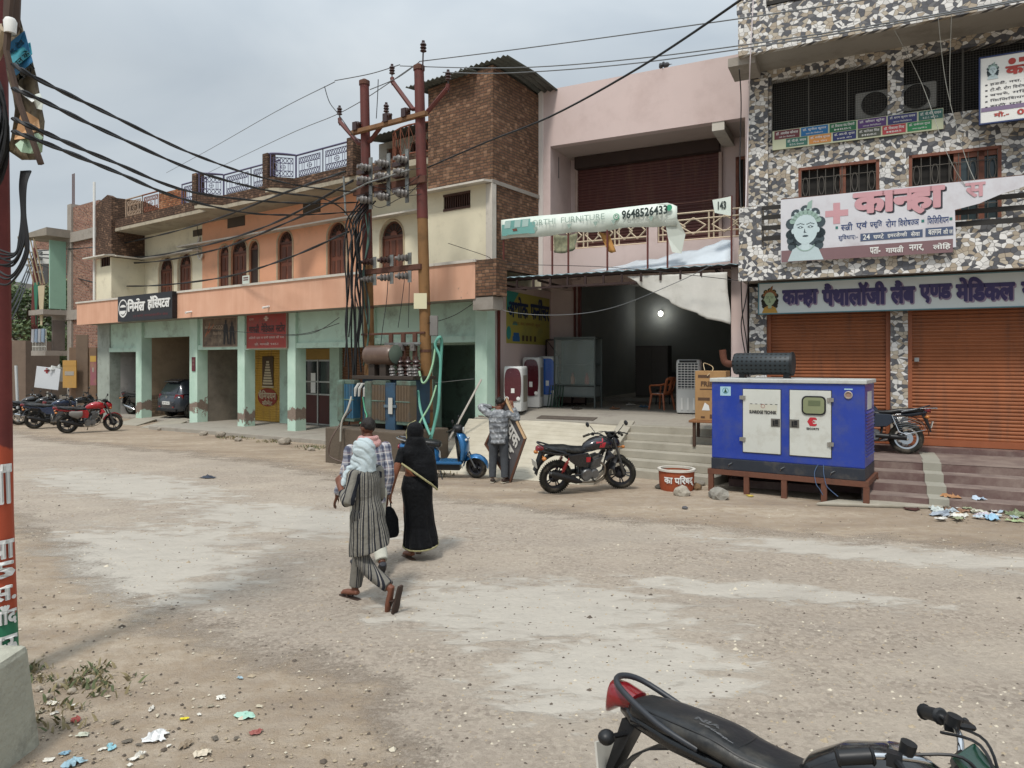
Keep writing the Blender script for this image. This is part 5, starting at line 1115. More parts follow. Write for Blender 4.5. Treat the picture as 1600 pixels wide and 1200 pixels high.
def transformer():
 rt = thing("transformer", "weathered green and blue transformer with ribbed radiators and brown drum on top", "transformer", pl0+AX*.12+Vector((.3, .25, .82)), RP)
 green = mat('teal_green_paint', '5d7468', .6, .25, 2, dirt='4a4034', dsc=2.5, dlo=.42, dhi=.7); blue = mat('blue_tank', '2f4a60', .55, .2, 2, dirt='3a352e', dsc=2.5); rustf = mat('rust_fins', '6a5a48', .75, .25, 3, dirt='40464a', dsc=3)
 MB().box(.35, 1.95, .25, .85, .1, 1.12).build("tank", blue, rt, None, .02); MB().box(.1, 2.05, .15, .95, 1.12, 1.2).build("tank_lid", mat('dark_rust_lid', '3c332c', .7, .2, 3), rt, None, .01)
 MB().box(1.36, 1.66, .0, .26, -.02, 1.05).build("front_duct", blue, rt, None, .01); MB().box(1.34, 1.72, -.03, .0, .5, .56).build("strap", mat('strap_grey', '5a6a74', .6), rt); MB().box(1.5, 1.62, -.05, -.031, .36, .72).build("tag_plate", plain('tag_white', 'b9b6ae'), rt)
 def radiator(x0, x1, n, mt, y0=-.0, y1=.24):
  f = MB(); w = (x1-x0)/n
  for k in range(n): f.box(x0+w*k+w*.2, x0+w*(k+1)-w*.2, y0, y1, .2, 1.0)
  f.build("radiator", mt, rt); h = MB(); h.box(x0, x1, y0+.02, y1-.02, 1.0, 1.1); h.box(x0, x1, y0+.02, y1-.02, .12, .2); h.box(x0-.01, x1, y0-.01, y0+.03, .62, .65); h.build("radiator_header", green, rt, None, .015)
 radiator(.92, 1.35, 9, rustf); radiator(1.68, 2.1, 9, rustf); radiator(.0, .32, 6, mat('blue_fins', '35627c', .55, .2, 3, dirt='5a4c3c', dsc=3))
 MB().box(.70, .92, -.03, .26, .1, 1.08).build("radiator_end", green, rt, None, .05); MB().box(-.2, .0, -.05, .2, .1, 1.1).build("radiator_end", green, rt, None, .05)
 c = MB(); c.lathe([(0.01, .0), (.2, .02), (.235, .06), (.235, .82), (.2, .88), (.01, .9)], (.32, .45, 1.68), 'x', 20); c.build("conservator", mat('rust_brown_drum', '5f4a3e', .35, .2, 2, dirt='7a6a5c', dsc=2, spec=.6), rt, 40)
 g = MB(); g.lathe([(.01, 0), (.2, 0), (.22, .03), (.1, .06), (.01, .065)], (1.22, .45, 1.7), 'x', 18); g.build("gauge_cover", mat('green_cover', '5e6a5e', .4), rt, 40)
 for x in (.55, .92): MB().box(x-.1, x+.1, .35, .55, 1.2, 1.47).build("drum_support", mat('dark_rust_lid'), rt)
 for x in (1.25, 1.5, 1.75):
  m = MB(); insulator(m, (x, .6, 1.2), (0, 0, 1), 0, 1.6, 4); m.build("bushing", PORC, rt, 50)
 for x in (1.35, 1.62, 1.9, 2.05):
  m = MB(); insulator(m, (x, .25, 1.2), (0, -.2, 1), 0, 1.1, 3); m.build("bushing", PORCW, rt, 50)
 for x in (.42, .55, .72):
  m = MB(); m.tube([(x, .2, 1.0), (x, .06, 1.0), (x-.02, .0, .9), (x-.02, -.02, .72)], [.03, .035, .04, .025], 8); m.build("cable_lug", plain('lug_white', 'a9a8a2'), rt)
 m = MB(); m.box(.2, 1.95, .3, .4, -.0, .1); m.box(.2, 1.95, .7, .8, -.0, .1); m.build("base_rail", mat('dark_rust_lid'), rt)
 return rt
transformer()
CN = 0
def cable(name, label, pts, r, mt=CABLE, smooth=True, group=None, n=6, cat="cable"):
 m = MB(); m.tube(cubic(pts, 6) if smooth and len(pts) > 2 else pts, r, n); o = m.build(name, mt, None, 60); return tag(o, label, cat, group)
TEAL = mat('teal_cable', '5f9c8c', .5, .15, 3); GREENC = mat('green_cable', '8fb592', .5, .15, 3)
hub = P1+f1(6.3)+Vector((-.25, -.25, 0))
def bundle(name, label, pts, r=.011, tw=9):
 m = MB(); c = cubic(pts, 10) if len(pts) > 2 else pts; n = len(c)
 for k in range(2):
  q = []
  for i_, p in enumerate(c):
   a = i_*.75+k*math.pi; q.append(Vector(p)+Vector((0, math.cos(a), math.sin(a)))*r*.75)
  m.tube(q, r, 5)
 return tag(m.build(name, CABLE, None, 60), label, "cable")
def arc_px(pts):   # (px, py, distance)
 return [AT(*p) for p in pts]
for lab, pts in (("thick black twisted cable, topmost of the four crossing the sky from the left banner", [(20, 100, 4.6), (62, 125, 4.7), (170, 178, 6), (300, 240, 8.5), (400, 275, 11.5), (480, 292, 14.3), (553, 300, 17.2)]),
                 ("thick black twisted cable, second from the top of the four leaving the left banner", [(20, 138, 4.6), (68, 158, 4.7), (180, 212, 6), (320, 272, 8.5), (430, 300, 11.5), (510, 312, 14.5), (548, 345, 16.6), (562, 420, 17)]),
                 ("thick black twisted cable, third from the top of the four leaving the left banner", [(20, 185, 4.6), (72, 208, 4.7), (170, 250, 6), (300, 300, 8.5), (420, 315, 12), (500, 318, 15), (560, 316, 17.2)]),
                 ("thick black twisted cable, lowest of the four leaving the left banner", [(20, 205, 4.6), (72, 224, 4.7), (180, 268, 6), (290, 312, 8.5), (400, 334, 12), (490, 335, 15), (560, 330, 17.2)])):
 bundle("overhead_cable", lab, arc_px(pts))
for lab, pts in (("highest thin twisted cable from the far red pole, crossing the upper brick wall", [(55, 392, 43), (150, 386, 32), (230, 372, 29), (330, 345, 24), (440, 303, 20), (540, 268, 17.3)]),
                 ("thin twisted cable running from the far red pole past the cream upper wall", [(55, 397, 43), (200, 402, 31), (300, 388, 25), (420, 352, 20), (552, 282, 17.3)]),
                 ("thin twisted cable sagging from the far red pole across the arched doors", [(58, 402, 43), (200, 411, 31), (330, 392, 24), (450, 347, 20), (555, 297, 17.3)]),
                 ("lowest thin twisted cable from the far red pole, crossing above the hospital signboard", [(60, 412, 43), (140, 440, 34), (220, 447, 29), (340, 435, 24), (440, 407, 20), (545, 362, 17.3)])):
 bundle("overhead_cable", lab, arc_px(pts), .02)
for lab, pts in (("bare wire from the left pole insulator running up into the sky at left", [(523, 128, 17.6), (430, 175, 24), (330, 232, 34), (260, 270, 44)]),
                 ("bare wire, lower of the pair running left from the transformer poles", [(655, 97, 16.5), (540, 172, 20), (440, 215, 26), (300, 282, 44)]),
                 ("bare wire, upper one running right from the pole top across the sky", [(655, 96, 16.5), (800, 78, 15), (1000, 51, 13.5), (1300, 8, 11), (1420, -14, 10)]),
                 ("bare wire, middle one running right from the pole arm past the pink parapet", [(625, 103, 16.9), (800, 106, 15), (1000, 91, 13.5), (1300, 50, 11.2), (1700, -20, 9)]),
                 ("bare pale wire, lowest of three running right and crossing the tiled balcony", [(692, 113, 16), (800, 114, 15), (1000, 98, 13.5), (1300, 54, 11), (1720, -22, 8.5)]),
                 ("bare wire linking the left pole insulator to the right pole arm", [(523, 126, 17.6), (580, 115, 17.2), (625, 101, 16.9)]),
                 ("bare wire linking the left pole arm with the right pole top", [(578, 140, 17.1), (620, 122, 16.8), (655, 97, 16.5)])):
 cable("bare_wire", lab, arc_px(pts), .011, mat('aluminium_wire', '6d7072', .5, .1, metal=.3))
cable("service_cable", "thick black cable rising from the brick tower corner to the upper right sky", arc_px([(668, 262, 16.2), (760, 222, 14.5), (860, 182, 12.5), (1000, 105, 10.5), (1160, -2, 8.6), (1230, -55, 8)]), .017)
for k, (x0, dx, z1, lab) in enumerate(((-.52, .0, 1.3, "outermost"), (-.44, .05, .6, "second"), (-.36, -.02, 1.9, "third"), (-.28, .03, 2.0, "fourth"), (-.2, .02, 2.1, "innermost"))):
 pts = [P1+Vector((x0+.35, -.2, 6.3)), P1+Vector((x0-.02, -.28, 5.8))]+[P1+Vector((x0+dx*math.sin(q)+.05*math.sin(q*2.3+k), -.3, 5.2-q*(5.2-z1)/4)) for q in range(5)]
 cable("drop_cable", lab+" black cable in the bundle hanging down beside the left power pole", pts, .022 if k != 3 else .03)
for k, (x0, lab) in enumerate(((-.1, "teal cable clipped to the left side of the left power pole"), (-.06, "darker teal cable weaving down in front of the left power pole"))):
 pts = [P1+Vector((x0+.08*math.sin(q*2+k), -.22, 6.0-q*.75)) for q in range(6)]; cable("drop_cable", lab, pts, .018, mat('dull_teal_cable', '4c6a60', .5))
for lab, pts, mt, r in (("thick teal cable looping from the right pole down behind the scooter", [(688, 583, 16.1), (690, 535, 16.1), (686, 527, 16), (680, 540, 16), (688, 560, 15.9), (687, 600, 15.7), (684, 640, 15.5), (672, 690, 15.3)], TEAL, .035),
                 ("pale green cable curving up from the transformer to the right pole", [(655, 580, 15.9), (660, 598, 15.8), (668, 592, 15.8), (676, 570, 15.9), (680, 545, 16)], GREENC, .028),
                 ("teal cable slanting down from the transformer right corner to the ground", [(653, 610, 15.8), (656, 635, 15.7), (662, 655, 15.5), (672, 680, 15.2)], TEAL, .03),
                 ("pale green cable slanting from the right pole to the plinth", [(682, 602, 15.7), (672, 632, 15.6), (656, 660, 15.5), (645, 690, 15.4)], GREENC, .022),
                 ("grey cable hanging from the transformer lug to the plinth edge", [(549, 620, 16.3), (543, 640, 16.1), (534, 660, 16.0), (532, 690, 15.9)], mat('grey_cable', '9b978c', .6), .025),
                 ("brown cable drooping over the left end of the plinth", [(549, 640, 16.2), (530, 665, 16), (516, 690, 15.9), (515, 712, 15.9), (535, 722, 15.8)], mat('brown_cable', '5a4a40', .6), .018),
                 ("short green cable below the transformer lugs", [(567, 620, 16.3), (570, 640, 16.2), (573, 652, 16.1), (562, 662, 16.0)], mat('bright_green_cable', '4fa07c', .5), .018),
                 ("dark slack wire looping across the mint wall right of the poles", [(668, 505, 16.2), (690, 500, 16.5), (715, 490, 17), (745, 470, 17.8)], CABLE, .008),
                 ("thin dark wire hanging from the fuse beam to the transformer bushing", [(607, 425, 16.9), (604, 470, 16.8), (597, 520, 16.6), (592, 575, 16.5)], CABLE, .009),
                 ("thin dark wire from the middle drop insulator to the fuse strips", [(634, 420, 16.7), (628, 470, 16.6), (622, 512, 16.5)], CABLE, .008),
                 ("thin wire from the right drop insulator down to the right fuse strip", [(640, 422, 16.6), (639, 470, 16.5), (638, 512, 16.4)], CABLE, .008),
                 ("thin jumper wire from the left pole insulator to the isolator rack", [(507, 135, 17.6), (515, 160, 17.6), (530, 180, 17.5), (556, 218, 17.4)], CABLE, .01),
                 ("thin jumper wire from the right arm of the left pole", [(591, 124, 17.1), (590, 150, 17.1), (588, 185, 17)], CABLE, .01),
                 ("pale straight wire from the transformer pole to the mint corner column", [(680, 598, 16.2), (740, 592, 17.4)], GALV, .008),
                 ("thin wire slanting from the far pole hub to the pink pillar meter", [(700, 380, 16.6), (760, 400, 17.5), (790, 412, 17.6), (960, 418, 16.3), (1170, 440, 14.9)], CABLE, .007),
                 ("loose wire swagged across the showroom opening", [(745, 470, 17.6), (800, 488, 17.2), (880, 492, 16.8), (960, 480, 16.3), (1060, 440, 15.6), (1110, 415, 15.2)], mat('aluminium_wire'), .008),
                 ("thin dark wire strung over the mint wall between the signs and the left pole", [(320, 515, 25.5), (400, 520, 22.5), (470, 522, 20.5), (530, 505, 18.5)], CABLE, .01),
                 ("second dark wire swagged low over the mint wall toward the left pole", [(440, 525, 22), (490, 520, 20), (530, 496, 18.5)], CABLE, .009)):
 cable("loose_cable", lab, arc_px(pts), r, mt)
for k in range(9):
 r = random.Random(40+k); x0 = r.uniform(-.6, .05); z0, z1 = r.uniform(5.6, 6.6), r.uniform(1.9, 4.2)
 cable("drop_cable", ("black", "dark grey", "dusty black")[k % 3]+" wire in the tangle beside the left power pole, hanging "+("loose", "taut", "kinked", "slack", "crooked", "low", "short", "bowed", "twisted")[k], [P1+Vector((x0*.5, -.2, z0))]+[P1+Vector((x0+r.uniform(-.1, .1), -.28-.02*k, z0-(z0-z1)*q/4)) for q in range(1, 5)], .017)
for k in range(5):
 r = random.Random(60+k); a, b = f1(6.4+.12*k)+P1, f2(6.2+.15*k)+P2
 cable("jumper_wire", ("lowest", "second", "middle", "fourth", "highest")[k]+" slack jumper wire crossing the fuse rack between the poles", [a+Vector((0, -.25, 0)), a.lerp(b, .3)+Vector((0, -.4, r.uniform(-.5, .1))), a.lerp(b, .7)+Vector((0, -.4, r.uniform(-.5, .2))), b+Vector((0, -.2, 0))], .008)
rt = thing("electric_meter", "grey electricity meter with a coil of wire on the pink pillar", "meter", FP.w(.02, -.02, 3.05), FP.rz)
MB().box(-.13, .15, -.1, .0, -.25, .12).build("meter_case", mat('meter_grey'), rt, None, .03)
m = MB();
for k in range(3): m.tube([(-.08+(.11+.01*k)*math.cos(R(q*24)), -.05-.015*k, .42+(.2+.01*k)*math.sin(R(q*24))) for q in range(15)], .012, 5, loop=True)
m.build("wire_coil", CABLE, rt)
for k, (lab, pts, mt) in enumerate((("white cable running straight down the tiled corner pier", [(1177, 0, 14.4), (1172, 100, 14.5), (1169, 200, 15.3), (1165, 330, 14.9)], plain('white_wire', 'c9bfc0')), ("black wire hanging crookedly beside the tiled corner", [(1155, 108, 14.7), (1158, 160, 15.4), (1156, 260, 15.4), (1158, 330, 14.8)], CABLE), ("dark wire drooping from the tiled balcony corner to the pink pillar", [(1158, 438, 14.7), (1160, 490, 15), (1167, 540, 15.3), (1168, 600, 15.2)], CABLE), ("thin dark wire wavering down beside the pathology sign", [(1170, 440, 14.7), (1165, 470, 15), (1158, 510, 15.1), (1166, 560, 15.1)], CABLE))):
 cable("wall_cable", lab, arc_px(pts), .012, mt)
for lab, pts in (("thin string hanging from the top balcony to the clinic banner, left one", [(1398, 48, 13), (1440, 130, 13.4), (1480, 240, 13), (1508, 290, 12.9)]), ("thin string hanging from the top balcony to the clinic banner, middle one", [(1465, 20, 12.7), (1478, 130, 13), (1505, 235, 12.9), (1523, 282, 12.7)]), ("thin string hanging beside the white clinic board", [(1487, 18, 12.6), (1484, 110, 12.9), (1485, 165, 13)])):
 cable("string", lab, arc_px(pts), .006, plain('pale_string', '8d8d86'), cat="string")
LP = Vector((-3.765, 5.2, 0))
rt = thing("red_iron_pole", "tall dark red iron pole at the left edge with orange and green painted lettering", "pole", LP)
t = NT('painted_pole'); x, y, z = t.xyz(); n = t.noise(4, detail=6, rough=.7); n2 = t.noise(9, detail=4)
zz = t.math('ADD', z, t.math('MULTIPLY', t.math('SUBTRACT', n, .5), .12)); sl = t.math('ADD', zz, t.math('MULTIPLY', x, 1.6))
base = t.mix(t.ramp(n, .3, .7), lin('5b2522'), lin('6e312c')); flake = t.math('MULTIPLY', t.ramp(n2, .68, .7), t.ramp(z, 1.9, 2.0)); base = t.mix(t.math('MULTIPLY', flake, t.ramp(z, 2.1, 2.2, (1, 1, 1, 1), (0, 0, 0, 1))), base, lin('c9b79c'))
org = t.ramp(sl, 1.78, 1.80, (1, 1, 1, 1), (0, 0, 0, 1)); grn = t.ramp(sl, .62, .64, (1, 1, 1, 1), (0, 0, 0, 1))
col = t.mix(org, base, lin('a5492f')); col = t.mix(grn, col, lin('2f7355')); t.color(col); t.set(.55, spec=.35); t.bump(n, .004)
MB().tube([(0, 0, -.2), (-.04, 0, 1.2), (-.10, 0, 6.5)], [.115, .105, .1], 16).build("shaft", t.m, rt, 40)
m = MB()
def polechar(s_, zc, h, w, sk=0):
 g = text(s_, -w/2, w/2, zc-h/2, zc+h/2, 0, .04)
 for v, f in ((g.v, g.f),): m.add([(-.034*z+.121*math.sin(a_), -.121*math.cos(a_), z) for (xx, yy, z) in v for a_ in (xx/.11+.85,)], f)
for s_, z, h in (("ता", 1.45, .3), ("था", .98, .14), ("5", .83, .12), ("स.", .66, .11), ("चाँद", .5, .15), ("नऊ", .28, .14)): polechar(s_, z, h, .17)
m.build("lettering", SIGNW, rt)
m = MB(); m.tube([(.085, -.085, .12), (.105, -.05, .17), (.085, -.085, .22), (.06, -.105, .17)], .006, 4, loop=True); m.build("ring_mark", SIGNW, rt)
rt = thing("cable_coil", "large coil of black cable hung on the red pole at the left edge", "cable coil", LP+Vector((.0, -.16, 4.0)))
m = MB()
for k in range(22):
 r_ = rnd.uniform(.25, .42); c = Vector((rnd.uniform(-.06, .02), -.02-.006*k, rnd.uniform(-.03, .05))); ex = rnd.uniform(.5, .68); tl = rnd.uniform(-.1, .1)
 m.tube([c+Vector((r_*ex*math.cos(R(q*15)), tl*math.sin(R(q*15)), r_*1.2*math.sin(R(q*15)))) for q in range(24)], .009, 5, loop=True)
m.build("coil", CABLE, rt)
rt = thing("cable_coil", "loose drooping loops of black cable below the torn banner", "cable coil", LP+Vector((.08, -.14, 3.4)))
m = MB()
for k in range(9):
 w_ = .1+.035*k; d_ = .25+.03*k+rnd.uniform(-.04, .04); m.tube(cubic([(.16+.008*k, 0, .32), (.15+.012*k, -.01*k, .2), (.13+w_*.32, -.012*k, .0), (.1+w_*.45, -.012*k, -d_*.55), (.1+w_*.1, -.01*k, -d_*.95), (-.04, 0, -d_*.8-.03*(k % 3))], 8), .008, 5)
m.build("loops", CABLE, rt)
rt = thing("torn_pole_banner", "ragged hanging banner with blue panel and phone number beside the red pole", "banner", Vector((0, 0, 0)))
YB_ = 4.95
def bp(px, py, dy=0): return AT(px, py, YB_+dy)
def sheet(pts, mt, nm, dy=0):
 m = MB(); m.add([bp(a, b, dy+.04*math.sin(i_*1.7)) for i_, (a, b) in enumerate(pts)], [tuple(range(len(pts)))]); o = m.build(nm, mt, rt); o.modifiers.new('t', 'SOLIDIFY').thickness = .004; return o
t = NT('grubby_flex'); n = t.noise(6, detail=6, rough=.7); t.color(t.mix(t.ramp(n, .35, .65), lin('4d443a'), lin('85785f'))); t.set(.6); dark = t.m
def strip(rows, mt, nm, dy=0):
 """folded cloth from left/right edge points per row"""
 m = MB(); vs = []; K = 6
 for (l, r_, y) in rows:
  for k in range(K+1):
   u = k/K; vs.append(AT(l+(r_-l)*u, y-(r_-l)*u*.55*(nm == 'x'), YB_+dy+.05*math.sin(u*7+y*.03)))
 m.add(vs, [(i_*(K+1)+k, (i_+1)*(K+1)+k, (i_+1)*(K+1)+k+1, i_*(K+1)+k+1) for i_ in range(len(rows)-1) for k in range(K)]); o = m.build(nm, mt, rt, 60); o.modifiers.new('t', 'SOLIDIFY').thickness = .004; return o
strip([(12, 30, 22), (6, 36, 45), (6, 42, 70), (8, 50, 95), (12, 57, 122), (20, 62, 148), (24, 66, 170), (22, 70, 190), (18, 68, 215), (12, 66, 235), (34, 58, 250)], dark, "flex_sheet")
sheet([(8, 72), (38, 48), (44, 70), (51, 97), (19, 122), (12, 102)], plain('banner_blue', '2c6f9a', .5), "blue_panel", -.09)
sheet([(10, 88), (47, 66), (50, 84), (16, 110)], plain('banner_teal', '2f8a98', .5), "teal_panel", -.1)
def tilt_text(s_, a, b, hpx, mt, nm):
 g = text(s_, 0, 1, 0, 1, 0, .02); m = MB(); ax, ay = a; bx_, by_ = b; l = math.hypot(bx_-ax, by_-ay); nx, ny = (by_-ay)/l*hpx, -(bx_-ax)/l*hpx
 m.add([AT(ax+(bx_-ax)*v[0]+nx*v[2], ay+(by_-ay)*v[0]+ny*v[2], YB_-.16) for v in g.v], g.f); m.build(nm, mt, rt)
tilt_text("गोला, रोड", (12, 96), (40, 68), 12, SIGNW, "lettering"); tilt_text("गोरान के", (16, 114), (48, 85), 11, SIGNW, "lettering"); tilt_text("94501", (27, 133), (55, 107), 11, SIGNW, "lettering")
sheet([(26, 132), (52, 152), (54, 158), (50, 160), (22, 138)], SIGNW, "white_strip", -.08); sheet([(55, 148), (63, 146), (68, 158), (66, 172), (58, 170), (54, 160)], plain('flex_pale', 'c9cfc6'), "pale_scrap", -.08)
sheet([(34, 170), (60, 186), (62, 200), (40, 216), (22, 218)], plain('flex_tan', 'c49a70'), "tan_panel", -.08); sheet([(24, 226), (40, 214), (60, 208), (68, 215), (66, 238), (48, 240), (34, 238)], plain('flex_sage', '9bb39a'), "sage_panel", -.1)
m = MB(); m.tube([bp(18, -15, -.2), bp(14, 30, -.2), bp(10, 80, -.2), bp(30, 160, -.2), bp(64, 256, -.2)], .022, 6); m.tube([bp(20, -15, -.12), bp(18, 40, -.12), bp(13, 48, -.1)], .05, 8); m.build("iron_bracket", mat('bracket_iron', '4a3a30', .7, .2, 4), rt)
m = MB(); m.tube([bp(10, 45, -.14), bp(4, 60, -.1), bp(-6, 90)], [.05, .04, .03], 8); m.build("lamp_arm", plain('cream_arm', 'b5a48c'), rt)
m = MB(); m.lathe([(.01, 0), (.035, 0), (.04, .08), (.03, .1)], tuple(bp(16, 52, -.2)), 'z', 10); m.build("white_fitting", SIGNW, rt, 40)
rt = thing("wall_fixture", "white curved plastic fixture on the upper wall where cream paint meets orange", "fixture", FH.w(FH.x(309, 1.25), 1.36, FH.loc(309, 410, 1.36)[1]), FH.rz)
m = MB(); m.tube(cubic([(-.05, -.02, 1.0), (-.08, -.06, .6), (-.02, -.08, .25), (.12, -.06, .1), (.2, -.03, .3)], 5), [.05]*21, 8); m.build("body", plain('fixture_white', 'c9c6bc'), rt, 60); m = MB(); m.tube(cubic([(-.05, -.02, 1.0), (-.15, -.03, 1.2), (-.22, .0, 1.5)], 4), .012, 5); m.build("wire", CABLE, rt)
ALLOY = mat('dark_alloy', '33343a', .4, .1, 4, metal=.5); ENG = mat('engine_metal', '77797b', .4, .2, 6, metal=.7, dirt='4a443c', dsc=5); CHROME = mat('chrome', 'c4c6c8', .15, .05, 4, metal=1)
SEATM = mat('seat_vinyl', '1b1d1f', .36, .15, 3, dirt='5a564e', dsc=3.2, dlo=.5, dhi=.85, bump=.006, bsc=9)
REDL = mat('tail_lamp_red', '7a1019', .2, .1, 3, spec=.6, coat=.5); AMB = mat('indicator_amber', 'b8743a', .25, .1, 3); LENS = mat('lamp_glass', 'b9bdbd', .12, .05, 2, spec=.7)
def gloss(name, c, **k): return mat(name, c, .25, .08, 3, coat=.6, dirt=k.pop('dirt', '6b6358'), dsc=2.5, dlo=.6, dhi=.95, **k)
def el_ring(x, cy, cz, ry, rz, n=16, p=2.4):
 out = []
 for k in range(n):
  a = 2*math.pi*k/n; c, s_ = math.cos(a), math.sin(a)
  out.append((x, cy+ry*math.copysign(abs(c)**(2/p), c), cz+rz*math.copysign(abs(s_)**(2/p), s_)))
 return out
def make_wheel(root, c, R_=.305, w=.05, spokes='alloy', turn=0.0, ri=None):
 M = Matrix.Translation(c) @ Matrix.Rotation(turn, 4, 'Z'); t = MB(); pr = []
 for k in range(12): a = 2*math.pi*k/12; pr.append((R_-w+w*math.cos(a)*1.0, w*.95*math.sin(a)))
 n = 40; vs = [(r*math.cos(2*math.pi*j/n), h, r*math.sin(2*math.pi*j/n)) for j in range(n) for r, h in pr]
 t.add([tuple(M @ Vector(v)) for v in vs], [(j*12+k, j*12+(k+1) % 12, ((j+1) % n)*12+(k+1) % 12, ((j+1) % n)*12+k) for j in range(n) for k in range(12)])
 g = MB()    # tread blocks
 for j in range(48):
  a = 2*math.pi*j/48
  for s_ in (-.5, .5): g.obox(M @ Vector(((R_-.002)*math.cos(a), s_*w*.8, (R_-.002)*math.sin(a))), .014, w*.55, .016, (M.to_3x3() @ Matrix.Rotation(-a, 3, 'Y')))
 t._j(g, None); o = t.build("wheel", RUBBER, root, 50)
 r = MB(); rr = R_-w*2+.015
 q = MB(); q.lathe([(rr-.03, -.03), (rr, -.035), (rr+.005, 0), (rr, .035), (rr-.03, .03), (rr-.03, -.03)], n=32, axis='y')
 q.lathe([(.01, -.06), (.045, -.055), (.05, 0), (.045, .055), (.01, .06)], n=14, axis='y')
 if spokes == 'alloy':
  for k in range(5):
   for d in (-.16, .16):
    a = 2*math.pi*k/5+d; b = 2*math.pi*k/5+d*.5; q.tube([(.04*math.cos(b), 0, .04*math.sin(b)), ((rr-.01)*math.cos(a), 0, (rr-.01)*math.sin(a))], .013, 5)
 else:
  for k in range(18):
   a = 2*math.pi*k/18; b = a+.5*(1 if k % 2 else -1); q.tube([(.045*math.cos(b), .03*(1 if k % 4 < 2 else -1), .045*math.sin(b)), ((rr-.005)*math.cos(a), 0, (rr-.005)*math.sin(a))], .0035, 4)
 q.lathe([(.05, .03), (.12, .03), (.12, .036), (.05, .036)], n=20, axis='y')
 r._j(q, M); r.build("rim", ALLOY if spokes == 'alloy' else CHROME, o, 40)
 return o
def make_bike(name, label, loc, rz, lean=0, tank='1c1d20', accent=None, spokes='alloy', steer=0, group=None, carrier=False, bag=False, near=False, cowl=None, panel=None, seatz=.0, scoop=True, cat="motorcycle"):
 rt = thing(name, label, cat, loc, 0, group); rt.rotation_mode = 'ZXY'; rt.rotation_euler = (lean, 0, rz); rt.rotation_mode = 'XYZ'
 rt.rotation_euler = (Matrix.Rotation(rz, 3, 'Z') @ Matrix.Rotation(lean, 3, 'X')).to_euler()
 tk = gloss('gloss_'+tank, tank); pn = gloss('gloss_'+(panel or tank), panel or tank)
 make_wheel(rt, (-.64, 0, .305), .305, .055, spokes); fx = Vector((.66, 0, .305)); SA = Vector((.36, 0, .95))
 ax = Vector((.32, 0, -.68)).normalized()                     # steering axis, raked
 RS = Matrix.Translation(SA) @ Matrix.Rotation(steer, 4, ax) @ Matrix.Translation(-SA)
 S_ = lambda p: RS @ Vector(p)
 fw = S_(fx); make_wheel(rt, fw, .30, .045, spokes, steer)
 f = MB()
 for y in (-.09, .09):
  f.tube([(.34, y*.4, .86), (.0, y, .80), (-.42, y, .74), (-.92, y*.8, .80)], .018, 6); f.tube([(.34, y*.4, .82), (.24, y, .42), (.05, y, .27), (-.2, y, .30), (-.25, y, .72)], .018, 6)
  f.tube([(-.16, y*1.2, .36), (-.64, y*1.15, .305)], .022, 6)
 f.build("frame", BLACKP, rt, 50)
 sh = MB()
 for y in (-.125, .125):
  sh.tube([(-.6, y, .36), (-.46, y, .70)], .014, 6)
  for k in range(9): u = .25+.55*k/9; sh.tube([(-.6+.14*u, y, .36+.34*u), (-.6+.14*(u+.03), y, .36+.34*(u+.03))], .034, 8)
 sh.build("shock_absorber", mat('shock_red', '8a2a28', .5) if accent else BLACKP, rt, 50)
 e = MB(); e.lathe([(.01, -.15), (.1, -.15), (.12, -.12), (.12, .12), (.1, .15), (.01, .15)], (-.08, 0, .35), 'y', 20); e.lathe([(.01, -.14), (.075, -.14), (.09, -.1), (.09, .1), (.01, .14)], (.08, 0, .36), 'y', 18); e.box(-.14, .12, -.1, .1, .26, .42)
 for k in range(7): e.obox((.07+.012*k, 0, .47+.028*k), .19, .2, .014, Matrix.Rotation(R(-18), 3, 'Y'))
 e.obox((.12, 0, .57), .13, .14, .24, Matrix.Rotation(R(-18), 3, 'Y')); e.build("engine", ENG, rt, 40)
 MB().tube([(-.1, -.02, .56), (-.02, 0, .6), (.1, 0, .6)], [.05, .04, .03], 10).build("carburettor", BLACKP, rt, 50)
 x = MB(); x.tube(cubic([(.19, -.06, .56), (.28, -.1, .48), (.25, -.13, .33), (.08, -.16, .24), (-.2, -.17, .24)], 5), .022, 8); x.build("exhaust_pipe", mat('burnt_steel', '7d7468', .35, .2, 4, metal=.8), rt, 60)
 x = MB(); x.tube([(-.2, -.17, .24), (-.3, -.18, .27), (-.4, -.19, .31), (-.78, -.2, .43), (-.82, -.2, .445)], [.024, .05, .062, .058, .045], 14); x.build("silencer", mat('silencer_black', '2b2a2a', .4, .15, 5, metal=.4) if spokes == 'alloy' else CHROME, rt, 60); x = MB(); x.tube([(-.81, -.2, .44), (-.86, -.2, .455)], .028, 10); x.build("silencer_tip", ENG, rt, 60)
 MB().tube([(-.1, .13, .34), (-.64, .13, .31)], .045, 8, flat=1.1).build("chain_case", BLACKP, rt, 60)
 prof = [(-.16, .80, .05, .05), (-.12, .83, .09, .075), (.0, .88, .125, .10), (.14, .905, .15, .115), (.26, .90, .15, .115), (.36, .875, .12, .10), (.42, .85, .07, .06)]
 t = MB(); t.loft([el_ring(px_, 0, z, ry, rz_, 20, 2.6) for px_, z, ry, rz_ in prof]); tko = t.build("fuel_tank", tk, rt, 80)
 m = MB(); m.lathe([(.01, 0), (.045, 0), (.045, .02), (.01, .025)], (.2, 0, 1.012), 'z', 16); m.build("fuel_cap", CHROME, tko, 50)
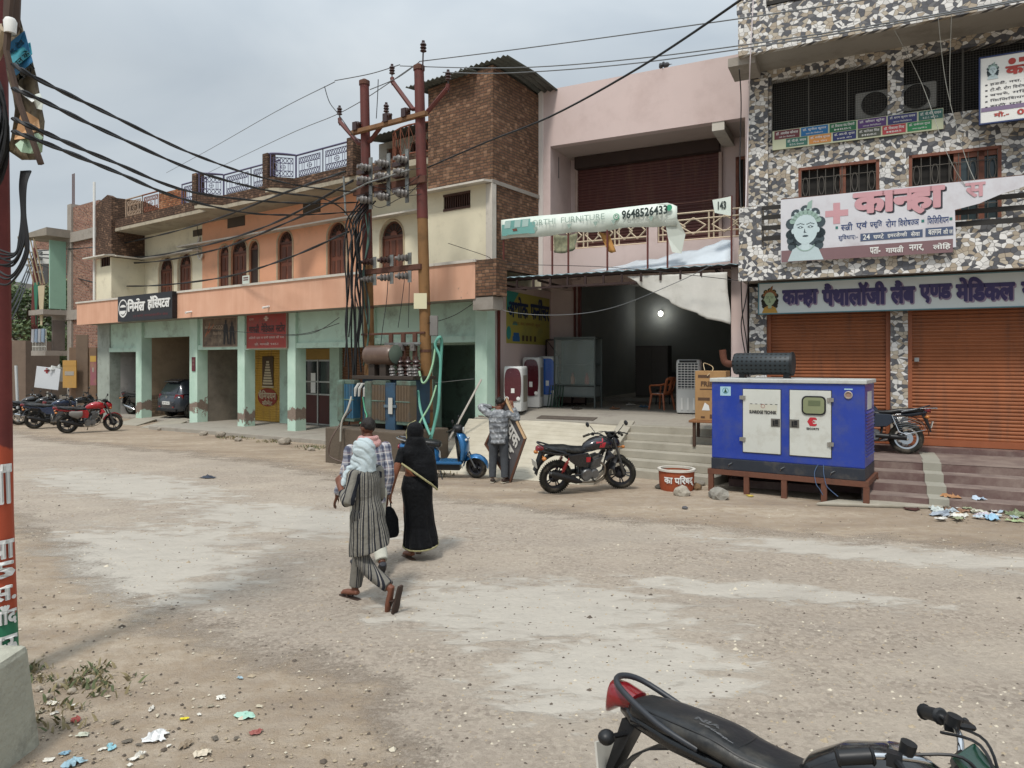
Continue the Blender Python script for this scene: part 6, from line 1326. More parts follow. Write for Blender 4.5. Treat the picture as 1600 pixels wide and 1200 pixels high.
 if accent:
  for sgn in (-1, 1):
   m = MB(); q = []
   for px_, z0_, z1_ in ((.05, .84, .99), (.17, .84, 1.0), (.2, .86, .93), (.1, .82, .88)): q.append((px_, z0_, z1_))
   for a0, a1, b0, b1 in ((20, 65, .04, .16), (-15, 20, .1, .2)):
    ring_pts = []
    for u in (0, 1):
     px_ = b0+(b1-b0)*u; i = max(k for k in range(len(prof)) if prof[k][0] <= px_); w_ = (px_-prof[i][0])/(prof[i+1][0]-prof[i][0]); z, ry, rz_ = [prof[i][j]+(prof[i+1][j]-prof[i][j])*w_ for j in (1, 2, 3)]
     row = []
     for k in range(5):
      a = R(a0+(a1-a0)*k/4); c, s2 = math.cos(a), math.sin(a); row.append((px_+.03*k/4, sgn*1.03*ry*abs(c)**(2/2.6), z+1.03*rz_*math.copysign(abs(s2)**(2/2.6), s2)))
     ring_pts.append(row)
    m.add(ring_pts[0]+ring_pts[1], [(k, k+1, 6+k, 5+k) for k in range(4)])
   m.build("tank_stripe", gloss('stripe_'+accent, accent), tko)
 for sgn in (-1, 1):
  m = MB(); pl = [(-.3, .52), (-.08, .50), (-.05, .66), (-.1, .77), (-.32, .76), (-.5, .74), (-.44, .62)]; m.prism(pl, sgn*.105, sgn*.145); m.build("side_panel", pn, rt, None, .012)
  if accent: m = MB(); m.prism([(-.13, .6), (-.05, .6), (-.05, .69), (-.14, .69)], sgn*.146, sgn*.152); m.build("badge_panel", gloss('stripe_'+accent, accent), rt)
  m = MB(); m.tube([(.3, sgn*.12, .78), (.36, sgn*.15, .70), (.26, sgn*.14, .62)], [.02, .05, .02], 8, flat=1.6)
  if scoop: m.build("tank_scoop", pn, rt, 60)
 s_ = MB(); sp = [(-.95, .845, .055, .03), (-.90, .85, .10, .045), (-.75, .845, .135, .05), (-.5, .83, .142, .052), (-.36, .80, .14, .052), (-.22, .79, .125, .05), (-.12, .80, .09, .045), (-.06, .825, .06, .035)]
 s_.loft([el_ring(px_, 0, z+seatz, ry*(1.18 if near else 1), rz_, 20, 3.0) for px_, z, ry, rz_ in sp]); so_ = s_.build("seat", SEATM, rt, 80)
 if near:
  for sg in (-1, 1):
   m = MB(); m.tube(cubic([(px_, sg*ry*1.06, z+rz_*.62) for px_, z, ry, rz_ in sp[1:-1]], 4), .005, 5); m.build('seat_piping', BLACKP, so_, 60)
  m = MB(); m.tube(cubic([(-.40, -.155, .83), (-.385, -.09, .853), (-.38, 0, .857), (-.385, .09, .853), (-.40, .155, .83)], 4), .004, 5); m.build('seat_seam', BLACKP, so_, 60)
  for sg in (-1, 1):
   m = MB(); m.tube([S_((.3, sg*.22, 1.09)), S_((.31, sg*.22, 1.13))], [.026, .028], 12); m.build('reservoir', BLACKP, rt, 50)
 c = MB(); c.loft([el_ring(px_, 0, z, ry, rz_, 14, 3) for px_, z, ry, rz_ in ((-.45, .745, .12, .04), (-.7, .765, .115, .045), (-.92, .80, .085, .045), (-1.0, .825, .05, .03))]); c.build("tail_cowl", pn, rt, 70)
 c = MB(); c.loft([el_ring(px_, 0, z, ry, rz_, 12, 3) for px_, z, ry, rz_ in ((-.95, .85, .065, .035), (-1.02, .86, .06, .045), (-1.06, .845, .045, .04))]); c.build("tail_lamp", REDL, rt, 70)
 if near:
  c = MB(); c.loft([el_ring(px_, 0, z, ry, rz_, 14, 3) for px_, z, ry, rz_ in ((-.93, .87, .075, .03), (-1.02, .87, .08, .055), (-1.07, .855, .068, .075), (-1.09, .83, .04, .06))]); c.build('tail_lamp', REDL, rt, 70)
 g = MB(); pts = []
 for k in range(10): a = R(40+k*15.5); pts.append((-.64+.39*math.cos(a), .36+.37*math.sin(a)))
 for (xa, za), (xb_, zb) in zip(pts, pts[1:]): g.hexa([(xa, -.065, za), (xb_, -.065, zb), (xb_, .065, zb), (xa, .065, za)], [(xa, -.065, za+.01), (xb_, -.065, zb+.01), (xb_, .065, zb+.01), (xa, .065, za+.01)])
 g.hexa([(-.98, -.06, .78), (-.9, -.06, .78), (-.9, .06, .78), (-.98, .06, .78)][::-1], [(-1.07, -.055, .44), (-1.05, -.055, .44), (-1.05, .055, .44), (-1.07, .055, .44)][::-1]); g.build("rear_mudguard", BLACKP, rt)
 MB().obox((-1.075, 0, .58), .012, .2, .13, Matrix.Rotation(R(-14), 3, 'Y')).build("number_plate", plain('plate_pale', 'b9b7ae'), rt)
 for sgn in (-1, 1):
  m = MB(); m.tube([(-.95, sgn*.05, .72), (-.97, sgn*.15, .72)], .012, 6); m.ell((-.98, sgn*.19, .72), .04, .045, .035); m.build("rear_indicator", BLACKP if near else AMB, rt, 60)
 gr = MB(); gr.tube(cubic([(-.55, -.15, .8), (-.75, -.16, .85), (-.98, -.11, .93), (-1.045, 0, .95), (-.98, .11, .93), (-.75, .16, .85), (-.55, .15, .8)], 5), .015, 8); gr.build("grab_rail", mat('grab_rail_grey', '2c2f34', .4, .2, 5), rt, 60)
 f = MB()
 for y in (-.09, .09): f.tube([S_((.66, y, .305)), S_((.36+.02, y, .98))], [.026, .02], 8); f.tube([S_((.66, y, .28)), S_((.55, y, .52))], .032, 8)
 f.obox(S_((.39, 0, .93)), .06, .24, .04, Matrix.Rotation(steer, 3, 'Z')); f.obox(S_((.45, 0, .78)), .05, .22, .04, Matrix.Rotation(steer, 3, 'Z')); f.build("front_fork", mat('fork_grey', '5a5b5c', .4, .1, 4, metal=.5), rt, 50)
 g = MB(); pts = []
 for k in range(8): a = R(25+k*19); pts.append((.66+.335*math.cos(a), .305+.335*math.sin(a)))
 rings = [[S_((px_, y, z+(0 if abs(y) < .05 else -.025))) for y in (-.065, -.04, 0, .04, .065)]+[S_((px_+.0, y, z-.012+(0 if abs(y) < .05 else -.02))) for y in (.06, .03, -.03, -.06)] for px_, z in pts]; g.loft(rings); g.build("front_mudguard", pn if not accent else BLACKP, rt, 60)
 h = MB(); hc = Vector((.54, 0, .86)); h.loft([[S_(p) for p in el_ring(px_, 0, z, ry, rz_, 16, 2.5)] for px_, z, ry, rz_ in ((.40, .9, .05, .06), (.46, .89, .105, .115), (.55, .86, .115, .12), (.6, .85, .1, .105))]); h.build("headlight_cowl", gloss('cowl_'+(cowl or tank), cowl or tank), rt, 60)
 h = MB(); h.loft([[S_(p) for p in el_ring(px_, 0, z, ry, rz_, 16, 2.5)] for px_, z, ry, rz_ in ((.595, .85, .1, .1), (.62, .847, .085, .085), (.63, .846, .03, .03))]); h.build("headlight", LENS, rt, 60)
 h = MB(); h.hexa([S_((.55, -.11, .95)), S_((.55, .11, .95)), S_((.40, .09, 1.08)), S_((.40, -.09, 1.08))], [S_((.57, -.11, .96)), S_((.57, .11, .96)), S_((.42, .09, 1.1)), S_((.42, -.09, 1.1))]); h.build("flyscreen", gloss('cowl_'+(cowl or tank), cowl or tank) if near else BLACKP, rt, None, .008)
 b = MB(); b.tube([S_(p) for p in cubic([(.16, -.36, 1.06), (.25, -.30, 1.08), (.34, -.18, 1.07), (.37, -.07, 1.01), (.37, .07, 1.01), (.34, .18, 1.07), (.25, .30, 1.08), (.16, .36, 1.06)], 4)], .013, 8); b.build("handlebar", CHROME if near or spokes != 'alloy' else mat('bar_black', '2a2a2a', .4), rt, 60)
 for sgn in (-1, 1):
  m = MB(); a, c_ = S_((.23, sgn*.315, 1.078)), S_((.13, sgn*.39, 1.05)); gs = 1.35 if near else 1; m.tube([a, a.lerp(c_, .08), a.lerp(c_, .1), a.lerp(c_, .93), a.lerp(c_, .94), c_], [.02*gs, .026*gs, .021*gs, .02*gs, .025*gs, .022*gs], 12); m.build("grip", RUBBER if not near else BLACKP, rt, 50)
  m = MB(); p0 = S_((.28, sgn*.27, 1.075)); m.tube([p0, S_((.34, sgn*.33, 1.07)), S_((.28, sgn*.42, 1.055))], [.016, .012, .01], 6); m.ell(S_((.28, sgn*.423, 1.055)), .015, .015, .015, 8, 6); m.obox(p0, .05, .06, .045, Matrix.Rotation(steer, 3, 'Z')); m.build("lever", BLACKP, rt, 50)
  m = MB(); m.tube([S_((.30, sgn*.22, 1.08)), S_((.33, sgn*.30, 1.17)), S_((.33, sgn*.34, 1.22))], .007, 6)
  m.ell(S_((.33, sgn*.39, 1.245)), .022, .065, .045)
  if not near: m.build("mirror", BLACKP, rt, 60)
  m = MB(); m.tube([S_((.5, sgn*.1, .80)), S_((.5, sgn*.18, .80))], .01, 6); m.ell(S_((.505, sgn*.2, .80)), .035, .035, .03); m.build("front_indicator", AMB if not near else BLACKP, rt, 60)
  m = MB(); m.tube([(.02, sgn*.14, .28), (.02, sgn*.26, .28)], .016, 6); m.tube([(-.35, sgn*.13, .36), (-.35, sgn*.22, .37)], .014, 6); m.build("footrest", RUBBER, rt, 50)
 d = MB(); d.obox(S_((.42, 0, 1.03)), .08, .16, .07, Matrix.Rotation(steer, 3, 'Z') @ Matrix.Rotation(R(35), 3, 'Y')); d.build("instrument_pod", BLACKP, rt, None, .02)
 cb = MB()
 for y in (-.05, .04, .07): cb.tube([S_(p) for p in cubic([(.28, y*4, 1.07), (.44, y*2, 1.1), (.5, y, .98), (.42, y, .8)], 5)], .006, 5)
 cb.build("control_cable", BLACKP, rt, 60)
 st = MB(); st.tube([(-.02, .12, .27), (-.06, .3, .02), (-.04, .34, .012)], .012, 6); st.build("side_stand", BLACKP, rt)
 if carrier:
  c = MB(); c.tube([(-.55, -.16, .82), (-.8, -.15, .88), (-1.15, -.13, .9)], .011, 6); c.tube([(-.55, .16, .82), (-.8, .15, .88), (-1.15, .13, .9)], .011, 6)
  for x_ in (-.85, -.95, -1.05, -1.15): c.tube([(x_, -.14, .89), (x_, .14, .89)], .009, 5)
  c.build("rear_carrier", CHROME, rt, 60); c = MB()
  for sg in (1, -1):
   q = [(-.38, sg*.2, .74), (-.5, sg*.22, .42), (-.62, sg*.22, .38), (-.95, sg*.2, .48), (-.9, sg*.2, .6), (-.6, sg*.2, .72)]; c.tube(q+[q[0]], .01, 5)
   for k in range(7): u = k/7; c.tube([Vector((-.42-.0*u, sg*.21, .68)).lerp(Vector((-.52, sg*.22, .42)), u), Vector((-.62, sg*.2, .71)).lerp(Vector((-.93, sg*.2, .52)), u)], .006, 4)
  c.build("saree_guard", CHROME, rt, 60)
 if bag:
  m = MB(); m.loft([el_ring(px_, -.17, z, ry, rz_, 12, 3) for px_, z, ry, rz_ in ((-.62, .68, .03, .06), (-.55, .66, .06, .1), (-.38, .62, .07, .13), (-.25, .66, .05, .09))]); m.build("saddle_bag", mat('grey_bag', '77746f', .7, .15, 5), rt, 60)
 return rt
fwd = lambda x, y: math.atan2(y, x)
make_bike("motorcycle", "black motorcycle with red tank stripe parked at the foot of the ramp and steps", Vector((1.35, 12.85, 0)), fwd(.93, .36), R(12), '1b1c21', 'a81e2c', steer=R(-38), spokes='alloy')
mv = Vector((.69, .72, 0))
make_bike("motorcycle", "red motorcycle with grey saddle bag at the right end of the parked row", G(141, 675)+Vector((0, 0, 0)), fwd(.80, .60), R(7), '9a141d', None, bag=True, group="motorcycles parked before the hospital", steer=R(-20))
make_bike("motorcycle", "navy blue motorcycle with white side stripe second from the right in the parked row", G(88, 668), fwd(.80, .6), R(7), '1f2c44', None, group="motorcycles parked before the hospital", steer=R(10), panel='2a3a55')
make_bike("motorcycle", "black motorcycle third from the right in the parked row, behind the navy one", G(62, 662), fwd(.74, .67), R(8), '1a1b1d', None, group="motorcycles parked before the hospital", steer=R(15), spokes='wire')
make_bike("motorcycle", "black motorcycle farthest left in the row, half hidden by the red pole", G(40, 661), fwd(.7, .71), R(6), '22201f', None, group="motorcycles parked before the hospital", steer=R(-10), spokes='wire')
make_bike("motorcycle", "black motorcycle just behind the red one in the parked row", G(118, 662), fwd(.76, .65), R(8), '202226', None, group="motorcycles parked before the hospital", steer=R(25))
make_bike("motorcycle", "dusty dark motorcycle standing in the left bay of the hospital, nearer the pillar", FH.w(-11.4, .9, .1), FH.rz+R(12), R(6), '1d1d1f', None, group="motorcycles inside the left bay", spokes='wire')
make_bike("motorcycle", "dusty dark motorcycle standing deeper in the left bay of the hospital", FH.w(-10.9, 2.0, .1), FH.rz+R(20), R(6), '232124', None, group="motorcycles inside the left bay")
make_bike("motorcycle", "dark blue motorcycle with chrome carrier parked on the landing behind the generator", FR.w(-1.82, -.80, .555), FR.rz+math.pi+R(3), R(-5)*-1, '1e2838', None, spokes='wire', carrier=True, steer=R(8), panel='1a2230')
nf = Vector((.65, -.76)).normalized(); nr = make_bike("motorcycle", "black motorcycle close to the camera at the bottom right with dark green headlight cowl", Vector((1.153, 2.544, 0)), -.695, -.19, '17181a', None, steer=.211, near=True, cowl='12382a'); nr.scale = (.939,)*3
m = MB(); m._j(text("NIA", -.62, -.50, 0, .045, 0, .03), None)
o = MB()
def seat_z(x):
 sp = [(-.95, .845, .03), (-.90, .85, .045), (-.75, .845, .05), (-.5, .83, .052), (-.36, .80, .052), (-.22, .79, .05)]
 for (a, z0, r0), (b, z1, r1) in zip(sp, sp[1:]):
  if a <= x <= b: u = (x-a)/(b-a); return z0+(z1-z0)*u+r0+(r1-r0)*u
 return .88
rr_ = random.Random(3)
o.add([(-.60+.5*(v[2]) if False else v[0], -.055+v[2]*1.0, seat_z(v[0])+.0015) for v in m.v], m.f)
for k in range(5): x0_ = -.58+.03*k; y_ = -.085-.008*k; o.add([(x0_, y_, seat_z(x0_)+.0012), (x0_+.05, y_+.004, seat_z(x0_+.05)+.0012), (x0_+.05, y_+.007, seat_z(x0_+.05)+.0012), (x0_, y_+.003, seat_z(x0_)+.0012)], [(0, 1, 2, 3)])
o.build("seat_scuff", plain('scuff_grey', '8f9092', .6), nr)
def scooter():
 loc = Vector((-1.33, 14.32, 0)); rt = thing("scooter", "metallic blue step-through scooter parked behind the woman in black", "scooter", loc, 0); rt.rotation_euler = (Matrix.Rotation(R(-9), 3, 'Z') @ Matrix.Rotation(R(6), 3, 'X')).to_euler()
 bl = gloss('scooter_blue', '2c6a9e', metal=.35); steer = R(-16)
 make_wheel(rt, (-.6, 0, .225), .225, .05, 'alloy'); make_wheel(rt, (.62, 0, .225), .225, .045, 'alloy', steer)
 b = MB(); b.loft([el_ring(x, 0, z, ry, rz_, 18, 2.8) for x, z, ry, rz_ in ((-.98, .62, .05, .05), (-.9, .60, .12, .10), (-.65, .55, .17, .16), (-.4, .50, .17, .18), (-.22, .45, .15, .17), (-.14, .42, .11, .12))]); b.build("rear_body", bl, rt, 80)
 s_ = MB(); s_.loft([el_ring(x, 0, z, ry, rz_, 18, 3) for x, z, ry, rz_ in ((-.92, .74, .08, .03), (-.85, .745, .125, .05), (-.5, .735, .135, .055), (-.25, .70, .13, .07), (-.12, .68, .10, .06), (-.09, .67, .05, .03))]); s_.build("seat", SEATM, rt, 80)
 m = MB(); m.hexa([(-.2, -.17, .30), (.36, -.15, .30), (.36, .15, .30), (-.2, .17, .30)], [(-.2, -.17, .36), (.36, -.15, .36), (.36, .15, .36), (-.2, .17, .36)]); m.build("floorboard", bl, rt, None, .02)
 m = MB(); m.hexa([(-.45, -.13, .17), (.3, -.11, .17), (.3, .11, .17), (-.45, .13, .17)], [(-.45, -.13, .298), (.3, -.11, .298), (.3, .11, .298), (-.45, .13, .298)]); m.build("underbody", BLACKP, rt, None, .02)
 a = MB(); a.loft([el_ring(x, 0, z, ry, rz_, 18, 2.6) for x, z, ry, rz_ in ((.33, .33, .15, .04),)]+[[(x+dx*math.cos(t_*math.pi/9)*1.0, w_*math.sin(t_*math.pi/9), z) for t_ in range(18)] for x, z, w_, dx in ((.37, .40, .19, .07), (.40, .58, .21, .09), (.38, .75, .19, .10), (.32, .88, .13, .09), (.29, .94, .08, .06))]); a.build("front_apron", bl, rt, 60)
 m = MB(); m.hexa([(.28, -.17, .38), (.3, -.17, .38), (.3, .17, .38), (.28, .17, .38)], [(.22, -.12, .86), (.25, -.12, .86), (.25, .12, .86), (.22, .12, .86)]); m.build("inner_shield", BLACKP, rt)
 f = MB(); rings = []
 for k in range(9):
  t_ = R(10+k*20); c = Vector((.62+.27*math.cos(t_), 0, .225+.28*math.sin(t_))); rings.append([(c.x, y, c.z-.05*abs(y/.08)**2) for y in (-.09, -.05, 0, .05, .09)]+[(c.x-.01, y, c.z-.02-.05*abs(y/.08)**2) for y in (.085, .045, 0, -.045, -.085)])
 f.loft(rings); f.build("front_mudguard", bl, rt, 60)
 Hd = MB(); Hd.loft([el_ring(x, 0, z, ry, rz_, 14, 2.4) for x, z, ry, rz_ in ((.16, 1.0, .06, .05), (.22, 1.01, .12, .08), (.31, 1.0, .12, .085), (.37, .985, .07, .06))]); Hd.build("handlebar_cover", BLACKP, rt, 70)
 m = MB(); m.lathe([(.01, .0), (.06, .0), (.065, -.03), (.01, -.03)], (.385, 0, .98), 'x', 14); m.build("headlight", LENS, rt, 50)
 for sgn in (-1, 1):
  m = MB(); m.tube([(.22, sgn*.1, 1.01), (.18, sgn*.22, 1.02), (.12, sgn*.34, 1.0)], [.018, .018, .022], 8); m.build("grip", RUBBER, rt, 50)
  m = MB(); m.tube([(.24, sgn*.2, 1.02), (.2, sgn*.32, .99)], .008, 5); m.build("lever", ENG, rt); m = MB(); m.tube([(.2, sgn*.18, 1.04), (.22, sgn*.24, 1.16)], .006, 5); m.ell((.22, sgn*.27, 1.2), .02, .05, .04); m.build("mirror", BLACKP, rt, 60)
  m = MB(); m.tube([(.62+.0, sgn*.075, .225), (.45, sgn*.07, .55)], .018, 6); m.build("front_fork", ENG, rt, 50); m = MB(); m.ell((.45, sgn*.1, .8), .03, .04, .03); m.build("indicator", LENS, rt, 60)
 m = MB(); m.tube(cubic([(-.7, -.13, .74), (-.95, -.11, .8), (-1.02, 0, .82), (-.95, .11, .8), (-.7, .13, .74)], 5), .015, 6); m.build("grab_rail", CHROME, rt, 60); m = MB(); m.ell((-.97, 0, .62), .04, .1, .06); m.build("tail_lamp", REDL, rt, 60)
 m = MB(); m.tube([(-.3, -.17, .24), (-.75, -.19, .26)], [.04, .055], 10); m.build("silencer", BLACKP, rt, 50); m = MB(); m.tube([(-.1, -.14, .2), (-.02, -.26, .02)], .012, 6); m.build("side_stand", BLACKP, rt)
scooter()
def car():
 x = FH.x(238, .25); rt = thing("parked_car", "dark grey hatchback parked nose first in the beige garage bay", "car", FH.w(x+.88, .35, .12), FH.rz)
 rt.rotation_euler = (0, 0, FH.rz+R(0)); paint = gloss('car_grey', '3c4149', metal=.3)
 def sec(y, hw, zb, zt, p=5):
  return [(hw*math.copysign(abs(math.cos(a))**(2/p), math.cos(a)), y, (zb+zt)/2+(zt-zb)/2*math.copysign(abs(math.sin(a))**(2/p), math.sin(a))) for a in [2*math.pi*k/24 for k in range(24)]]
 b = MB(); b.loft([sec(y, hw, zb, zt) for y, hw, zb, zt in ((.0, .62, .36, .72), (.03, .74, .30, .86), (.12, .81, .26, .96), (.5, .84, .22, .99), (1.5, .845, .20, .97), (2.6, .84, .20, .95), (3.3, .8, .24, .86), (3.62, .7, .3, .7))]); b.build("body", paint, rt, 60)
 c = MB()
 def cab(y, hb, ht, zb, zt): return [(-hb, y, zb), (-ht*.98, y, zt-.05), (-ht*.85, y, zt), (ht*.85, y, zt), (ht*.98, y, zt-.05), (hb, y, zb)]
 c.loft([cab(.1, .74, .62, .93, 1.02), cab(.34, .76, .58, .95, 1.44), cab(.75, .77, .58, .95, 1.52), (cab(1.6, .78, .58, .95, 1.53)), cab(2.1, .78, .56, .95, 1.46), cab(2.75, .76, .6, .93, .97)]); c.build("cabin", paint, rt, 50)
 g = MB(); g.hexa([(-.60, .10, 1.02), (.60, .10, 1.02), (.60, .13, 1.02), (-.60, .13, 1.02)], [(-.50, .315, 1.40), (.50, .315, 1.40), (.50, .345, 1.40), (-.50, .345, 1.40)]); g.build("rear_window", GLASS, rt, None, .01)
 for s_ in (-1, 1):
  g = MB(); g.add([(s_*.785, .5, 1.0), (s_*.79, 1.25, .99), (s_*.625, 1.25, 1.44), (s_*.63, .62, 1.40)], [(0, 1, 2, 3)]); g.add([(s_*.79, 1.33, .99), (s_*.79, 2.45, .98), (s_*.62, 2.0, 1.42), (s_*.625, 1.33, 1.44)], [(0, 1, 2, 3)]); o = g.build("side_window", GLASS, rt); o.modifiers.new('t', 'SOLIDIFY').thickness = .02
  m = MB(); m.hexa([(s_*.56, -.01, .78), (s_*.83, .22, .78), (s_*.80, .26, .78), (s_*.55, .06, .78)], [(s_*.6, .03, .95), (s_*.83, .20, .93), (s_*.78, .3, .93), (s_*.57, .1, .95)]); m.build("tail_light", REDL, rt, None, .015)
  m = MB(); m.box(s_*.5-.06, s_*.5+.06, -.02, .05, .42, .47); m.build("reflector", REDL, rt)
  for y in (.62, 2.95):
   w = MB(); cx = s_*.76; w.lathe([(.2, -.1), (.28, -.1), (.3, -.06), (.3, .06), (.28, .1), (.2, .1), (.2, -.1)], (cx, y, .30), 'x', 28); ww = w.build("wheel", RUBBER, rt, 50)
   q = MB(); q.lathe([(.01, s_*.07), (.06, s_*.08), (.19, s_*.05), (.2, s_*.09), (.2, -.08), (.01, -.08)], (cx, y, .30), 'x', 24)
   for k in range(5): a = R(72*k); q.tube([(cx+s_*.085, y+.03*math.cos(a), .3+.03*math.sin(a)), (cx+s_*.085, y+.18*math.cos(a), .3+.18*math.sin(a))], .028, 6)
   q.build("rim", mat('alloy_silver', '8f9296', .35, .1, 4, metal=.7), ww, 40)
   m = MB(); m.tube([(s_*.83, y+.35*math.cos(R(k*18)), .31+.35*math.sin(R(k*18))) for k in range(11)], .03, 6); m.build("wheel_arch", BLACKP, rt, 50)
 m = MB(); m.box(-.72, .72, -.035, .05, .27, .37); m.build("bumper_insert", BLACKP, rt, None, .02)
 m = MB(); m.box(-.26, .26, -.03, .0, .54, .66); m._j(text("UP 93 AX", -.22, .22, .57, .63, -.034, .01, 1), None); m.build("number_plate", [SIGNW, plain('plate_ink', '2a2a2a')], rt)
 m = MB(); ring(m, 0, .84, .05, .012, -.012, 0); m.obox((0, .02, .84), .08, .02, .02); m.build("badge", CHROME, rt)
 m = MB(); m.tube([(.1, .9, 1.53), (.13, .75, 1.72)], .006, 5); m.build("aerial", BLACKP, rt); m = MB(); m.hexa([(-.5, .2, 1.42), (.5, .2, 1.42), (.52, .5, 1.50), (-.52, .5, 1.50)], [(-.5, .2, 1.45), (.5, .2, 1.45), (.52, .5, 1.54), (-.52, .5, 1.54)]); m.build("spoiler", paint, rt, None, .01)
car()
SKIN = mat('brown_skin', '6d4433', .55, .1, 12, spec=.35); HAIRB = mat('black_hair', '17130f', .6, .2, 30, bump=.004, bsc=120); SANDAL = mat('sandal_brown', '3a2a22', .7, .2, 8)
def oval(c, rx, ry, n=16, M=None): return [Vector(c)+Vector((rx*math.cos(2*math.pi*k/n), ry*math.sin(2*math.pi*k/n), 0)) for k in range(n)]
def torso(m, rows):
 """stacked ovals (cx, cy, z, rx, ry)"""
 m.loft([oval((cx, cy, z), rx, ry, 18) for cx, cy, z, rx, ry in rows])
def limb(m, pts, rad, n=10, sub=5):
 p = cubic(pts, sub); k = len(pts)-1; r = []
 for i in range(len(p)):
  u = i/sub; j = min(int(u), k-1); r.append(rad[j]+(rad[j+1]-rad[j])*(u-j))
 m.tube(p, r, n); m.ell(pts[0], rad[0], rad[0], rad[0], 10, 8)
def head(m, c, d, h=.225, tilt=0):
 """skull, jaw, nose, ears; d = facing direction"""
 d = Vector(d).normalized(); q = d.to_track_quat('Y', 'Z').to_matrix(); P = lambda x, y, z: Vector(c)+q @ Vector((x, y, z))*(h/.225)
 m.ell(P(0, -.005, .02), .074, .093, .095, 16, 10, rot=q); m.ell(P(0, .03, -.045), .055, .06, .062, 14, 8, rot=q); m.ell(P(0, .088, -.085), .025, .02, .018, 8, 6, rot=q)
 m.tube([P(0, .085, .03), P(0, .112, -.018), P(0, .088, -.025)], [.008, .014, .008], 8)
 for s_ in (-1, 1): m.ell(P(s_*.076, -.005, -.005), .012, .022, .032, 8, 6, rot=q); m.ell(P(s_*.03, .078, .022), .018, .012, .012, 8, 6, rot=q)
 m.ell(P(0, .088, -.055), .026, .014, .012, 8, 6, rot=q)
 return P
def hand(m, wrist, d, palm, grip=.35, s=1.0, left=False):
 """palm and five fingers leaving along d; palm = direction the palm faces; grip = curl"""
 d = Vector(d).normalized(); pn = Vector(palm); pn = (pn-d*pn.dot(d)).normalized(); sd = d.cross(pn)*(1 if left else -1)
 w = Vector(wrist); m.loft([[w+d*a*s+sd*(b*math.cos(t))*s+pn*(e*math.sin(t))*s for t in [2*math.pi*k/10 for k in range(10)]] for a, b, e in ((-.01, .026, .02), (.03, .036, .017), (.07, .041, .015), (.092, .036, .012))])
 for off, L in ((-.03, .062), (-.01, .075), (.011, .07), (.03, .054)):
  p = w+d*.085*s+sd*off*s; pts = [p-d*.02*s, p]; a = 0
  for k, f in enumerate((.45, .32, .23)): a += grip*(1.0 if k else .7); p = p+(d*math.cos(a)+pn*math.sin(a))*L*f*s; pts.append(p)
  m.tube(pts, [.0095*s, .0095*s, .009*s, .008*s, .0065*s], 7)
 b = w+d*.03*s-sd*.03*s; m.tube([w+d*.01*s-sd*.015*s, b-sd*.012*s+pn*.008*s, b-sd*.028*s+d*.03*s+pn*.018*s, b-sd*.025*s+d*.055*s+pn*.03*s], [.014*s, .013*s, .011*s, .008*s], 7)
def foot(m, ankle, toe, s=1.0):
 a = Vector(ankle); t = Vector(toe); d = (t-a); d.z = d.z; L = .24*s; dd = d.normalized()
 m.tube([a-dd*.05+Vector((0, 0, -.02)), a+dd*.02+Vector((0, 0, -.03)), a+dd*.11+Vector((0, 0, -.045)), a+dd*.18+Vector((0, 0, -.055))], [.032*s, .038*s, .042*s, .028*s], 10, flat=.75)
 for k in range(5): o = dd.cross(Vector((0, 0, 1)))*(.032-.016*k)*s; m.tube([a+dd*.15+o+Vector((0, 0, -.058)), a+dd*(.205-.008*abs(k-1))+o+Vector((0, 0, -.064))], [.012, .009], 6)
def sandal(rt, ankle, toe, up=Vector((0, 0, 1)), mt=None, nm="sandal"):
 a, t = Vector(ankle), Vector(toe); d = (t-a).normalized(); s_ = d.cross(up).normalized(); n = s_.cross(d).normalized(); m = MB(); o = a-n*.088; out = [(-.075, .028), (-.03, .036), (.06, .036), (.13, .046), (.19, .042), (.225, .02)]
 pl = [o+d*x+s_*w for x, w in out]+[o+d*x-s_*w for x, w in out[::-1]]; k = len(pl); m.add(pl+[p-n*.02 for p in pl], [tuple(range(k)), tuple(range(2*k-1, k-1, -1))]+[(i, i+k, (i+1) % k+k, (i+1) % k) for i in range(k)])
 for sg in (-1, 1): m.tube([o+d*.07+s_*sg*.038, o+d*.10+s_*sg*.03+n*.05, o+d*.15+n*.045], .008, 6)
 m.build(nm, mt or SANDAL, rt)
def stripes(name, cols, n, bump=True):
 """woven stripes running up and down, spaced by angle round the body's axis"""
 t = NT(name); x, y, z = t.xyz(); a = t.math('ARCTAN2', x, y); w = t.noise(5, detail=3)
 f = t.math('FRACT', t.math('ADD', t.math('MULTIPLY', a, n/6.2832), t.math('MULTIPLY', w, .12))); o = t.new("ValToRGB"); o.color_ramp.interpolation = 'CONSTANT'; e = o.color_ramp.elements
 for i, (p, c) in enumerate(cols):
  k = e[i] if i < 2 else e.new(p); k.position = p; k.color = lin(c)
 t.link(f, o.inputs[0]); t.color(o.outputs[0]); t.set(.85, spec=.15); t.bump(t.noise(14, detail=5, rough=.6), .02); return t.m
def fabric(name, c, var=.15, fold=.02, fsc=9, rough=.85):
 if name in _M: return _M[name]
 t = NT(name); c = lin(c); n = t.noise(fsc, detail=5, rough=.6); t.color(t.mix(t.noise(30), tuple(v*(1-var) for v in c[:3])+(1,), tuple(min(1, v*(1+var)) for v in c[:3])+(1,))); t.set(rough, spec=.15); t.bump(n, fold); t.b.inputs['Sheen Weight'].default_value = .03; _M[name] = t.m; return t.m
KUR = [(0, '77746c'), (.28, '24262c'), (.42, '8a867c'), (.52, '3a3c42'), (.60, '77746c'), (.78, '24262c'), (.92, '6d6a63')]
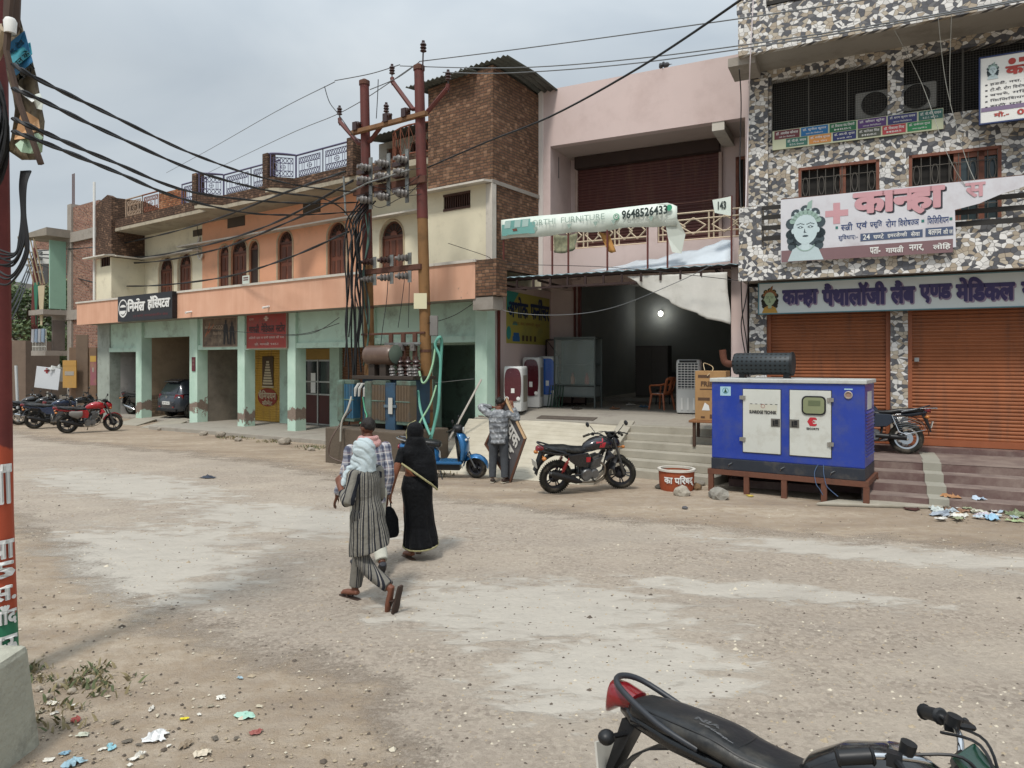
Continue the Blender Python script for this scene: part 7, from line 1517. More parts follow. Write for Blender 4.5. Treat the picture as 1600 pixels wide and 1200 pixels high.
def wob(o, amp, sc, ridge=False):
 ns = [v.normal.copy() for v in o.data.vertices]
 for v, n_ in zip(o.data.vertices, ns): v.co += n_*amp*(max(0, .25-abs(noise.noise(Vector((v.co.x*sc, v.co.y*sc, (v.co.z+v.co.x*.7)*sc*1.7)))))*1.6 if ridge else noise.noise(v.co*sc))
def woman_striped():
 rt = thing("person", "walking woman in grey striped kurta and trousers with a white scarf over her head", "person", G(573, 943), R(60))
 aR, aL = Vector((.05, .20, .09)), Vector((-.07, -.36, .22)); kR, kL = Vector((.08, .14, .47)), Vector((-.08, -.02, .45)); hR, hL = Vector((.085, 0, .83)), Vector((-.085, 0, .83))
 b = MB(); torso(b, [(0, 0, .78, .15, .12), (0, -.01, .9, .165, .13), (0, .0, 1.02, .13, .10), (0, .02, 1.18, .15, .11), (0, .02, 1.28, .15, .09), (0, .02, 1.33, .06, .055), (0, .03, 1.41, .045, .048)])
 P = head(b, (0, .055, 1.47), (-.25, 1, -.12), .215)
 limb(b, [hR, kR, aR], [.085, .055, .036]); limb(b, [hL, kL, aL], [.085, .055, .036]); foot(b, aR, aR+Vector((.03, .2, 0))); foot(b, aL, aL+Vector((.0, .06, -.22)))
 sL, eL, wL = Vector((-.17, .02, 1.26)), Vector((-.27, -.02, 1.03)), Vector((-.20, .17, 1.17)); sR, eR, wR = Vector((.17, .02, 1.26)), Vector((.22, .02, 1.02)), Vector((.17, .18, .88))
 limb(b, [sL, eL, wL], [.05, .038, .026]); limb(b, [sR, eR, wR], [.05, .038, .026]); hand(b, wL, (.4, .6, .7), (1, .0, -.3), .6, .92, True); hand(b, wR, (-.05, .5, -.8), (-1, 0, 0), .4, .92)
 remesh(b, "body", SKIN, .0085, rt)
 km = stripes('striped_cotton', KUR, 11)
 k = MB(); torso(k, [(.01, -.03, .54, .205, .20), (.0, -.03, .65, .20, .175), (0, -.02, .78, .19, .155), (0, -.01, .9, .178, .142), (0, .0, 1.02, .148, .118), (0, .02, 1.18, .168, .125), (0, .02, 1.27, .165, .105), (0, .02, 1.32, .10, .08), (0, .025, 1.345, .07, .065)])
 limb(k, [sL, eL, eL.lerp(wL, .62)], [.066, .056, .045]); limb(k, [sR, eR, eR.lerp(wR, .62)], [.066, .056, .045])
 o = remesh(k, "kurta", km, .009, rt)
 for v in o.data.vertices:
  if v.co.z < .85: a = math.atan2(v.co.y, v.co.x); f = (.85-v.co.z)/.35; q = 1+.06*f*math.sin(a*6+1+v.co.z*5); v.co.x *= q; v.co.y *= q; v.co.z += .07*f*math.sin(a+2.2)
 wob(o, .012, 7)
 tm = stripes('striped_trouser', KUR, 5);
 for h, kk, a in ((hR, kR, aR), (hL, kL, aL)):
  t = MB(); ml = Vector((0, 0, 0)); limb(t, [h+Vector((0, 0, .04)), kk, a.lerp(kk, .08)], [.105, .078, .062], 14); remesh(t, "trouser_leg", stripes('striped_leg', [(0, '6f6c65'), (.3, '24262c'), (.5, '85817a'), (.62, '2b2d33'), (.8, '6f6c65')], 22) if 'striped_leg' not in bpy.data.materials else bpy.data.materials['striped_leg'], .009, rt)
 s_ = MB(); s_.ell((-.0, .04, 1.49), .112, .128, .125, 18, 12); s_.loft([oval((0, .02, z), rx, ry, 18) for z, rx, ry in ((1.28, .125, .115), (1.33, .12, .115), (1.42, .105, .118), (1.5, .09, .10))]); s_.ell((-.03, .10, 1.38), .08, .07, .09, 14, 8)
 s_.loft([oval((x, y, z), rx, ry, 12) for x, y, z, rx, ry in ((-.07, .12, 1.34, .06, .05), (-.13, .14, 1.25, .055, .045), (-.18, .13, 1.16, .035, .03))])
 wob(remesh(s_, "head_scarf", fabric('white_scarf', 'aebabd', .05, .012, 12), .009, rt), -.035, 7, True)
 sandal(rt, aR, aR+Vector((.03, .2, 0))); sandal(rt, aL, aL+Vector((.0, .06, -.22)), Vector((0, 1, .3)))
woman_striped()
def man_plaid():
 rt = thing("person", "man in plaid shirt with pink scarf and cream trousers walking beyond the striped woman", "person", G(577, 895), R(25))
 aL, aR = Vector((-.08, .22, .09)), Vector((.09, -.22, .15)); kL, kR = Vector((-.10, .18, .50)), Vector((.10, .04, .48)); hL, hR = Vector((-.09, 0, .90)), Vector((.09, 0, .90))
 b = MB(); torso(b, [(0, 0, .85, .155, .11), (0, 0, .98, .15, .11), (0, .01, 1.15, .17, .115), (0, .02, 1.32, .185, .11), (0, .03, 1.42, .15, .085), (0, .04, 1.47, .06, .058), (0, .06, 1.54, .052, .054)])
 P = head(b, (0, .09, 1.60), (-.45, 1, -.25), .225); limb(b, [hL, kL, aL], [.09, .058, .04]); limb(b, [hR, kR, aR], [.09, .058, .04])
 sL, eL, wL = Vector((-.21, .03, 1.38)), Vector((-.27, .02, 1.10)), Vector((-.33, .12, .86)); sR, eR, wR = Vector((.19, .03, 1.38)), Vector((.22, -.04, 1.10)), Vector((.20, .02, .84))
 limb(b, [sL, eL, wL], [.055, .042, .03]); limb(b, [sR, eR, wR], [.055, .042, .03]); hand(b, wL, (-.25, .25, -.9), (.8, -.4, 0), .35, 1, True); hand(b, wR, (0, .1, -1), (-.8, -.3, 0), .45, 1)
 remesh(b, "body", mat('dark_brown_skin', '573423', .5, .1, 12), .0085, rt)
 h = MB(); q = Vector((-.45, 1, -.25)).to_track_quat('Y', 'Z').to_matrix(); h.ell(Vector((0, .09, 1.60))+q @ Vector((0, -.022, .03)), .08, .09, .092, 16, 10, rot=q); wob(remesh(h, "hair", mat('greying_hair', '1c1613', .7, .4, 25, bump=.006, bsc=90), .008, rt), .012, 22)
 t = NT('plaid_shirt'); x, y, z = t.xyz();
 def bars(v, n, lo, hi): f = t.math('FRACT', t.math('MULTIPLY', v, n)); return t.math('MULTIPLY', t.math('GREATER_THAN', f, lo), t.math('LESS_THAN', f, hi))
 xy = t.math('ADD', x, t.math('MULTIPLY', y, .5)); col = lin('8d8f98'); c1 = t.mix(t.math('MULTIPLY', bars(xy, 11, .1, .42), .75), col, lin('3a3f55')); c1 = t.mix(t.math('MULTIPLY', bars(z, 11, .15, .45), .6), c1, lin('40455a')); c1 = t.mix(t.math('MULTIPLY', bars(xy, 11, .62, .70), .8), c1, lin('c9c2bd')); c1 = t.mix(t.math('MULTIPLY', bars(z, 11, .66, .74), .8), c1, lin('c9c2bd')); c1 = t.mix(t.math('MULTIPLY', bars(z, 11, .86, .9), .6), c1, lin('8a5a58'))
 t.color(c1); t.set(.85, spec=.15); t.bump(t.noise(12, detail=4), .02)
 s_ = MB(); torso(s_, [(0, -.01, .78, .185, .145), (0, 0, .98, .185, .14), (0, .01, 1.15, .20, .142), (0, .02, 1.32, .198, .135), (0, .03, 1.42, .175, .105), (0, .04, 1.47, .085, .075)]); limb(s_, [sL, eL, eL.lerp(wL, .9)], [.068, .058, .047]); limb(s_, [sR, eR, eR.lerp(wR, .9)], [.068, .058, .047]); wob(remesh(s_, "shirt", t.m, .009, rt), .014, 8)
 c = MB(); c.tube([(.11*math.cos(R(k*24)), .035+.10*math.sin(R(k*24)), 1.455+.02*math.sin(R(k*24))-.012*math.cos(k)) for k in range(15)], .038, 10, loop=True); c.tube([(.09*math.cos(R(k*24)), .04+.085*math.sin(R(k*24)), 1.495) for k in range(15)], .03, 10, loop=True); remesh(c, "neck_scarf", fabric('pink_scarf', 'b78d88', .12, .03, 18), .009, rt)
 tr = MB(); torso(tr, [(0, 0, .80, .168, .13), (0, 0, .92, .165, .125), (0, 0, 1.0, .16, .12)]); limb(tr, [hL, kL, aL.lerp(kL, .08)], [.115, .085, .07], 14); limb(tr, [hR, kR, aR.lerp(kR, .08)], [.115, .085, .07], 14); remesh(tr, "trousers", fabric('cream_trousers', 'b5b4a8', .08, .02, 8), .01, rt)
 for a, d in ((aL, Vector((-.02, .2, 0))), (aR, Vector((.02, .17, -.12)))):
  m = MB(); dd = d.normalized(); m.tube([a-dd*.07+Vector((0, 0, -.03)), a+Vector((0, 0, -.035)), a+dd*.1+Vector((0, 0, -.045)), a+dd*.2+Vector((0, 0, -.055))], [.04, .05, .048, .03], 12, flat=.8); remesh(m, "shoe", mat('dark_shoe', '22242b', .5, .1, 6), .008, rt)
man_plaid()
def woman_saree():
 rt = thing("person", "woman in black saree with pale gold border draped over her head, walking away", "person", G(651, 873), R(22))
 aL, aR = Vector((-.06, .02, .09)), Vector((.09, .26, .10));
 b = MB(); torso(b, [(0, 0, .80, .17, .13), (0, 0, .95, .15, .115), (0, 0, 1.05, .14, .105), (0, .02, 1.2, .155, .11), (0, .02, 1.3, .15, .09), (0, .03, 1.36, .055, .055), (0, .05, 1.43, .045, .05)])
 head(b, (0, .07, 1.49), (.35, 1, -.15), .215); limb(b, [(-.08, 0, .83), (-.09, .05, .45), aL], [.09, .055, .036]); limb(b, [(.08, 0, .83), (.10, .18, .46), aR], [.09, .055, .036]); foot(b, aL, aL+Vector((-.04, .2, 0))); foot(b, aR, aR+Vector((.06, .19, 0)))
 sL, eL, wL = Vector((-.17, .02, 1.28)), Vector((-.27, -.04, 1.03)), Vector((-.31, .02, .80)); sR, eR, wR = Vector((.17, .03, 1.28)), Vector((.22, .1, 1.04)), Vector((.08, .26, 1.06))
 limb(b, [sL, eL, wL], [.05, .04, .027]); limb(b, [sR, eR, wR], [.05, .04, .027]); hand(b, wL, (-.05, .15, -1), (.9, .2, 0), .4, .92, True); hand(b, wR, (-.8, .4, .2), (0, -.5, -1), .5, .92)
 remesh(b, "body", mat('warm_brown_skin', '7a4a33', .5, .08, 12), .0085, rt)
 blk = fabric('black_saree', '0c0d10', .3, .03, 10, .7)
 sk = MB(); torso(sk, [(.05, -.0, .16, .20, .20), (.05, .0, .20, .205, .20), (.04, .02, .4, .18, .17), (.02, .01, .65, .175, .155), (0, -.01, .85, .192, .15), (0, 0, 1.0, .158, .12)]); o = remesh(sk, "saree_skirt", blk, .01, rt)
 for v in o.data.vertices:
  if v.co.z < .8: a = math.atan2(v.co.y, v.co.x); f = (.8-v.co.z)/.6; q = 1+.075*f*math.sin(a*11+v.co.z*3); v.co.x *= q; v.co.y *= q; v.co.z += .03*f*math.sin(a+.6)
 bo = MB(); torso(bo, [(0, .02, 1.1, .158, .118), (0, .02, 1.2, .165, .12), (0, .02, 1.3, .165, .10), (0, .03, 1.34, .09, .07)]); limb(bo, [sL, sL.lerp(eL, .55)], [.06, .054]); limb(bo, [sR, sR.lerp(eR, .6)], [.06, .054]); remesh(bo, "blouse", blk, .009, rt)
 p = MB(); p.ell((0, .045, 1.51), .108, .122, .125, 18, 12); p.loft([oval((x, y, z), rx, ry, 20) for x, y, z, rx, ry in ((.09, .0, .93, .185, .16), (.07, .0, 1.05, .19, .16), (.04, .0, 1.16, .20, .15), (.0, .01, 1.27, .195, .135), (0, .03, 1.36, .13, .12), (0, .04, 1.45, .108, .122))])
 p.loft([oval((x, y, z), rx, ry, 14) for x, y, z, rx, ry in ((.23, .05, .80, .035, .06), (.21, .03, .95, .06, .10), (.17, .02, 1.1, .08, .12), (.1, .02, 1.22, .09, .11))])
 o = remesh(p, "saree_drape", blk, .009, rt)
 for v in o.data.vertices:
  lim = 1.08-.75*(v.co.x+.1) if v.co.x < .12 else .92-.9*(v.co.x-.12)
  if v.co.z < lim: v.co.z = lim+(v.co.z-lim)*.12
  a = math.atan2(v.co.y, v.co.x); f = max(0, min(1, (1.3-v.co.z)/.4)); v.co.x *= 1+.03*f*math.sin(a*9); v.co.y *= 1+.03*f*math.sin(a*9)
 wob(o, .022, 6)
 gold = fabric('pale_gold_border', '9a946f', .25, .02, 20); e = MB(); edge = []
 for k in range(15):
  x = -.20+.42*k/14; z = 1.08-.75*(x+.1) if x < .12 else .92-.9*(x-.12); y = .0-.165*math.sqrt(max(0.02, 1-((x-.04)/.235)**2)); edge.append((x, y-.012, max(.82, z)))
 e.tube(edge, .013, 8, flat=1); e.build("saree_border", gold, rt, 60); e = MB(); e.tube([(-.112, .02, 1.42), (-.122, .03, 1.5), (-.09, .04, 1.60), (0, .05, 1.645)], .006, 6); e.build("saree_border", gold, rt, 60)
 hm = MB(); hm.tube([(.05+.212*math.cos(R(k*18)), .0+.212*math.sin(R(k*18)), .17+.03*math.sin(R(k*18)+.6)) for k in range(20)], .009, 6, loop=True); hm.build("saree_hem", gold, rt, 60)
 bg = MB()
 for k in range(2): c = wL+Vector((.0, 0, .04+.022*k)); bg.tube([c+Vector((.032*math.cos(R(q*30)), .032*math.sin(R(q*30)), 0)) for q in range(12)], .005, 5, loop=True)
 bg.build("bangle", plain('pink_bangle', 'a86a70', .3), rt)
 sandal(rt, aL, aL+Vector((-.04, .2, 0)), mt=mat('tan_sandal', '5f4a3c', .7)); sandal(rt, aR, aR+Vector((.06, .19, 0)), mt=mat('tan_sandal'))
 bt = thing("handbag", "black cloth bag with tan fringe hanging from the saree woman's hand", "bag", rt.location+Matrix.Rotation(R(22), 3, 'Z') @ (wL+Vector((-.02, .02, -.06))), R(22))
 g = MB(); g.loft([oval((x, 0, z), rx, ry, 14) for x, z, rx, ry in ((-.02, -.46, .13, .07), (-.02, -.42, .15, .085), (0, -.25, .12, .08), (0, -.14, .07, .05), (0, -.1, .03, .03))]); remesh(g, "bag_body", blk, .009, bt); g = MB(); g.tube(cubic([(-.03, 0, -.12), (-.02, 0, -.03), (.0, 0, .0), (.02, 0, -.03), (.03, 0, -.12)], 5), .008, 6); g.build("strap", blk, bt)
woman_saree()
def man_board():
 rt = thing("person", "man in grey patterned jacket and grey trousers holding a framed board on his shoulder", "person", G(779, 754), R(-4))
 aL, aR = Vector((-.12, .0, .09)), Vector((.12, -.02, .09)); hL, hR = Vector((-.085, 0, .86)), Vector((.085, 0, .86)); kL, kR = Vector((-.11, .03, .48)), Vector((.11, .02, .48))
 b = MB(); torso(b, [(0, 0, .82, .15, .11), (0, 0, .95, .14, .105), (0, .01, 1.12, .16, .11), (0, .02, 1.28, .175, .11), (0, .02, 1.36, .14, .085), (0, .03, 1.41, .06, .055), (.01, .04, 1.48, .05, .052)])
 P = head(b, (.03, .06, 1.54), (.65, 1, -.1), .22); limb(b, [hL, kL, aL], [.085, .055, .038]); limb(b, [hR, kR, aR], [.085, .055, .038])
 sL, eL, wL = Vector((-.19, .02, 1.33)), Vector((-.36, .12, 1.46)), Vector((-.14, .28, 1.44)); sR, eR, wR = Vector((.19, .02, 1.33)), Vector((.36, .05, 1.24)), Vector((.26, .12, 1.47))
 limb(b, [sL, eL, wL], [.052, .042, .03]); limb(b, [sR, eR, wR], [.052, .042, .03]); hand(b, wL, (.8, .5, .1), (.2, 0, -1), .5, 1, True); hand(b, wR, (-.15, .05, 1), (-.6, .7, 0), .7, 1)
 remesh(b, "body", SKIN, .0085, rt)
 q = Vector((.65, 1, -.1)).to_track_quat('Y', 'Z').to_matrix(); h = MB(); h.ell(Vector((.03, .06, 1.54))+q @ Vector((0, -.02, .035)), .081, .092, .088, 16, 10, rot=q); wob(remesh(h, "hair", HAIRB, .008, rt), .014, 22)
 t = NT('grey_print_jacket'); n = t.noise(11, detail=3); v = t.new("TexVoronoi", Scale=16); t.link(t.tc.outputs['Object'], v.inputs['Vector']); t.color(t.mix(t.ramp(n, .42, .58), lin('5f6266'), t.mix(t.ramp(v.outputs['Distance'], .2, .5), lin('b4b6b8'), lin('85888b')))); t.set(.6, spec=.3); x, y, z = t.xyz(); t.bump(t.math('ADD', t.math('MULTIPLY', t.math('SINE', t.math('ADD', t.math('MULTIPLY', z, 62), t.math('MULTIPLY', n, 5))), .35), t.noise(12)), .016)
 j = MB(); torso(j, [(0, -.01, .76, .175, .14), (0, 0, .9, .175, .14), (0, .01, 1.12, .19, .145), (0, .02, 1.28, .20, .14), (0, .02, 1.36, .165, .11), (0, .03, 1.42, .08, .075)]); limb(j, [sL, eL, eL.lerp(wL, .85)], [.08, .07, .055]); limb(j, [sR, eR, eR.lerp(wR, .85)], [.08, .07, .055]); remesh(j, "jacket", t.m, .009, rt)
 tr = MB(); torso(tr, [(0, 0, .78, .16, .125), (0, 0, .9, .155, .12)]); limb(tr, [hL, kL, aL.lerp(kL, .03)], [.11, .082, .068], 14); limb(tr, [hR, kR, aR.lerp(kR, .03)], [.11, .082, .068], 14); remesh(tr, "trousers", fabric('slate_trousers', '45484c', .12, .02, 9), .01, rt)
 for a, s_ in ((aL, -1), (aR, 1)):
  m = MB(); d = Vector((s_*.25+.3, .9, 0)).normalized(); m.tube([a-d*.07+Vector((0, 0, -.035)), a+Vector((0, 0, -.04)), a+d*.1+Vector((0, 0, -.05)), a+d*.19+Vector((0, 0, -.058))], [.036, .045, .042, .028], 12, flat=.75); o = remesh(m, "shoe", mat('brown_shoe', '3a2c26', .5, .2, 6), .008, rt)
  m = MB(); m.tube([a-d*.09+Vector((0, 0, -.078)), a+d*.2+Vector((0, 0, -.078))], [.04, .042], 10, flat=.25); m.build("shoe_sole", plain('pale_sole', 'b0a898'), rt)
man_board()
def carried_board():
 c = [AT(791, 621, 13.72), AT(822, 685, 13.62), AT(797, 757, 13.72), AT(757, 694, 13.98)]
 rt = thing("framed_signboard", "dark framed signboard with pale lettering held tilted on the man's shoulder", "signboard", c[2]); c = [p-c[2] for p in c]
 n = (c[1]-c[0]).cross(c[3]-c[0]).normalized(); n = -n if n.y > 0 else n
 m = MB(); m.hexa(c, [p-n*.03 for p in c]); m.build("panel", plain('board_grey', '4c4a4c', .6, dirt='6a6664', dsc=4), rt)
 f = MB(); cc = sum(c, Vector())/4
 for i in range(4):
  a, b = c[i], c[(i+1) % 4]; ia, ib = a.lerp(cc, .1), b.lerp(cc, .1); f.hexa([a-n*.05, b-n*.05, ib-n*.05, ia-n*.05], [a+n*.02, b+n*.02, ib+n*.02, ia+n*.02], 1 if i == 0 else 0)
 f.build("frame", [mat('brown_frame', '5a3a2a', .6, .2, 6), mat('pale_wood_edge', 'c9a983', .7, .15, 6)], rt)
 L = MB()
 for s_, u0, u1, v0, v1 in (("गायक", .16, .84, .16, .40), ("रर", .2, .8, .46, .66), ("ताल", .2, .75, .7, .86)):
  g = text(s_, u0, u1, 0, 1, 0, .03)
  L.add([c[0].lerp(c[1], vv[0]).lerp(c[3].lerp(c[2], vv[0]), v1+(v0-v1)*vv[2])+n*(.006-vv[1]*.5) for vv in g.v], g.f)
 L.build("lettering", plain('pale_print', 'c4c2bc'), rt)
carried_board()
def generator():
 A, B = G(1112, 766), G(1345, 790); d = (B-A); L = d.length; d.normalize(); rz = math.atan2(d.y, d.x)
 rt = thing("diesel_generator", "bright blue diesel generator with two white doors and black silencer on a rusty stand", "generator", A, rz)
 n = Vector((-d.y, d.x, 0)); D = 1.15; w = L+.06
 def Z(px, py, Y): return HC+Y*(HOR-py)/FPX
 zb = .60; zt = 1.98
 bl = mat('genset_blue', '223c96', .36, .12, 2, coat=.25, dirt='4a537c', dsc=2.2, dlo=.48, dhi=.8); dk = mat('dark_base', '2a2f38', .5, .12, 3, dirt='55504a', dsc=3); ws = mat('genset_white', 'c4c6bf', .4, .05, 2, coat=.2, dirt='a39f92', dsc=2.5, dlo=.52, dhi=.85)
 MB().box(0, w, 0, D, zb, zt).build("canopy", bl, rt, None, .02); MB().box(-.005, w+.005, -.008, D+.008, zb-.20, zb+.0).build("base_tank", dk, rt, None, .01)
 MB().box(-.03, w+.03, -.03, D+.03, zt, zt+.07).build("roof", mat('pale_roof', 'b9bcb8', .5, .08, 2, dirt='8f8c84', dsc=2), rt, None, .015)
 st = MB(); bz = zb-.20; st.box(-.06, w+.06, -.05, .03, bz-.09, bz-.002); st.box(-.06, w+.06, D-.03, D+.05, bz-.09, bz-.002)
 for x in (-.05, w-.02): st.box(x, x+.07, .03, D-.03, bz-.09, bz-.004)
 for i in range(5): x = -.05+(w+.03)*i/4; st.box(x, x+.09, -.045, .02, -.02, bz-.091)
 for i in range(0, 5, 2): x = -.05+(w+.03)*i/4; st.box(x, x+.09, D-.02, D+.045, -.02, bz-.091)
 st.build("stand", mat('brown_stand', '6a4434', .7, .25, 4, dirt='4a362c', dsc=4), rt)
 def X_(px): return (px-1108)/(1347-1108)*w
 for i, (p0, p1) in enumerate(((1162, 1222.5), (1237, 1299))):
  x0, x1 = X_(p0), X_(p1); z0, z1 = .745, 1.86; MB().box(x0, x1, -.022, -.0, z0, z1).build("door", ws, rt, None, .006)
  g = MB(); q = .012
  for a, b, c, e in ((x0-q, x0, z0-q, z1+q), (x1, x1+q, z0-q, z1+q)): g.box(a, b, -.004, .0, c, e)
  g.box(x0, x1, -.004, 0, z1, z1+q); g.box(x0, x1, -.004, 0, z0-q, z0); g.build("door_gasket", dk, rt)
  hx = x0 if i == 0 else x1
  for z in (1.02-.08, 1.68): m = MB(); m.box(hx-.055, hx+.045, -.045, -.022, z, z+.065); m.cyl((hx-.005, -.04, z-.005), (hx-.005, -.04, z+.07), .014, 8); m.build("hinge", mat('hinge_zinc', '9a968e', .45, .1, 6, metal=.6), rt)
  lx = x1-.155 if i == 0 else x0+.005
  m = MB(); m.box(lx, lx+.15, -.03, -.022, 1.22, 1.36); m.build("latch_plate", mat('latch_grey', '77746e', .4, .15, 6, metal=.6), rt); m = MB(); m.box(lx+.03, lx+.06, -.04, -.03, 1.25, 1.33); m.box(lx+.07, lx+.12, -.045, -.03, 1.26, 1.34); m.box(lx+.03, lx+.12, -.036, -.03, 1.235, 1.245); m.build("latch", BLACKP, rt)
 x0 = X_(1172); m = MB(); rect(m, x0, x0+.48, 1.46, 1.60, -.0245, 0); ring(m, x0+.24, 1.57, .035, .007, -.026, 1, 20)
 m.build("maker_plate", [plain('beige_plate', 'bdbcae'), plain('sun_red', '9a4a44')], rt); m = MB(); m._j(text("SUNRIDGE TECHNIK", x0+.01, x0+.47, 1.435, 1.495, -.027, .03, 0), None);
 for k in range(6): rect(m, x0+.02+.085*k, x0+.06+.085*k, 1.6, 1.61, -.026, 0)
 m.build("lettering", plain('ink_black', '26262a'), rt)
 wx0, wx1, wz0, wz1 = X_(1258), X_(1289.5), 1.475, 1.745; c = .06
 def rr(x0, x1, z0, z1, r): return [(cx+r*math.cos(R(a)), cz+r*math.sin(R(a))) for cx, cz, s in ((x1-r, z1-r, 0), (x0+r, z1-r, 90), (x0+r, z0+r, 180), (x1-r, z0+r, 270)) for a in range(s, s+91, 18)]
 m = MB(); m.prism(rr(wx0-.025, wx1+.025, wz0-.025, wz1+.025, c+.02), -.04, -.022); m.build("window_rubber", BLACKP, rt); m = MB(); m.prism(rr(wx0, wx1, wz0, wz1, c), -.043, -.04); m.build("window", mat('olive_glass', '7f8666', .15, .05, 2, spec=.6), rt); m = MB(); m.box(wx0+.08, wx1-.06, -.046, -.043, wz0+.13, wz0+.22); m.build("control_panel", plain('olive_dark', '5f684c'), rt)
 ex, ez = X_(1272), 1.335; m = MB(); hx = [(ex+.085*math.cos(R(a)), ez+.085*math.sin(R(a))) for a in (35, 60, 120, 180, 240, 300, 325)]; hi = [(ex+.03+.04*math.cos(R(a)), ez+.04*math.sin(R(a))) for a in (40, 60, 120, 180, 240, 300, 320)]
 m.add([(a, -.0265, b) for a, b in hx]+[(a, -.0265, b) for a, b in hi], [(i, i+1, 8+i, 7+i) for i in range(6)]); poly(m, [(ex-.0, ez-.02), (ex+.05, ez), (ex-.0, ez+.02)], -.0265, 0); m.build("emblem", plain('emblem_red', 'b02a35', .4), rt)
 m = MB(); m._j(text("ESCORTS", ex-.095, ex+.1, 1.20, 1.235, -.027, .02), None); m.build("lettering", plain('ink_black'), rt)
 m = MB(); rect(m, X_(1123), X_(1141), 1.735, 1.90, -.003, 0); ring(m, X_(1132), 1.825, .055, .01, -.005, 2); poly(m, [(X_(1132)-.03, 1.79), (X_(1132)+.03, 1.79), (X_(1132), 1.87)], -.005, 1); m.build("eco_sticker", [plain('sticker_blue', '9fc0cf'), plain('tree_green', '1f4a3a'), plain('sticker_rim', '4f8a9a')], rt)
 m = MB(); ring(m, X_(1324), 1.80, .062, .02, -.012, 0); disc(m, X_(1324), 1.80, .045, .045, -.008, 1); m.tube([(X_(1324)+.055*math.cos(R(k*20)), -.012, 1.8+.055*math.sin(R(k*20))) for k in range(18)], .012, 5, loop=True); m.build("fuel_filler", [mat('filler_rim', 'b3a9a0', .4, .1, 5, metal=.5), plain('filler_face', '8f7468')], rt); m = MB(); rect(m, X_(1318), X_(1330), 1.885, 1.905, -.004, 0); m.build("caption_strip", plain('sticker_blue'), rt)
 lv = MB()
 for k in range(14): z = .78+.055*k; lv.hexa([(w, .12, z), (w, D-.12, z), (w+.02, D-.12, z-.01), (w+.02, .12, z-.01)], [(w, .12, z+.03), (w, D-.12, z+.03), (w+.022, D-.12, z+.0), (w+.022, .12, z+.0)])
 lv.build("louvre", bl, rt); m = MB(); m.box(w, w+.004, .3, .8, 1.55, 1.85); m.build("side_sticker", plain('side_white', 'b9bcbc'), rt)
 for x in (.35, 1.25, 2.05): m = MB(); m.tube([(x-.04, -.012, zb-.14), (x-.03, -.03, zb-.1), (x+.02, -.03, zb-.07), (x+.03, -.012, zb-.07)], .008, 5); m.build("lifting_hook", STEEL, rt)
 mz = zt+.33; sx0, sx1 = X_(1134), X_(1233); t = NT('perforated_guard'); x, y, z = t.xyz()
 vz = t.new("CombineXYZ"); t.link(t.math('MULTIPLY', x, 1), vz.inputs[0]); aa = t.math('ARCTAN2', t.math('SUBTRACT', y, .5), t.math('SUBTRACT', z, mz));
 fx_ = t.math('SUBTRACT', t.math('FRACT', t.math('MULTIPLY', x, 12)), .5); fy_ = t.math('SUBTRACT', t.math('FRACT', t.math('MULTIPLY', aa, 2.6)), .5); rr_ = t.math('ADD', t.math('MULTIPLY', fx_, fx_), t.math('MULTIPLY', fy_, fy_)); hole = t.math('LESS_THAN', rr_, .055)
 t.color(t.mix(hole, lin('2b3236'), lin('080808'))); t.set(.5, .3); t.bump(t.math('MULTIPLY', hole, -1), .01)
 g = MB(); g.lathe([(.01, 0), (.19, .005), (.2, .03), (.2, sx1-sx0-.03), (.19, sx1-sx0-.005), (.01, sx1-sx0)], (sx0, .5, mz), 'x', 24); g.build("silencer", t.m, rt, 40); g = MB(); g.lathe([(.2, 0), (.215, .0), (.215, .03), (.2, .03)], (sx1-.04, .5, mz), 'x', 24); g.build("silencer_band", BLACKP, rt, 40)
 for x in (X_(1148), X_(1222)): MB().box(x-.05, x+.05, .42, .58, zt+.07, mz-.17).build("silencer_bracket", BLACKP, rt)
 g = MB(); g.tube(cubic([(sx0+.02, .5, mz), (sx0-.12, .5, mz), (sx0-.2, .5, mz+.06), (sx0-.23, .5, mz+.26)], 5), .065, 12); g.build("exhaust_pipe", mat('rust_pipe', '5a3526', .8, .25, 6), rt, 60); g = MB(); g.cyl((sx0-.03, .5, mz), (sx0+.0, .5, mz), .1, 14); g.build("flange", BLACKP, rt, 40)
 for k, x in enumerate((X_(1280), X_(1288))):
  m = MB(); m.tube(cubic([(x, -.01, zb+.02), (x-.05+.06*k, -.05, zb-.12), (x-.02+.07*k, -.07, zb-.3), (x+.08*k+.03, -.06, .22), (x+.15*k+.08, -.05, .12)], 5), .006, 5); m.build("control_wire", plain('blue_grey_wire', '4f6484'), rt)
generator()
ZF = 1.052
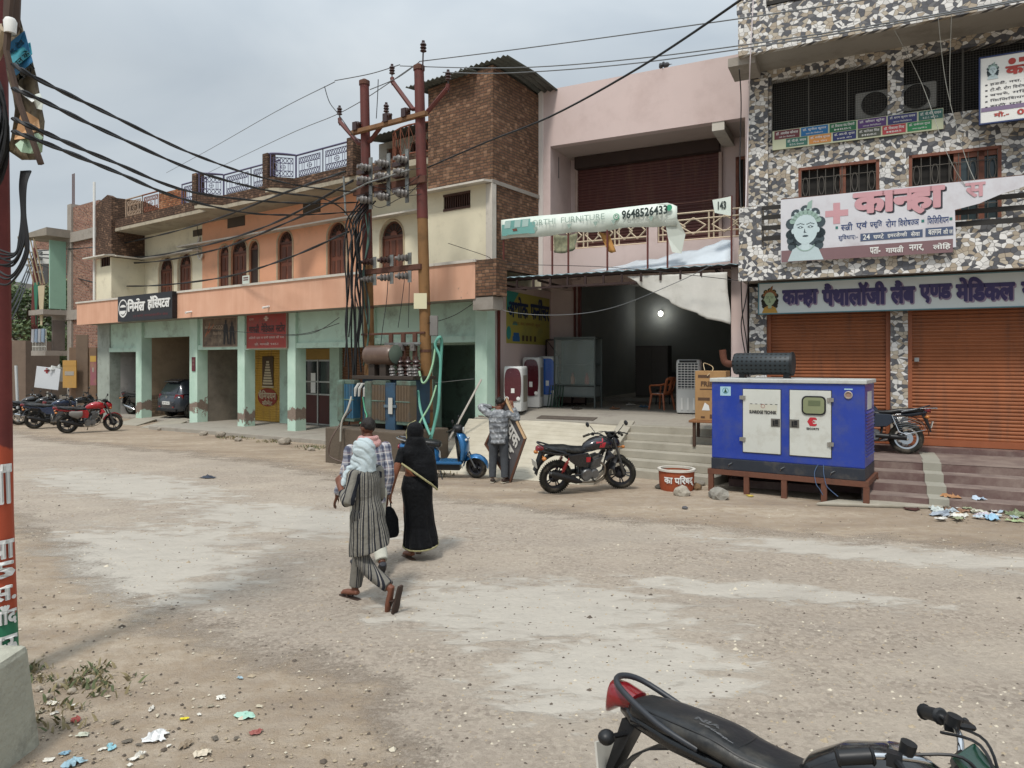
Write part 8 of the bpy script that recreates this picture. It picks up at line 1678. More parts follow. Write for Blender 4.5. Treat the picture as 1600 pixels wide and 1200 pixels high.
def cooler(px, py, h, w, dpt, rz, label, face, body='c8c9c6', group="air coolers before the showroom", kind=0, z=ZF):
 p = G(px, py, z); rt = thing("air_cooler", label, "air cooler", p, rz, group)
 b = MB(); b.loft([[(sx*w/2*k, sy*dpt/2*k, zz) for sx, sy in ((-1, -.85), (-.85, -1), (.85, -1), (1, -.85), (1, .85), (.85, 1), (-.85, 1), (-1, .85))] for zz, k in ((.03, .96), (.1, 1), (h-.08, 1), (h-.02, .96), (h, .86))]); b.build("cabinet", mat('cooler_'+body, body, .45, .04, 2), rt, 50)
 if kind == 0:
  f = MB(); pts = [(w*.44*math.copysign(abs(math.cos(a))**.6, math.cos(a)), h*.60+h*.36*math.copysign(abs(math.sin(a))**.6, math.sin(a))) for a in [2*math.pi*k/28 for k in range(28)]]; f.prism(pts, -dpt/2-.03, -dpt/2+.01); f.build("front_panel", gloss('panel_'+face, face), rt, None, .008)
  m = MB(); rect(m, -.04, .05, h*.42, h*.52, -dpt/2-.034, 0); m.build("paper_tag", SIGNW, rt); g = MB()
  for k in range(9): g.box(w/2, w/2+.006, -dpt*.3, dpt*.3, h*.25+k*h*.06, h*.25+k*h*.06+.012)
  g.box(w/2-.001, w/2+.003, -dpt*.34, dpt*.34, h*.22, h*.8); g.build("side_grille", mat('beige_grille', '8f897c', .6), rt)
  for s_ in (-1, 1): m = MB(); m.lathe([(.01, -.02), (.05, -.015), (.05, 0), (.01, 0)], (s_*w*.3, -dpt/2-.02, h*.30), 'y', 14); m.build("knob", SIGNW, rt, 50)
 else:
  g = MB(); g.box(-w*.42, w*.42, -dpt/2-.004, -dpt/2+.01, h*.46, h*.93, 0)
  for k in range(10): zz = h*.47+k*h*.046; g.box(-w*.42, w*.42, -dpt/2-.022, -dpt/2-.004, zz, zz+.016, 1)
  for k in range(7): xx = -w*.42+w*.84*k/6; g.box(xx-.005, xx+.005, -dpt/2-.016, -dpt/2-.004, h*.46, h*.93, 1)
  g.build("front_grille", [mat('grille_dark', '3c3f42', .6), SIGNW], rt); m = MB(); m.box(-w*.36, w*.36, -dpt/2-.012, -dpt/2+.0, h*.945, h*.985, 0); m.build("control_panel", BLACKP, rt)
  for s_ in (-.25, 0, .25): m = MB(); m.box(s_*w-.02, s_*w+.02, -dpt/2-.02, -dpt/2, h*.08, h*.3); m.build("tank_rib", SIGNW, rt)
 for sx in (-1, 1):
  for sy in (-1, 1): m = MB(); m.lathe([(.03, -.015), (.03, .015)], (sx*w*.4, sy*dpt*.4, .03), 'x', 10); m.cyl((sx*w*.4-.015, sy*dpt*.4, .03), (sx*w*.4+.015, sy*dpt*.4, .03), .03, 10); m.build("caster", BLACKP, rt, 50)
rc = FP.rz+R(12)
cooler(806, 643, 1.18, .50, .62, rc, "white air cooler with maroon wrapped front, nearest the pink pillar", '4f1822'); cooler(833, 637, 1.42, .5, .55, rc, "white air cooler with maroon front standing behind the nearest one", '4f1822'); cooler(857, 635, 1.45, .52, .5, rc+R(4), "white air cooler with bright blue front panel", '2458a6')
cooler(1077, 646, 1.35, .58, .5, FP.rz+R(5), "tall white air cooler with slatted grille beside the carton", 'c8c8c8', kind=1)
cooler(1000, 618, 1.5, .85, .6, FP.rz, "pale air cooler with broad grille dim inside the showroom", '9a9a98', body='8f908c', kind=1)
cooler(1092, 612, 1.7, .6, .5, FP.rz, "plastic wrapped cooler standing behind the white one at the showroom edge", 'c8c8c8', body='a5a6a4', kind=1)
def plastic_chair():
 p = G(1034, 640, ZF); rt = thing("plastic_chair", "orange brown plastic armchair at the mouth of the showroom", "chair", p, FP.rz+R(70)); mt = mat('terracotta_plastic', 'a5603f', .4, .06, 3); sz = .43
 m = MB(); m.hexa([(-.21, -.2, sz-.03), (.21, -.2, sz-.03), (.23, .21, sz-.03), (-.23, .21, sz-.03)], [(-.21, -.2, sz), (.21, -.2, sz), (.23, .21, sz+.015), (-.23, .21, sz+.015)]); m.build("seat", mt, rt, None, .01)
 m = MB(); vs = [];
 for j in range(6):
  zz = sz-.02+.48*j/5; yb = -.2-.12*j/5
  for i in range(7): u = -1+i/3; vs.append((u*(.21+.01*j-.02*(j == 5)), yb-.05*(1-u*u), zz-(.04*abs(u)**3 if j == 5 else 0)))
 m.add(vs, [(j*7+i, j*7+i+1, j*7+i+8, j*7+i+7) for j in range(5) for i in range(6) if not (1 <= j <= 3 and i in (1, 4))]); o = m.build("backrest", mt, rt, 60); o.modifiers.new('t', 'SOLIDIFY').thickness = .02
 for s_ in (-1, 1):
  for y0, y1 in ((.19, .24), (-.18, -.25)): m = MB(); m.tube([(s_*.2, y0, sz-.01), (s_*.25, y1, 0)], [.035, .022], 6); m.build("leg", mt, rt)
  m = MB(); m.tube(cubic([(s_*.22, .2, sz), (s_*.26, .2, sz+.2), (s_*.26, .1, sz+.23), (s_*.25, -.1, sz+.24), (s_*.23, -.26, sz+.28)], 5), .025, 6); m.build("armrest", mt, rt, 60)
plastic_chair()
def carton():
 p = AT(1089, 655, 14.6); x0, x1 = AT(1086, 656, 14.6), AT(1128, 656, 14.2); rt = thing("cardboard_box", "tall brown cardboard carton with printed panel on the wooden bench", "carton", x0, FP.rz); h = (656-579)*14.5/1100; w = .62
 c = mat('cardboard', 'a88358', .85, .1, 3, dirt='8a6a48', dsc=2); MB().box(0, w, 0, .5, 0, h).build("box", c, rt, None, .006)
 m = MB(); m._j(text("FRIEND", .12, .55, h*.69, h*.79, -.004, .03), None); rect(m, .06, .3, h*.86, h*.92, -.004, 0); rect(m, .06, .3, h*.40, h*.46, -.004, 0); rect(m, .1, .5, h*.62, h*.64, -.004, 0); rect(m, .12, .2, h*.04, h*.08, -.004, 0); rect(m, .3, .42, h*.04, h*.12, -.004, 0); m.build("print", plain('carton_print', '5a4230'), rt); m = MB(); poly(m, [(.14, h*.2), (.3, h*.2), (.28, h*.3), (.2, h*.36)], -.004, 0); m.build("label", SIGNW, rt)
 m = MB(); m.tube(cubic([(.2, -.01, h+.01), (.16, .1, h+.16), (.3, .2, h+.1), (.35, .05, h+.02), (.25, -.02, h*.9)], 5), .008, 5); m.build("string", plain('jute', 'b9a583'), rt)
 b = thing("wooden_bench", "small wooden bench under the cardboard carton at the top of the steps", "bench", x0+Vector((0, 0, -.055)), FP.rz); m = MB(); m.box(-.12, .9, -.06, .5, 0, .05); m.build("top", mat('worn_plank', '8a5f3e', .7, .2, 5), b, None, .01)
 for x in (-.02, .8):
  for y in (.02, .42): zf = .45; MB().box(x-.03, x+.03, y-.03, y+.03, -.5, 0).build("leg", mat('bench_leg', '4a362a', .7), b)
carton()
def glass_cabinet():
 p = FP.w(.95, 2.1, ZF); rt = thing("glass_cabinet", "grey steel and glass display cabinet with orange bottles on a shelf", "cabinet", p, FP.rz); fr = mat('cabinet_steel', '5a615f', .5, .15, 3, metal=.3); w, d, h = 1.25, .6, 1.95
 m = MB()
 for x in (0, w-.04):
  for y in (0, d-.04): m.box(x, x+.04, y, y+.04, 0, h)
 for z in (.30, .62, h-.05): m.box(.04, w-.04, 0, .04, z, z+.04)
 m.box(0, w, 0, d, h, h+.04); m.build("frame", fr, rt); MB().box(.04, w-.04, .04, d-.04, .62, .64).build("shelf", fr, rt); MB().box(.04, w-.04, .04, d-.04, 1.2, 1.215).build("shelf", fr, rt); MB().box(.02, w-.02, d-.03, d-.01, .3, h).build("back_panel", mat('cabinet_back', '4a504e', .6), rt); MB().box(.04, w-.04, .05, d-.04, .32, .60).build("drawer_panel", mat('pale_steel', '6e7573', .5), rt)
 g = MB(); g.box(.04, w-.04, .012, .016, .66, h-.05); t = NT('cabinet_glass'); t.color(lin('a8b5b0')); t.set(.05); t.b.inputs['Alpha'].default_value = .25; g.build("glass", t.m, rt)
 for x, lab, c in ((.5, "orange bottle on the cabinet shelf, left of the pair", 'a8623a'), (.93, "red topped orange bottle on the cabinet shelf, right of the pair", 'a8483a')):
  b = thing("bottle", lab, "bottle", p+Vector((FP.u[0]*x+FP.n[0]*.2, FP.u[1]*x+FP.n[1]*.2, .642)), 0); m = MB(); m.lathe([(.01, 0), (.06, 0), (.065, .03), (.065, .2), (.03, .26), (.028, .3), (.01, .3)], n=14); m.build("body", plain('bottle_'+c, c, .4), b, 50); m = MB(); m.lathe([(.01, .3), (.032, .3), (.032, .34), (.01, .34)], n=12); m.build("cap", plain('cap_red', '8a2f2a'), b, 50)
glass_cabinet()
def gate(x0, y0, w, label):
 rt = thing("steel_gate", label, "gate", FP.w(x0, y0, ZF), FP.rz+R(6)); m = MB(); h = 1.95
 for x in (0, w): m.tube([(x, 0, 0), (x, 0, h)], .025, 6)
 for z in (.05, h*.5, h): m.tube([(0, 0, z), (w, 0, z)], .022, 6)
 m.tube([(0, 0, h*.5), (w, 0, h)], .014, 5); m.tube([(w, 0, h*.5), (0, 0, h)], .014, 5); m.tube([(0, 0, .05), (w, 0, h*.5)], .014, 5); m.build("frame", mat('awning_rust'), rt); MB().box(.03, w-.03, .02, .03, .06, h-.03).build("sheet", mat('gate_sheet', '8f7a74', .7, .15, 2), rt)
gate(.32, 3.0, .8, "dark braced steel gate leaf leaning behind the coolers, left leaf"); gate(1.02, 3.25, .45, "dark braced steel gate leaf leaning behind the blue cooler, right leaf")
def inside():
 rt = thing("office_chair", "dark plastic chair standing in the dim showroom", "chair", FP.w(3.5, 4.6, ZF), FP.rz+R(120)); mt = mat('dark_chair', '2b2d2e', .5)
 m = MB(); m.box(-.22, .22, -.22, .22, .42, .46); m.build("seat", mt, rt, None, .01); m = MB(); m.hexa([(-.22, -.22, .46), (.22, -.22, .46), (.22, -.19, .46), (-.22, -.19, .46)], [(-.2, -.32, 1.0), (.2, -.32, 1.0), (.2, -.29, 1.0), (-.2, -.29, 1.0)]); m.build("backrest", mt, rt)
 for x in (-.18, .18):
  for y in (-.18, .18): MB().tube([(x, y, .42), (x*1.2, y*1.2, 0)], .02, 6).build("leg", mt, rt)
 rt = thing("wardrobe", "dark steel wardrobe standing at the back of the showroom", "wardrobe", FP.w(2.0, 6.6, 1.18), FP.rz); MB().box(0, 1.1, 0, .5, 0, 1.7).build("carcass", mat('wardrobe_steel', '55504a', .5, .1, 2), rt, None, .01)
 for x in (.03, .56): MB().box(x, x+.51, -.02, 0, .05, 1.65).build("door", mat('wardrobe_door', '5f5a54', .45, .1, 2), rt)
 rt = thing("display_table", "low dark table with leaning boards inside the showroom at right", "table", FP.w(4.4, 4.8, ZF), FP.rz); MB().box(0, 1.3, 0, .7, .7, .75).build("tabletop", mat('dark_table', '4a4642', .5), rt)
 for x in (.05, 1.2):
  for y in (.05, .6): MB().box(x, x+.05, y, y+.05, 0, .7).build("leg", mat('dark_table'), rt)
 rt = thing("green_folding_frame", "stack of dark green folded frames leaning beside the glass cabinet", "frame", FP.w(.80, 2.0, ZF), FP.rz+R(5)); m = MB()
 for k in range(5): x = .08*k; m.tube([(x, 0, 0), (x+.05, .1, .62), (x+.12, .1, .62), (x+.1, 0, 0)], .014, 5)
 m.build("frame", mat('frame_green', '2f4a3a', .6), rt)
 rt = thing("wall_lamp", "small lit white lamp glowing on the showroom back wall", "lamp", FP.w(FP.x(1032, 9.4), 9.42, FP.loc(1032, 490, 9.42)[1]), FP.rz); t = NT('lamp_glow'); t.b.inputs['Emission Color'].default_value = (1, .97, .9, 1); t.b.inputs['Emission Strength'].default_value = 5; t.color((1, 1, 1, 1)); m = MB(); m.ell((0, 0, 0), .09, .09, .1, 12, 8); m.build("bulb", t.m, rt, 60); m = MB(); m.cyl((0, .0, .08), (0, .14, .1), .03, 8); m.build("holder", SIGNW, rt)
 l = bpy.data.lights.new("lamp_light", 'POINT'); l.energy = 8; l.shadow_soft_size = .1; o = bpy.data.objects.new("lamp_light", l); COL.objects.link(o); o.parent = rt; o.location = (0, -.2, 0)
inside()
for px, py, lab, c in ((905, 640, "pair of dark slippers left on the showroom floor near the cabinet", '2f2a28'), (960, 640, "brown sandal lying flat on the showroom floor", '6a4a36'), (985, 634, "white and brown shoe near the chair", 'a8a29a'), (1003, 637, "blue slipper in front of the plastic chair", '4a6478')):
 m = MB();
 for s_ in (0, .13): m.tube([(s_, -.12, .03), (s_+.01, 0, .03), (s_, .13, .028)], [.03, .045, .04], 8, flat=.5); m.tube([(s_-.035, .02, .03), (s_, .06, .08), (s_+.045, .02, .03)], .012, 5)
 tag(at(m.build("slipper", plain('slipper_'+c, c, .7)), G(px, py, ZF), rnd.uniform(0, 3)), lab, "footwear")
m = MB(); m.box(-.75, .75, -.16, .16, .0, .012); o = at(m.build("door_mat", mat('brown_mat', '5f564e', .95, .3, 8)), FP.w(2.3, -.25, .957), FP.rz); o.rotation_euler[0] = .149; tag(o, "brown mat at the top edge of the ramp", "mat")
def tub():
 rt = thing("flower_tub", "round orange cement tub with white lettering before the steps", "tub", G(1057, 764), 0); t = mat('tub_orange', 'a04f2f', .75, .2, 4, dirt='6f4030', dsc=4, bump=.004)
 m = MB(); m.lathe([(.01, -.02), (.29, -.02), (.31, .05), (.325, .36)], n=32); m.lathe([(.30, .36), (.30, .30), (.01, .30)], n=32); m.build("pot", t, rt, 50); m = MB(); m.lathe([(.325, .345), (.345, .35), (.345, .385), (.29, .385), (.295, .345)], n=32); m.build("rim", WHITE_TRIM, rt, 50); m = MB(); m.lathe([(.3, .315), (.01, .325)], n=24); m.build("soil", mat('dry_soil', '8d8576', .95, .2, 6), rt)
 g = text("का पिरषद्", -.3, .27, .1, .30, 0, .035); m = MB(); m.add([(.336*math.sin(x/.32), -.336*math.cos(x/.32)-(0), z) for x, y, z in g.v], g.f); m.build("lettering", SIGNW, rt)
tub()
def rock(px, py, s, lab, c='8d867b', seed=0, z=0):
 bm = bmesh.new(); bmesh.ops.create_icosphere(bm, subdivisions=2, radius=1)
 for v in bm.verts: v.co *= 1+.35*noise.noise(v.co*1.4+Vector((seed, 0, 0))); v.co.z = max(v.co.z, -.55); v.co = Vector((v.co.x*s, v.co.y*s*.8, (v.co.z+.5)*s*.62))
 me = bpy.data.meshes.new("stone"); bm.to_mesh(me); bm.free(); me.materials.append(mat('stone_'+c, c, .95, .25, 6, dirt='5f584e', dsc=5, bump=.01, bsc=30)); o = bpy.data.objects.new("stone", me); COL.objects.link(o); tag(at(o, G(px, py, z), seed), lab, "stone")
rock(1066, 773, .17, "pale rounded stone in front of the orange tub", 'a39b8d', 1); rock(1123, 778, .2, "grey angular stone near the generator's left leg", '8d8980', 5); rock(1088, 764, .12, "brown clod of earth between the tub and the generator", '7a6248', 8); rock(1094, 758, .10, "small grey stone behind the brown clod", '8a857c', 3); rock(1030, 763, .09, "dark small stone left of the orange tub", '4a4640', 11); rock(1070, 795, .05, "tiny dark stone lying alone on the road before the tub", '55565a', 12)
m = MB(); sl = [(0, 0), (1.6, -.25), (2.7, -.35), (2.6, -.1), (1.4, .15), (.5, .3)]; m.prism(sl, 0, .05, 'xy'); tag(at(m.build("cement_spill", STEP, None, None, .02), G(1275, 790), 0), "pale broken cement slab lying before the generator stand", "slab")
def crumple(nm, loc, s, c, lab, cat, group, seed, flat=.35):
 bm = bmesh.new(); rs_ = random.Random(seed); sd = Vector((seed*3.17, seed*1.3, 0))
 if nm == "sack":
  bmesh.ops.create_icosphere(bm, subdivisions=2, radius=1)
  for v in bm.verts: d = v.co.copy(); v.co *= 1+.3*noise.noise(d*1.6+sd); v.co = Vector((v.co.x*s, v.co.y*s*.7, max(-.1, v.co.z)*s*flat+.01))
 else:
  N = 7; asp = rs_.uniform(.45, .9); g = [[None]*(N+1) for _ in range(N+1)]
  for i in range(N+1):
   for j in range(N+1):
    u, v_ = i/N*2-1, j/N*2-1; p = Vector((u, v_*asp, 0)); q = p*1.0+Vector((noise.noise(p*1.7+sd), noise.noise(p*1.7+sd+Vector((5, 5, 5))), 0))*.45
    cr_ = abs(noise.noise(p*2.6+sd))*1.3+abs(noise.noise(p*5.5+sd))*.5; edge = 1-max(abs(u), abs(v_))**4*.6
    g[i][j] = bm.verts.new((q.x*s, q.y*s, .004+s*flat*cr_*edge))
  for i in range(N):
   for j in range(N):
    if (i in (0, N-1) and j in (0, N-1)) and rs_.random() < .7: continue
    if (i in (0, N-1) or j in (0, N-1)) and rs_.random() < .1: continue
    bm.faces.new((g[i][j], g[i+1][j], g[i+1][j+1], g[i][j+1]))
  for v in [v for v in bm.verts if not v.link_faces]: bm.verts.remove(v)
 me = bpy.data.meshes.new(nm); bm.to_mesh(me); bm.free(); me.materials.append(plain('litter_'+c, c, .5)); o = bpy.data.objects.new(nm, me); COL.objects.link(o); tag(at(o, loc, seed*1.3), lab, cat, group)
lt = [(1463, 798, .13, 'b9c0bd', "pale plastic bag at the left end of the litter heap"), (1470, 805, .12, '9aa3ad', "grey blue wrapper low in the litter heap at left"), (1497, 808, .14, 'd0cfc8', "white crumpled bag in front of the litter heap"), (1483, 797, .08, '7a5f4a', "brown paper scrap behind the white bag"), (1505, 799, .09, '8a6a54', "brown cardboard scrap in the middle of the heap"), (1527, 801, .11, 'b3b39f', "pale green wrapper in the middle of the heap"), (1538, 806, .10, 'c4bcc4', "lilac plastic scrap in the heap"), (1551, 811, .14, '9cc0d6', "light blue plastic bag in front of the heap"), (1560, 800, .12, 'a9bccb', "pale blue crumpled sheet behind the light blue bag"), (1575, 797, .16, 'b8b08a', "straw coloured husks at the right of the heap"), (1590, 806, .15, '7f8a6a', "greenish leaves at the right edge of the heap"), (1545, 800, .07, '2f333a', "black plastic scrap in the heap"), (1594, 790, .10, '6a4a44', "dark maroon rag on top of the heap at far right"), (1584, 815, .08, '9fae84', "green leaf litter in front of the heap at right")]
for i, (px, py, s, c, lab) in enumerate(lt): crumple("scrap", G(px, py), s*1.25, c, lab, "litter", "litter heap below the maroon steps", i+1, .6)
for i in range(30):
 r = random.Random(300+i); px = 1462+138*r.random()**.8; py = r.uniform(792, 812); c = r.choice((("c9c7c0", "pale"), ("6a5f54", "dark"), ("9a7f63", "brown"), ("aab6bd", "bluish"), ("8f9478", "greenish")))
 crumple("scrap", G(px, py, r.uniform(0, .04)), r.uniform(.04, .09), c[0], "small "+c[1]+" scrap in the litter heap below the maroon steps", "litter", "small scraps in the heap below the maroon steps", 310+i, .6)
crumple("scrap", FR.w(FR.x(1486, -3.1), -3.05, .142), .13, 'b0825a', "tan crumpled paper lying on the bottom maroon step", "litter", "litter heap below the maroon steps", 31, .7); crumple("scrap", FR.w(FR.x(1530, -3.1), -3.05, .142), .10, 'b5c3d2', "pale blue ball of plastic on the bottom maroon step", "litter", "litter heap below the maroon steps", 33, .8)
crumple("scrap", G(1172, 775), .08, 'b8a24a', "yellow and green wrapper under the generator stand", "litter", None, 35); crumple("scrap", G(325, 747), .15, '2c3442', "dark blue cloth scrap lying alone on the road at left", "litter", None, 36, .6); crumple("scrap", G(1425, 796), .13, '4a2f2a', "dark leaf scrap by the foot of the steps", "litter", None, 37, .3)
l2 = [(118, 1126, .03, '96443c', "red wrapper in the left foreground dirt"), (288, 1124, .022, 'd8c832', "bright yellow scrap in the left foreground dirt"), (244, 1152, .055, 'd2d2d0', "white torn bag in the left foreground dirt"), (383, 1119, .045, '9fc4b4', "green and white wrapper in the left foreground dirt"), (115, 1193, .04, '8fabb6', "light blue wrapper low in the left foreground"), (172, 1168, .03, '88b4bd', "pale blue sachet in the left foreground"), (316, 1178, .035, 'c4b8a4', "beige paper scrap in the left foreground"), (236, 1108, .03, 'c9c4ba', "pale paper scrap among the left foreground litter"), (130, 1149, .03, 'b5b8a8', "pale twisted wrapper at left foreground"), (215, 1183, .035, 'd6d2c8', "cream paper scrap at the bottom left"), (80, 1100, .028, 'c8c2b4', "cream scrap beside the weeds at left"), (400, 1145, .03, '8f524a', "red string tangle at left foreground"), (345, 1090, .025, 'cfccc2', "white scrap near the edge of the foreground dirt"), (100, 1178, .022, '7f9fb0', "small blue sachet at bottom left"), (290, 1165, .035, '8a7a66', "brown curled leaf in the left foreground"), (375, 1060, .02, '94abb5', "tiny blue scrap on the dirt near the road edge")]
for i, (px, py, s, c, lab) in enumerate(l2): crumple("scrap", G(px, py), s*1.3, c, lab, "litter", "litter in the left foreground", 50+i, .55)
for i in range(26):
 r = random.Random(200+i); px, py = r.uniform(60, 420), r.uniform(1075, 1198); c = r.choice((("cfcbc0", "pale"), ("8f8674", "drab"), ("b7ad98", "beige"), ("5f574c", "dark")))
 crumple("scrap", G(px, py), r.uniform(.012, .03), c[0], "small "+c[1]+" scrap of litter strewn on the left foreground dirt", "litter", "small scraps strewn over the left foreground", 210+i, .3)
def gravel():
 m = MB(); r = random.Random(11)
 for k in range(5200):
  u = r.random(); py = 690+510*u**1.5; px = r.uniform(-20, 1620); p = G(px, py)
  if p.y > 16 or p.y < 2.3: continue
  if p.y > 11.5 and px > 900: continue
  s = r.uniform(.004, .012)*(1+.03*p.y)*(2.2 if r.random() < .03 else 1); a = r.uniform(0, 6.28); c = []
  for q in range(5): t_ = a+q*1.2566; c.append((p.x+s*math.cos(t_)*r.uniform(.7, 1.3), p.y+s*math.sin(t_)*r.uniform(.6, 1.1), .0))
  m.add(c+[(p.x+s*.2, p.y, s*r.uniform(.45, .9))], [(i, (i+1) % 5, 5) for i in range(5)], r.choice((0, 0, 0, 1, 1, 2)))
 tag(m.build("gravel", [mat('pebble_tan', 'a3957f', .95, .2, 20), mat('pebble_dark', '5a5148', .95, .2, 20), mat('pebble_pale', 'c4bba8', .95, .1, 20)]), "loose pebbles and chips scattered over the road and dirt", "gravel", kind='stuff')
gravel()
def weeds(nm, spots, lab, seed):
 m = MB(); r = random.Random(seed)
 for (px, py, rad, n) in spots:
  c = G(px, py)
  for k in range(n):
   a = r.uniform(0, 6.28); d = rad*r.random()**.7; b = c+Vector((d*math.cos(a), d*math.sin(a)*.7, 0)); h = r.uniform(.012, .055)*(rad/.25)**.3; le = Vector((r.uniform(-1, 1), r.uniform(-1, 1), 0))*h*1.3; w = Vector((r.uniform(-1, 1), r.uniform(-1, 1), 0)).normalized()*h*.22
   m.add([b-w, b+w, b+le*.5+w*.9+Vector((0, 0, h*.7)), b+le+Vector((0, 0, h)), b+le*.5-w*.9+Vector((0, 0, h*.7))], [(0, 1, 2, 3, 4)], r.choice((0, 1, 1)))
 tag(m.build(nm, [mat('weed_green', '5c6444', .8, .3, 9), mat('weed_dry', '857a5c', .9, .2, 9)]), lab, "weeds", kind='stuff')
weeds("weeds", [(50, 1048, .16, 70), (130, 1062, .22, 70), (148, 1046, .16, 60), (95, 1085, .4, 80), (85, 1125, .3, 60), (160, 1075, .3, 40), (60, 1062, .12, 40)], "scrubby weeds and dry leaves around the foot of the red pole", 5)
weeds("weeds", [(300, 672, .5, 120), (380, 684, .8, 160), (430, 690, .6, 140), (490, 700, .6, 120), (255, 668, .3, 60), (680, 742, .5, 80)], "thin dusty weeds along the veranda kerb", 6)
for i, (px, py, s, lab) in enumerate(((318, 680, .14, "flat grey rubble chip at the veranda kerb, left one"), (345, 683, .2, "broad pale rubble slab at the veranda kerb"), (372, 689, .12, "small rubble chip by the veranda kerb weeds"), (445, 694, .2, "pale rubble slab right of the weeds at the kerb"), (250, 672, .12, "rubble lump at the left end of the veranda kerb"), (486, 704, .1, "grey rubble bit near the plinth"))): rock(px, py, s, lab, '9a9184', 20+i)
for i, (px, py, s) in enumerate(((95, 1070, .05), (112, 1082, .035), (140, 1064, .045), (75, 1090, .03), (120, 1060, .03), (160, 1080, .025), (60, 1078, .03))): rock(px, py, s, ('broad pale', 'flat tan', 'angular grey', 'small grey', 'round tan', 'tiny pale', 'chipped pale')[i]+' stone in the rubble by the weeds at bottom left', '9a8f80', 40+i)
m = MB(); m.hexa([(-.55, -.3, -.05), (.0, -.33, -.05), (.03, .3, -.05), (-.55, .3, -.05)], [(-.5, -.25, .62), (-.02, -.27, .60), (.0, .22, .64), (-.5, .24, .64)]); o = m.build("concrete_block", mat('limewashed_block', 'a6a596', .9, .15, 4, dirt='75746a', dsc=5, bump=.01, bsc=25), None, None, .04); tag(at(o, Vector((-2.93, 4.05, 0))), "limewashed concrete block at the bottom left corner", "block")
def box_building(px0, px1, Y, ztop, label, mt, depth=6, rz=0, name="far_building", pxoff=None, wins=(), extra=None):
 x0, x1 = (px0-800)/FPX*Y, (px1-800)/FPX*Y; rt = thing(name, label, "building", Vector((x0, Y, 0)), rz); w = (x1-x0)/max(.3, math.cos(rz)); MB().box(0, w, 0, depth, -.2, ztop).build("wall", mt, rt)
 for (u0, u1, z0, z1, c) in wins: f = MB(); f.box(w*u0, w*u1, -.06, .0, z0, z1); f.build("window", mat('far_window_'+c, c, .6), rt)
 if extra: extra(rt, w, depth, ztop)
 return rt, w
def ztop(py, Y): return HC+Y*(HOR-py)/FPX
def unfinished():
 Y = 36; F_ = Frame((AT(105, 565, Y).x, Y), -740); rt = thing("unfinished_building", "tall unfinished brick building with concrete pillars and scaffolding poles beyond the hospital", "building", F_.w(0), F_.rz)
 ht = ztop(320, Y); hw = ztop(355, Y)
 MB().box(0, .45, 0, .45, 0, ht).build("concrete_pillar", CONC, rt)
 m = MB(); m.box(.02, .25, .45, 9, 0, ht-.1); m.build("brick_wall", BRICK_F, rt); m = MB(); m.box(.45, 3.2, .1, .35, 0, ht-.15); m.build("brick_wall", BRICK_F, rt)
 for py in (365, 485): z = ztop(py, Y); m = MB(); m.box(-1.75, 3.2, -.03, .5, z-.5, z); m.box(-1.75, .0, -1.1, -.03, z-.25, z); m.build("slab", CONC, rt)
 z2 = ztop(570, Y)
 m = MB(); m.box(-1.7, -.0, .5, 6, ztop(470, Y)-.3, ztop(485, Y)+.2); m.build("slab", CONC, rt)
 m = MB(); m.box(-1.35, -.02, .6, .75, ztop(480, Y), ztop(375, Y)); m.build("wall", mat('pale_green_wall', '8fb3a0', .85, .06), rt); m = MB(); m.box(-1.5, .02, 1.2, 1.35, 0, ztop(490, Y)); m.build("wall", mat('dim_brick_wall', '6f6660', .9, .15), rt)
 zs = ztop(545, Y); m = MB(); m.box(-1.7, -.0, -1.0, 1.2, zs-.35, zs-.1); m.build("balcony_slab", CONC, rt); m = MB()
 for k in range(10): x = -1.65+k*.18; m.tube([(x, -.95, zs-.1), (x, -.95, zs+.95)], .02, 4)
 for z in (zs+.1, zs+.5, zs+.95): m.tube([(-1.7, -.95, z), (-.05, -.95, z)], .025, 4)
 m.build("balcony_railing", mat('pale_railing', 'b4b4ac', .6), rt)
 for k in range(4): x = -1.6+.4*k; m = MB(); m.hexa([(x, -1.04, zs+.35), (x+.3, -1.04, zs+.3), (x+.3, -.98, zs+.3), (x, -.98, zs+.35)], [(x, -1.02, zs+1.0), (x+.3, -1.02, zs+1.0), (x+.3, -.96, zs+1.0), (x, -.96, zs+1.0)]); m.build("hung_cloth", plain('cloth_blue' if k % 2 else 'cloth_grey', '7d8ea0' if k % 2 else '9a9ca0'), rt)
 for x0, x1, zt_, c in ((-1.7, -1.1, zs+3.4, '2f6f58'), (-1.15, -.35, zs+3.2, 'b7aa8c')): m = MB(); m.hexa([(x0+.3, -.9, zs+1.2), (x1-.3, -.9, zs+1.2), (x1-.3, -.87, zs+1.2), (x0+.3, -.87, zs+1.2)], [(x0, -.9, zt_), (x1, -.9, zt_), (x1, -.87, zt_), (x0, -.87, zt_)]); m.build("hung_cloth", plain('cloth_'+c, c, .8), rt)
 m = MB(); z = ztop(372, Y)
 for k in range(4): x = -1.6+.42*k; m.tube([(x, -.9, z-2.4), (x-.6, -1.2, z+.1)], .032, 5)
 m.build("scaffold_pole", mat('bamboo_pale', '9a8a70', .8), rt); m = MB(); m.hexa([(-2.3, -1.4, z), (.4, -1.1, z-.05), (.4, 2, z-.05), (-2.3, 2, z)], [(-2.3, -1.4, z+.12), (.4, -1.1, z+.35), (.4, 2, z+.35), (-2.3, 2, z+.12)]); m.build("shuttering", mat('grey_plank', '8a8378', .85), rt)
 MB().box(-.14, -.03, -.78, -.04, ztop(484, Y)+.02, ztop(378, Y)).build('side_panel', mat('pale_green_wall'), rt)
 MB().box(-.3, -.16, -.6, -.04, zs-.08, ztop(492, Y)-.3).build('side_panel', mat('dim_brick_wall'), rt)
 m = MB()
 for k in range(3): m.tube([(.1+.12*k, .2, ht), (.1+.12*k, .2, ht+1.6)], .02, 4)
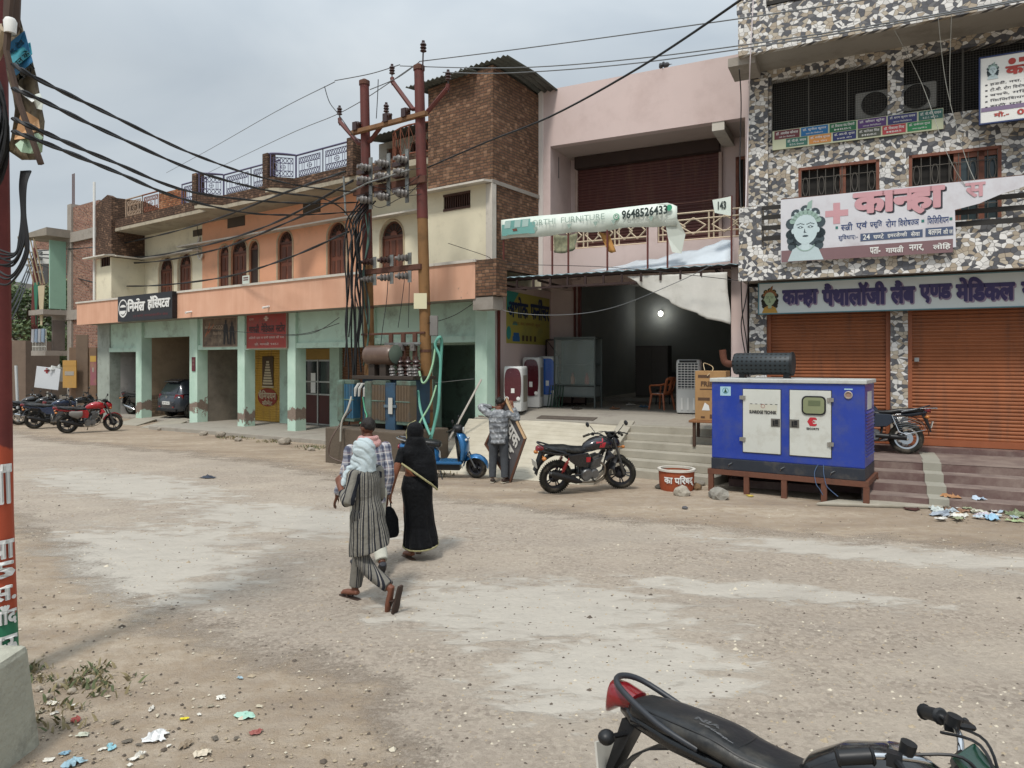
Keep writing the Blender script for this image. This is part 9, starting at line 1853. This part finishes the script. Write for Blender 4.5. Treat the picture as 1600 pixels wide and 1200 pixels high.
 m.build("rebar", RUST, rt)
 m = MB(); m.box(-1.8, -.2, -.9, 1.15, 0, .1); m.build("plinth", CONC, rt)
unfinished()
box_building(108, 150, 33, ztop(543, 33), "low brick boundary hut with ochre posters between hospital and unfinished building", mat('hut_brick', '75604f', .9, .2), 3, 0, "brick_hut", wins=((.28, .72, .1, 4.2-.6, '6a5a4c'),))
for px0, px1, py0, py1, Y, c, lab in ((98, 119, 563, 606, 32.6, 'b0894a', "ochre yellow advertisement board on the hut wall"), (141, 150, 556, 602, 32.4, '8f5a62', "narrow pink and yellow poster board beside the hospital pillar")):
 a, b = AT(px0, py1, Y), AT(px1, py0, Y); m = MB(); m.box(a.x, b.x, Y, Y+.06, a.z, b.z, 0); m.box(a.x+.1, b.x-.1, Y-.01, Y, a.z+(b.z-a.z)*.45, a.z+(b.z-a.z)*.6, 1); m.box(a.x, b.x, Y-.01, Y, a.z+(b.z-a.z)*.8, b.z, 2 if c != 'b0894a' else 0); tag(m.build("poster_board", [plain('p_'+c, c, .6, dirt='8f7a55', dsc=2), plain('poster_grey', '9a948a'), plain('poster_ochre', 'b5924a')]), lab, "poster")
box_building(52, 78, 60, ztop(372, 60), "distant narrow brick house with a flat roof above the tree", BRICK_F, 8, 0, wins=((.2, .5, 9, 11, '4a4a4a'), (.6, .9, 9, 11, '4a4a4a')))
box_building(-60, 24, 48, ztop(440, 48), "grey plaster house at the far left behind the red pole", mat('far_grey_plaster', '97928a', .9, .12), 8, 0, wins=((.8, .95, 5.0, 6.2, '5a5550'),))
box_building(20, 110, 85, ztop(505, 85), "pale distant house closing the end of the street", mat('far_pale_plaster', 'a39d92', .9, .1), 8, 0, wins=((.2, .3, 2, 4, '5f5a55'), (.5, .6, 2, 4, '5f5a55')))
box_building(60, 112, 50, ztop(596, 50), "low brown compound wall below the tree at far left", mat('mud_wall', '7f7163', .95, .15), 1, 0, "compound_wall")
box_building(18, 40, 40, ztop(532, 40), "brown brick stall wall behind the parked motorcycles at far left", mat('stall_brown', '75665a', .95, .15), 3, 0, "stall")
def tree(px, py, Y, h, rad, label, seed, n=2600):
 r = random.Random(seed); base = Vector(((px-800)/FPX*Y, Y, 0)); rt = thing("tree", label, "tree", base); m = MB(); m.tube(cubic([(0, 0, -.2), (.1, 0, h*.25), (-.1, .1, h*.5), (.05, 0, h*.8)], 5), [.22-.009*k for k in range(16)], 8)
 cl = []
 for k in range(16):
  a = r.uniform(0, 6.28); d = rad*r.uniform(.3, 1); c = Vector((d*math.cos(a), d*math.sin(a), h*r.uniform(.42, .98))); s_ = rad*r.uniform(.28, .5); cl.append((c, s_)); m.tube([(0, 0, h*r.uniform(.3, .55)), c*.6+Vector((0, 0, h*.18)), c], [.09, .05, .02], 5)
 m.build("trunk", mat('bark', '4f4438', .95, .25, 5), rt); f = MB()
 for k in range(n):
  c, s_ = r.choice(cl); d = Vector((r.gauss(0, 1), r.gauss(0, 1), r.gauss(0, .75))); d = d.normalized()*s_*r.random()**.45; p = c+d; q = Vector((r.gauss(0, 1), r.gauss(0, 1), r.gauss(0, .6))).normalized(); w = q.orthogonal().normalized(); l = r.uniform(.16, .34); f.add([p-q*l*.5, p+w*l*.28, p+q*l*.5, p-w*l*.28], [(0, 1, 2, 3)], r.choice((0, 0, 0, 1, 1, 2)))
 f.build("crown", [mat('leaf_green', '5a6b45', .7, .2, 3), mat('leaf_dark', '465638', .7, .2, 3), mat('leaf_pale', '76845a', .7, .2, 3)], rt)
tree(44, 0, 46, 7.4, 2.6, "leafy green tree beyond the far red pole", 3, 6500); tree(70, 0, 44, 4.6, 1.5, "smaller dark green tree under the unfinished balcony", 4, 2400); tree(22, 0, 58, 8.2, 2.0, "pale green tree behind the grey house at far left", 8, 3000)
rt = thing("power_pole", "thin dark red power pole at the far left end of the street", "pole", AT(53, 619, 43)-Vector((0, 0, AT(53, 619, 43).z))); h = ztop(388, 43); m = MB(); m.tube([(-.1, 0, 0), (.15, 0, h)], [.2, .16], 10); m.build("shaft", REDIRON, rt, 50); m = MB();
for z in (h-.3, h-.7, h-1.1, h-1.5): m.box(-.35, .6, -.12, .0, z, z+.08); m.cyl((-.3, -.2, z+.04), (-.3, -.05, z+.04), .08, 8); m.cyl((.5, -.2, z+.04), (.5, -.05, z+.04), .08, 8)
m.build("insulator_rack", GALV, rt); m = MB(); m.box(.2, 1.15, -.1, -.04, h-.95, h-.1); m.build("blank_board", plain('white_board', 'c9cac6'), rt)
for k, (x1, y1) in enumerate(((-20, 520), (-20, 540), (-20, 560))):
 bundle("overhead_cable", ("upper", "middle", "lower")[k]+" service cable drooping left from the far red pole", [AT(52, 395+8*k, 43), AT(30, 450+12*k, 36), AT(12, 480+14*k, 31), AT(-20, 500+20*k, 26)], .025)
rt = thing("placard", "white placard with a small red cross on a pale stick beside the parked motorcycles", "placard", Vector((AT(74, 630, 27).x, 27, 0))); m = MB(); m.box(-.03, .03, 0, .03, 0, 1.2); m.build("stick", plain('pale_stick', 'b9b7ae'), rt); m = MB(); z0, z1 = 1.15, 2.15; q = R(-8); m.obox((.02, -.02, 1.72), .92, .02, .82, Matrix.Rotation(R(7), 3, 'Y')); m.build("panel", plain('placard_white', 'c6c9cc', .6), rt); m = MB(); rect(m, -.04, .04, 1.9, 2.1, -.035, 0); rect(m, -.1, .1, 1.97, 2.03, -.036, 0); m.build("cross_mark", plain('cross_red', '8a3030'), rt)
crumple("scrap", Vector((AT(88, 562, 27.2).x, 27.1, 2.02)), .28, 'b5b6b2', "crumpled clear plastic caught on top of the white placard", "litter", None, 90, .9)
rt = thing("leaning_rod", "pale plastic rod leaning among the bikes at far left", "rod", Vector((AT(24, 640, 26.5).x, 26.5, 0))); m = MB(); m.tube([(.12, 0, 0), (-.05, .1, 2.2)], .05, 8); m.build("rod", plain('pale_rod', 'b5b8b8'), rt)
for k in range(5): crumple("sack", FH.w(6.9-.1*(k % 2), .9+.15*k, .12+.22*k*(k < 4)), .35, '2f2c2a', ("lowest", "second", "third", "fourth", "topmost")[k]+" dark sack in the pile inside the black doorway", "sack", "dark sacks piled in the doorway", 70+k, .7)
m = MB(); m.tube([AT(700, 690, 16.4), AT(752, 593, 17.2)], .025, 6); tag(m.build("leaning_pipe", plain('pale_pipe', 'b0a9a0')), "pale pipe leaning across the black doorway by the ramp", "pipe")
for k, px in enumerate((1033, 1041)):
 p = FP.w(FP.x(px, 1.7), 1.7, 9.92); rt = thing("bird", ("left" if k == 0 else "right")+" one of two small birds perched on the pink parapet", "bird", p, R(40*k)); m = MB(); m.ell((0, 0, .1), .06, .1, .07, 10, 8); m.ell((0, .09, .18), .04, .045, .04, 10, 6); m.tube([(0, .12, .18), (0, .16, .175)], [.012, .003], 5); m.tube([(0, -.08, .09), (0, -.2, .06)], [.035, .015], 6, flat=.4)
 for s_ in (-.02, .02): m.tube([(s_, 0, .05), (s_, 0, 0)], .006, 4)
 remesh(m, "body", mat('pigeon_grey', '3f4044', .7), .012, rt)
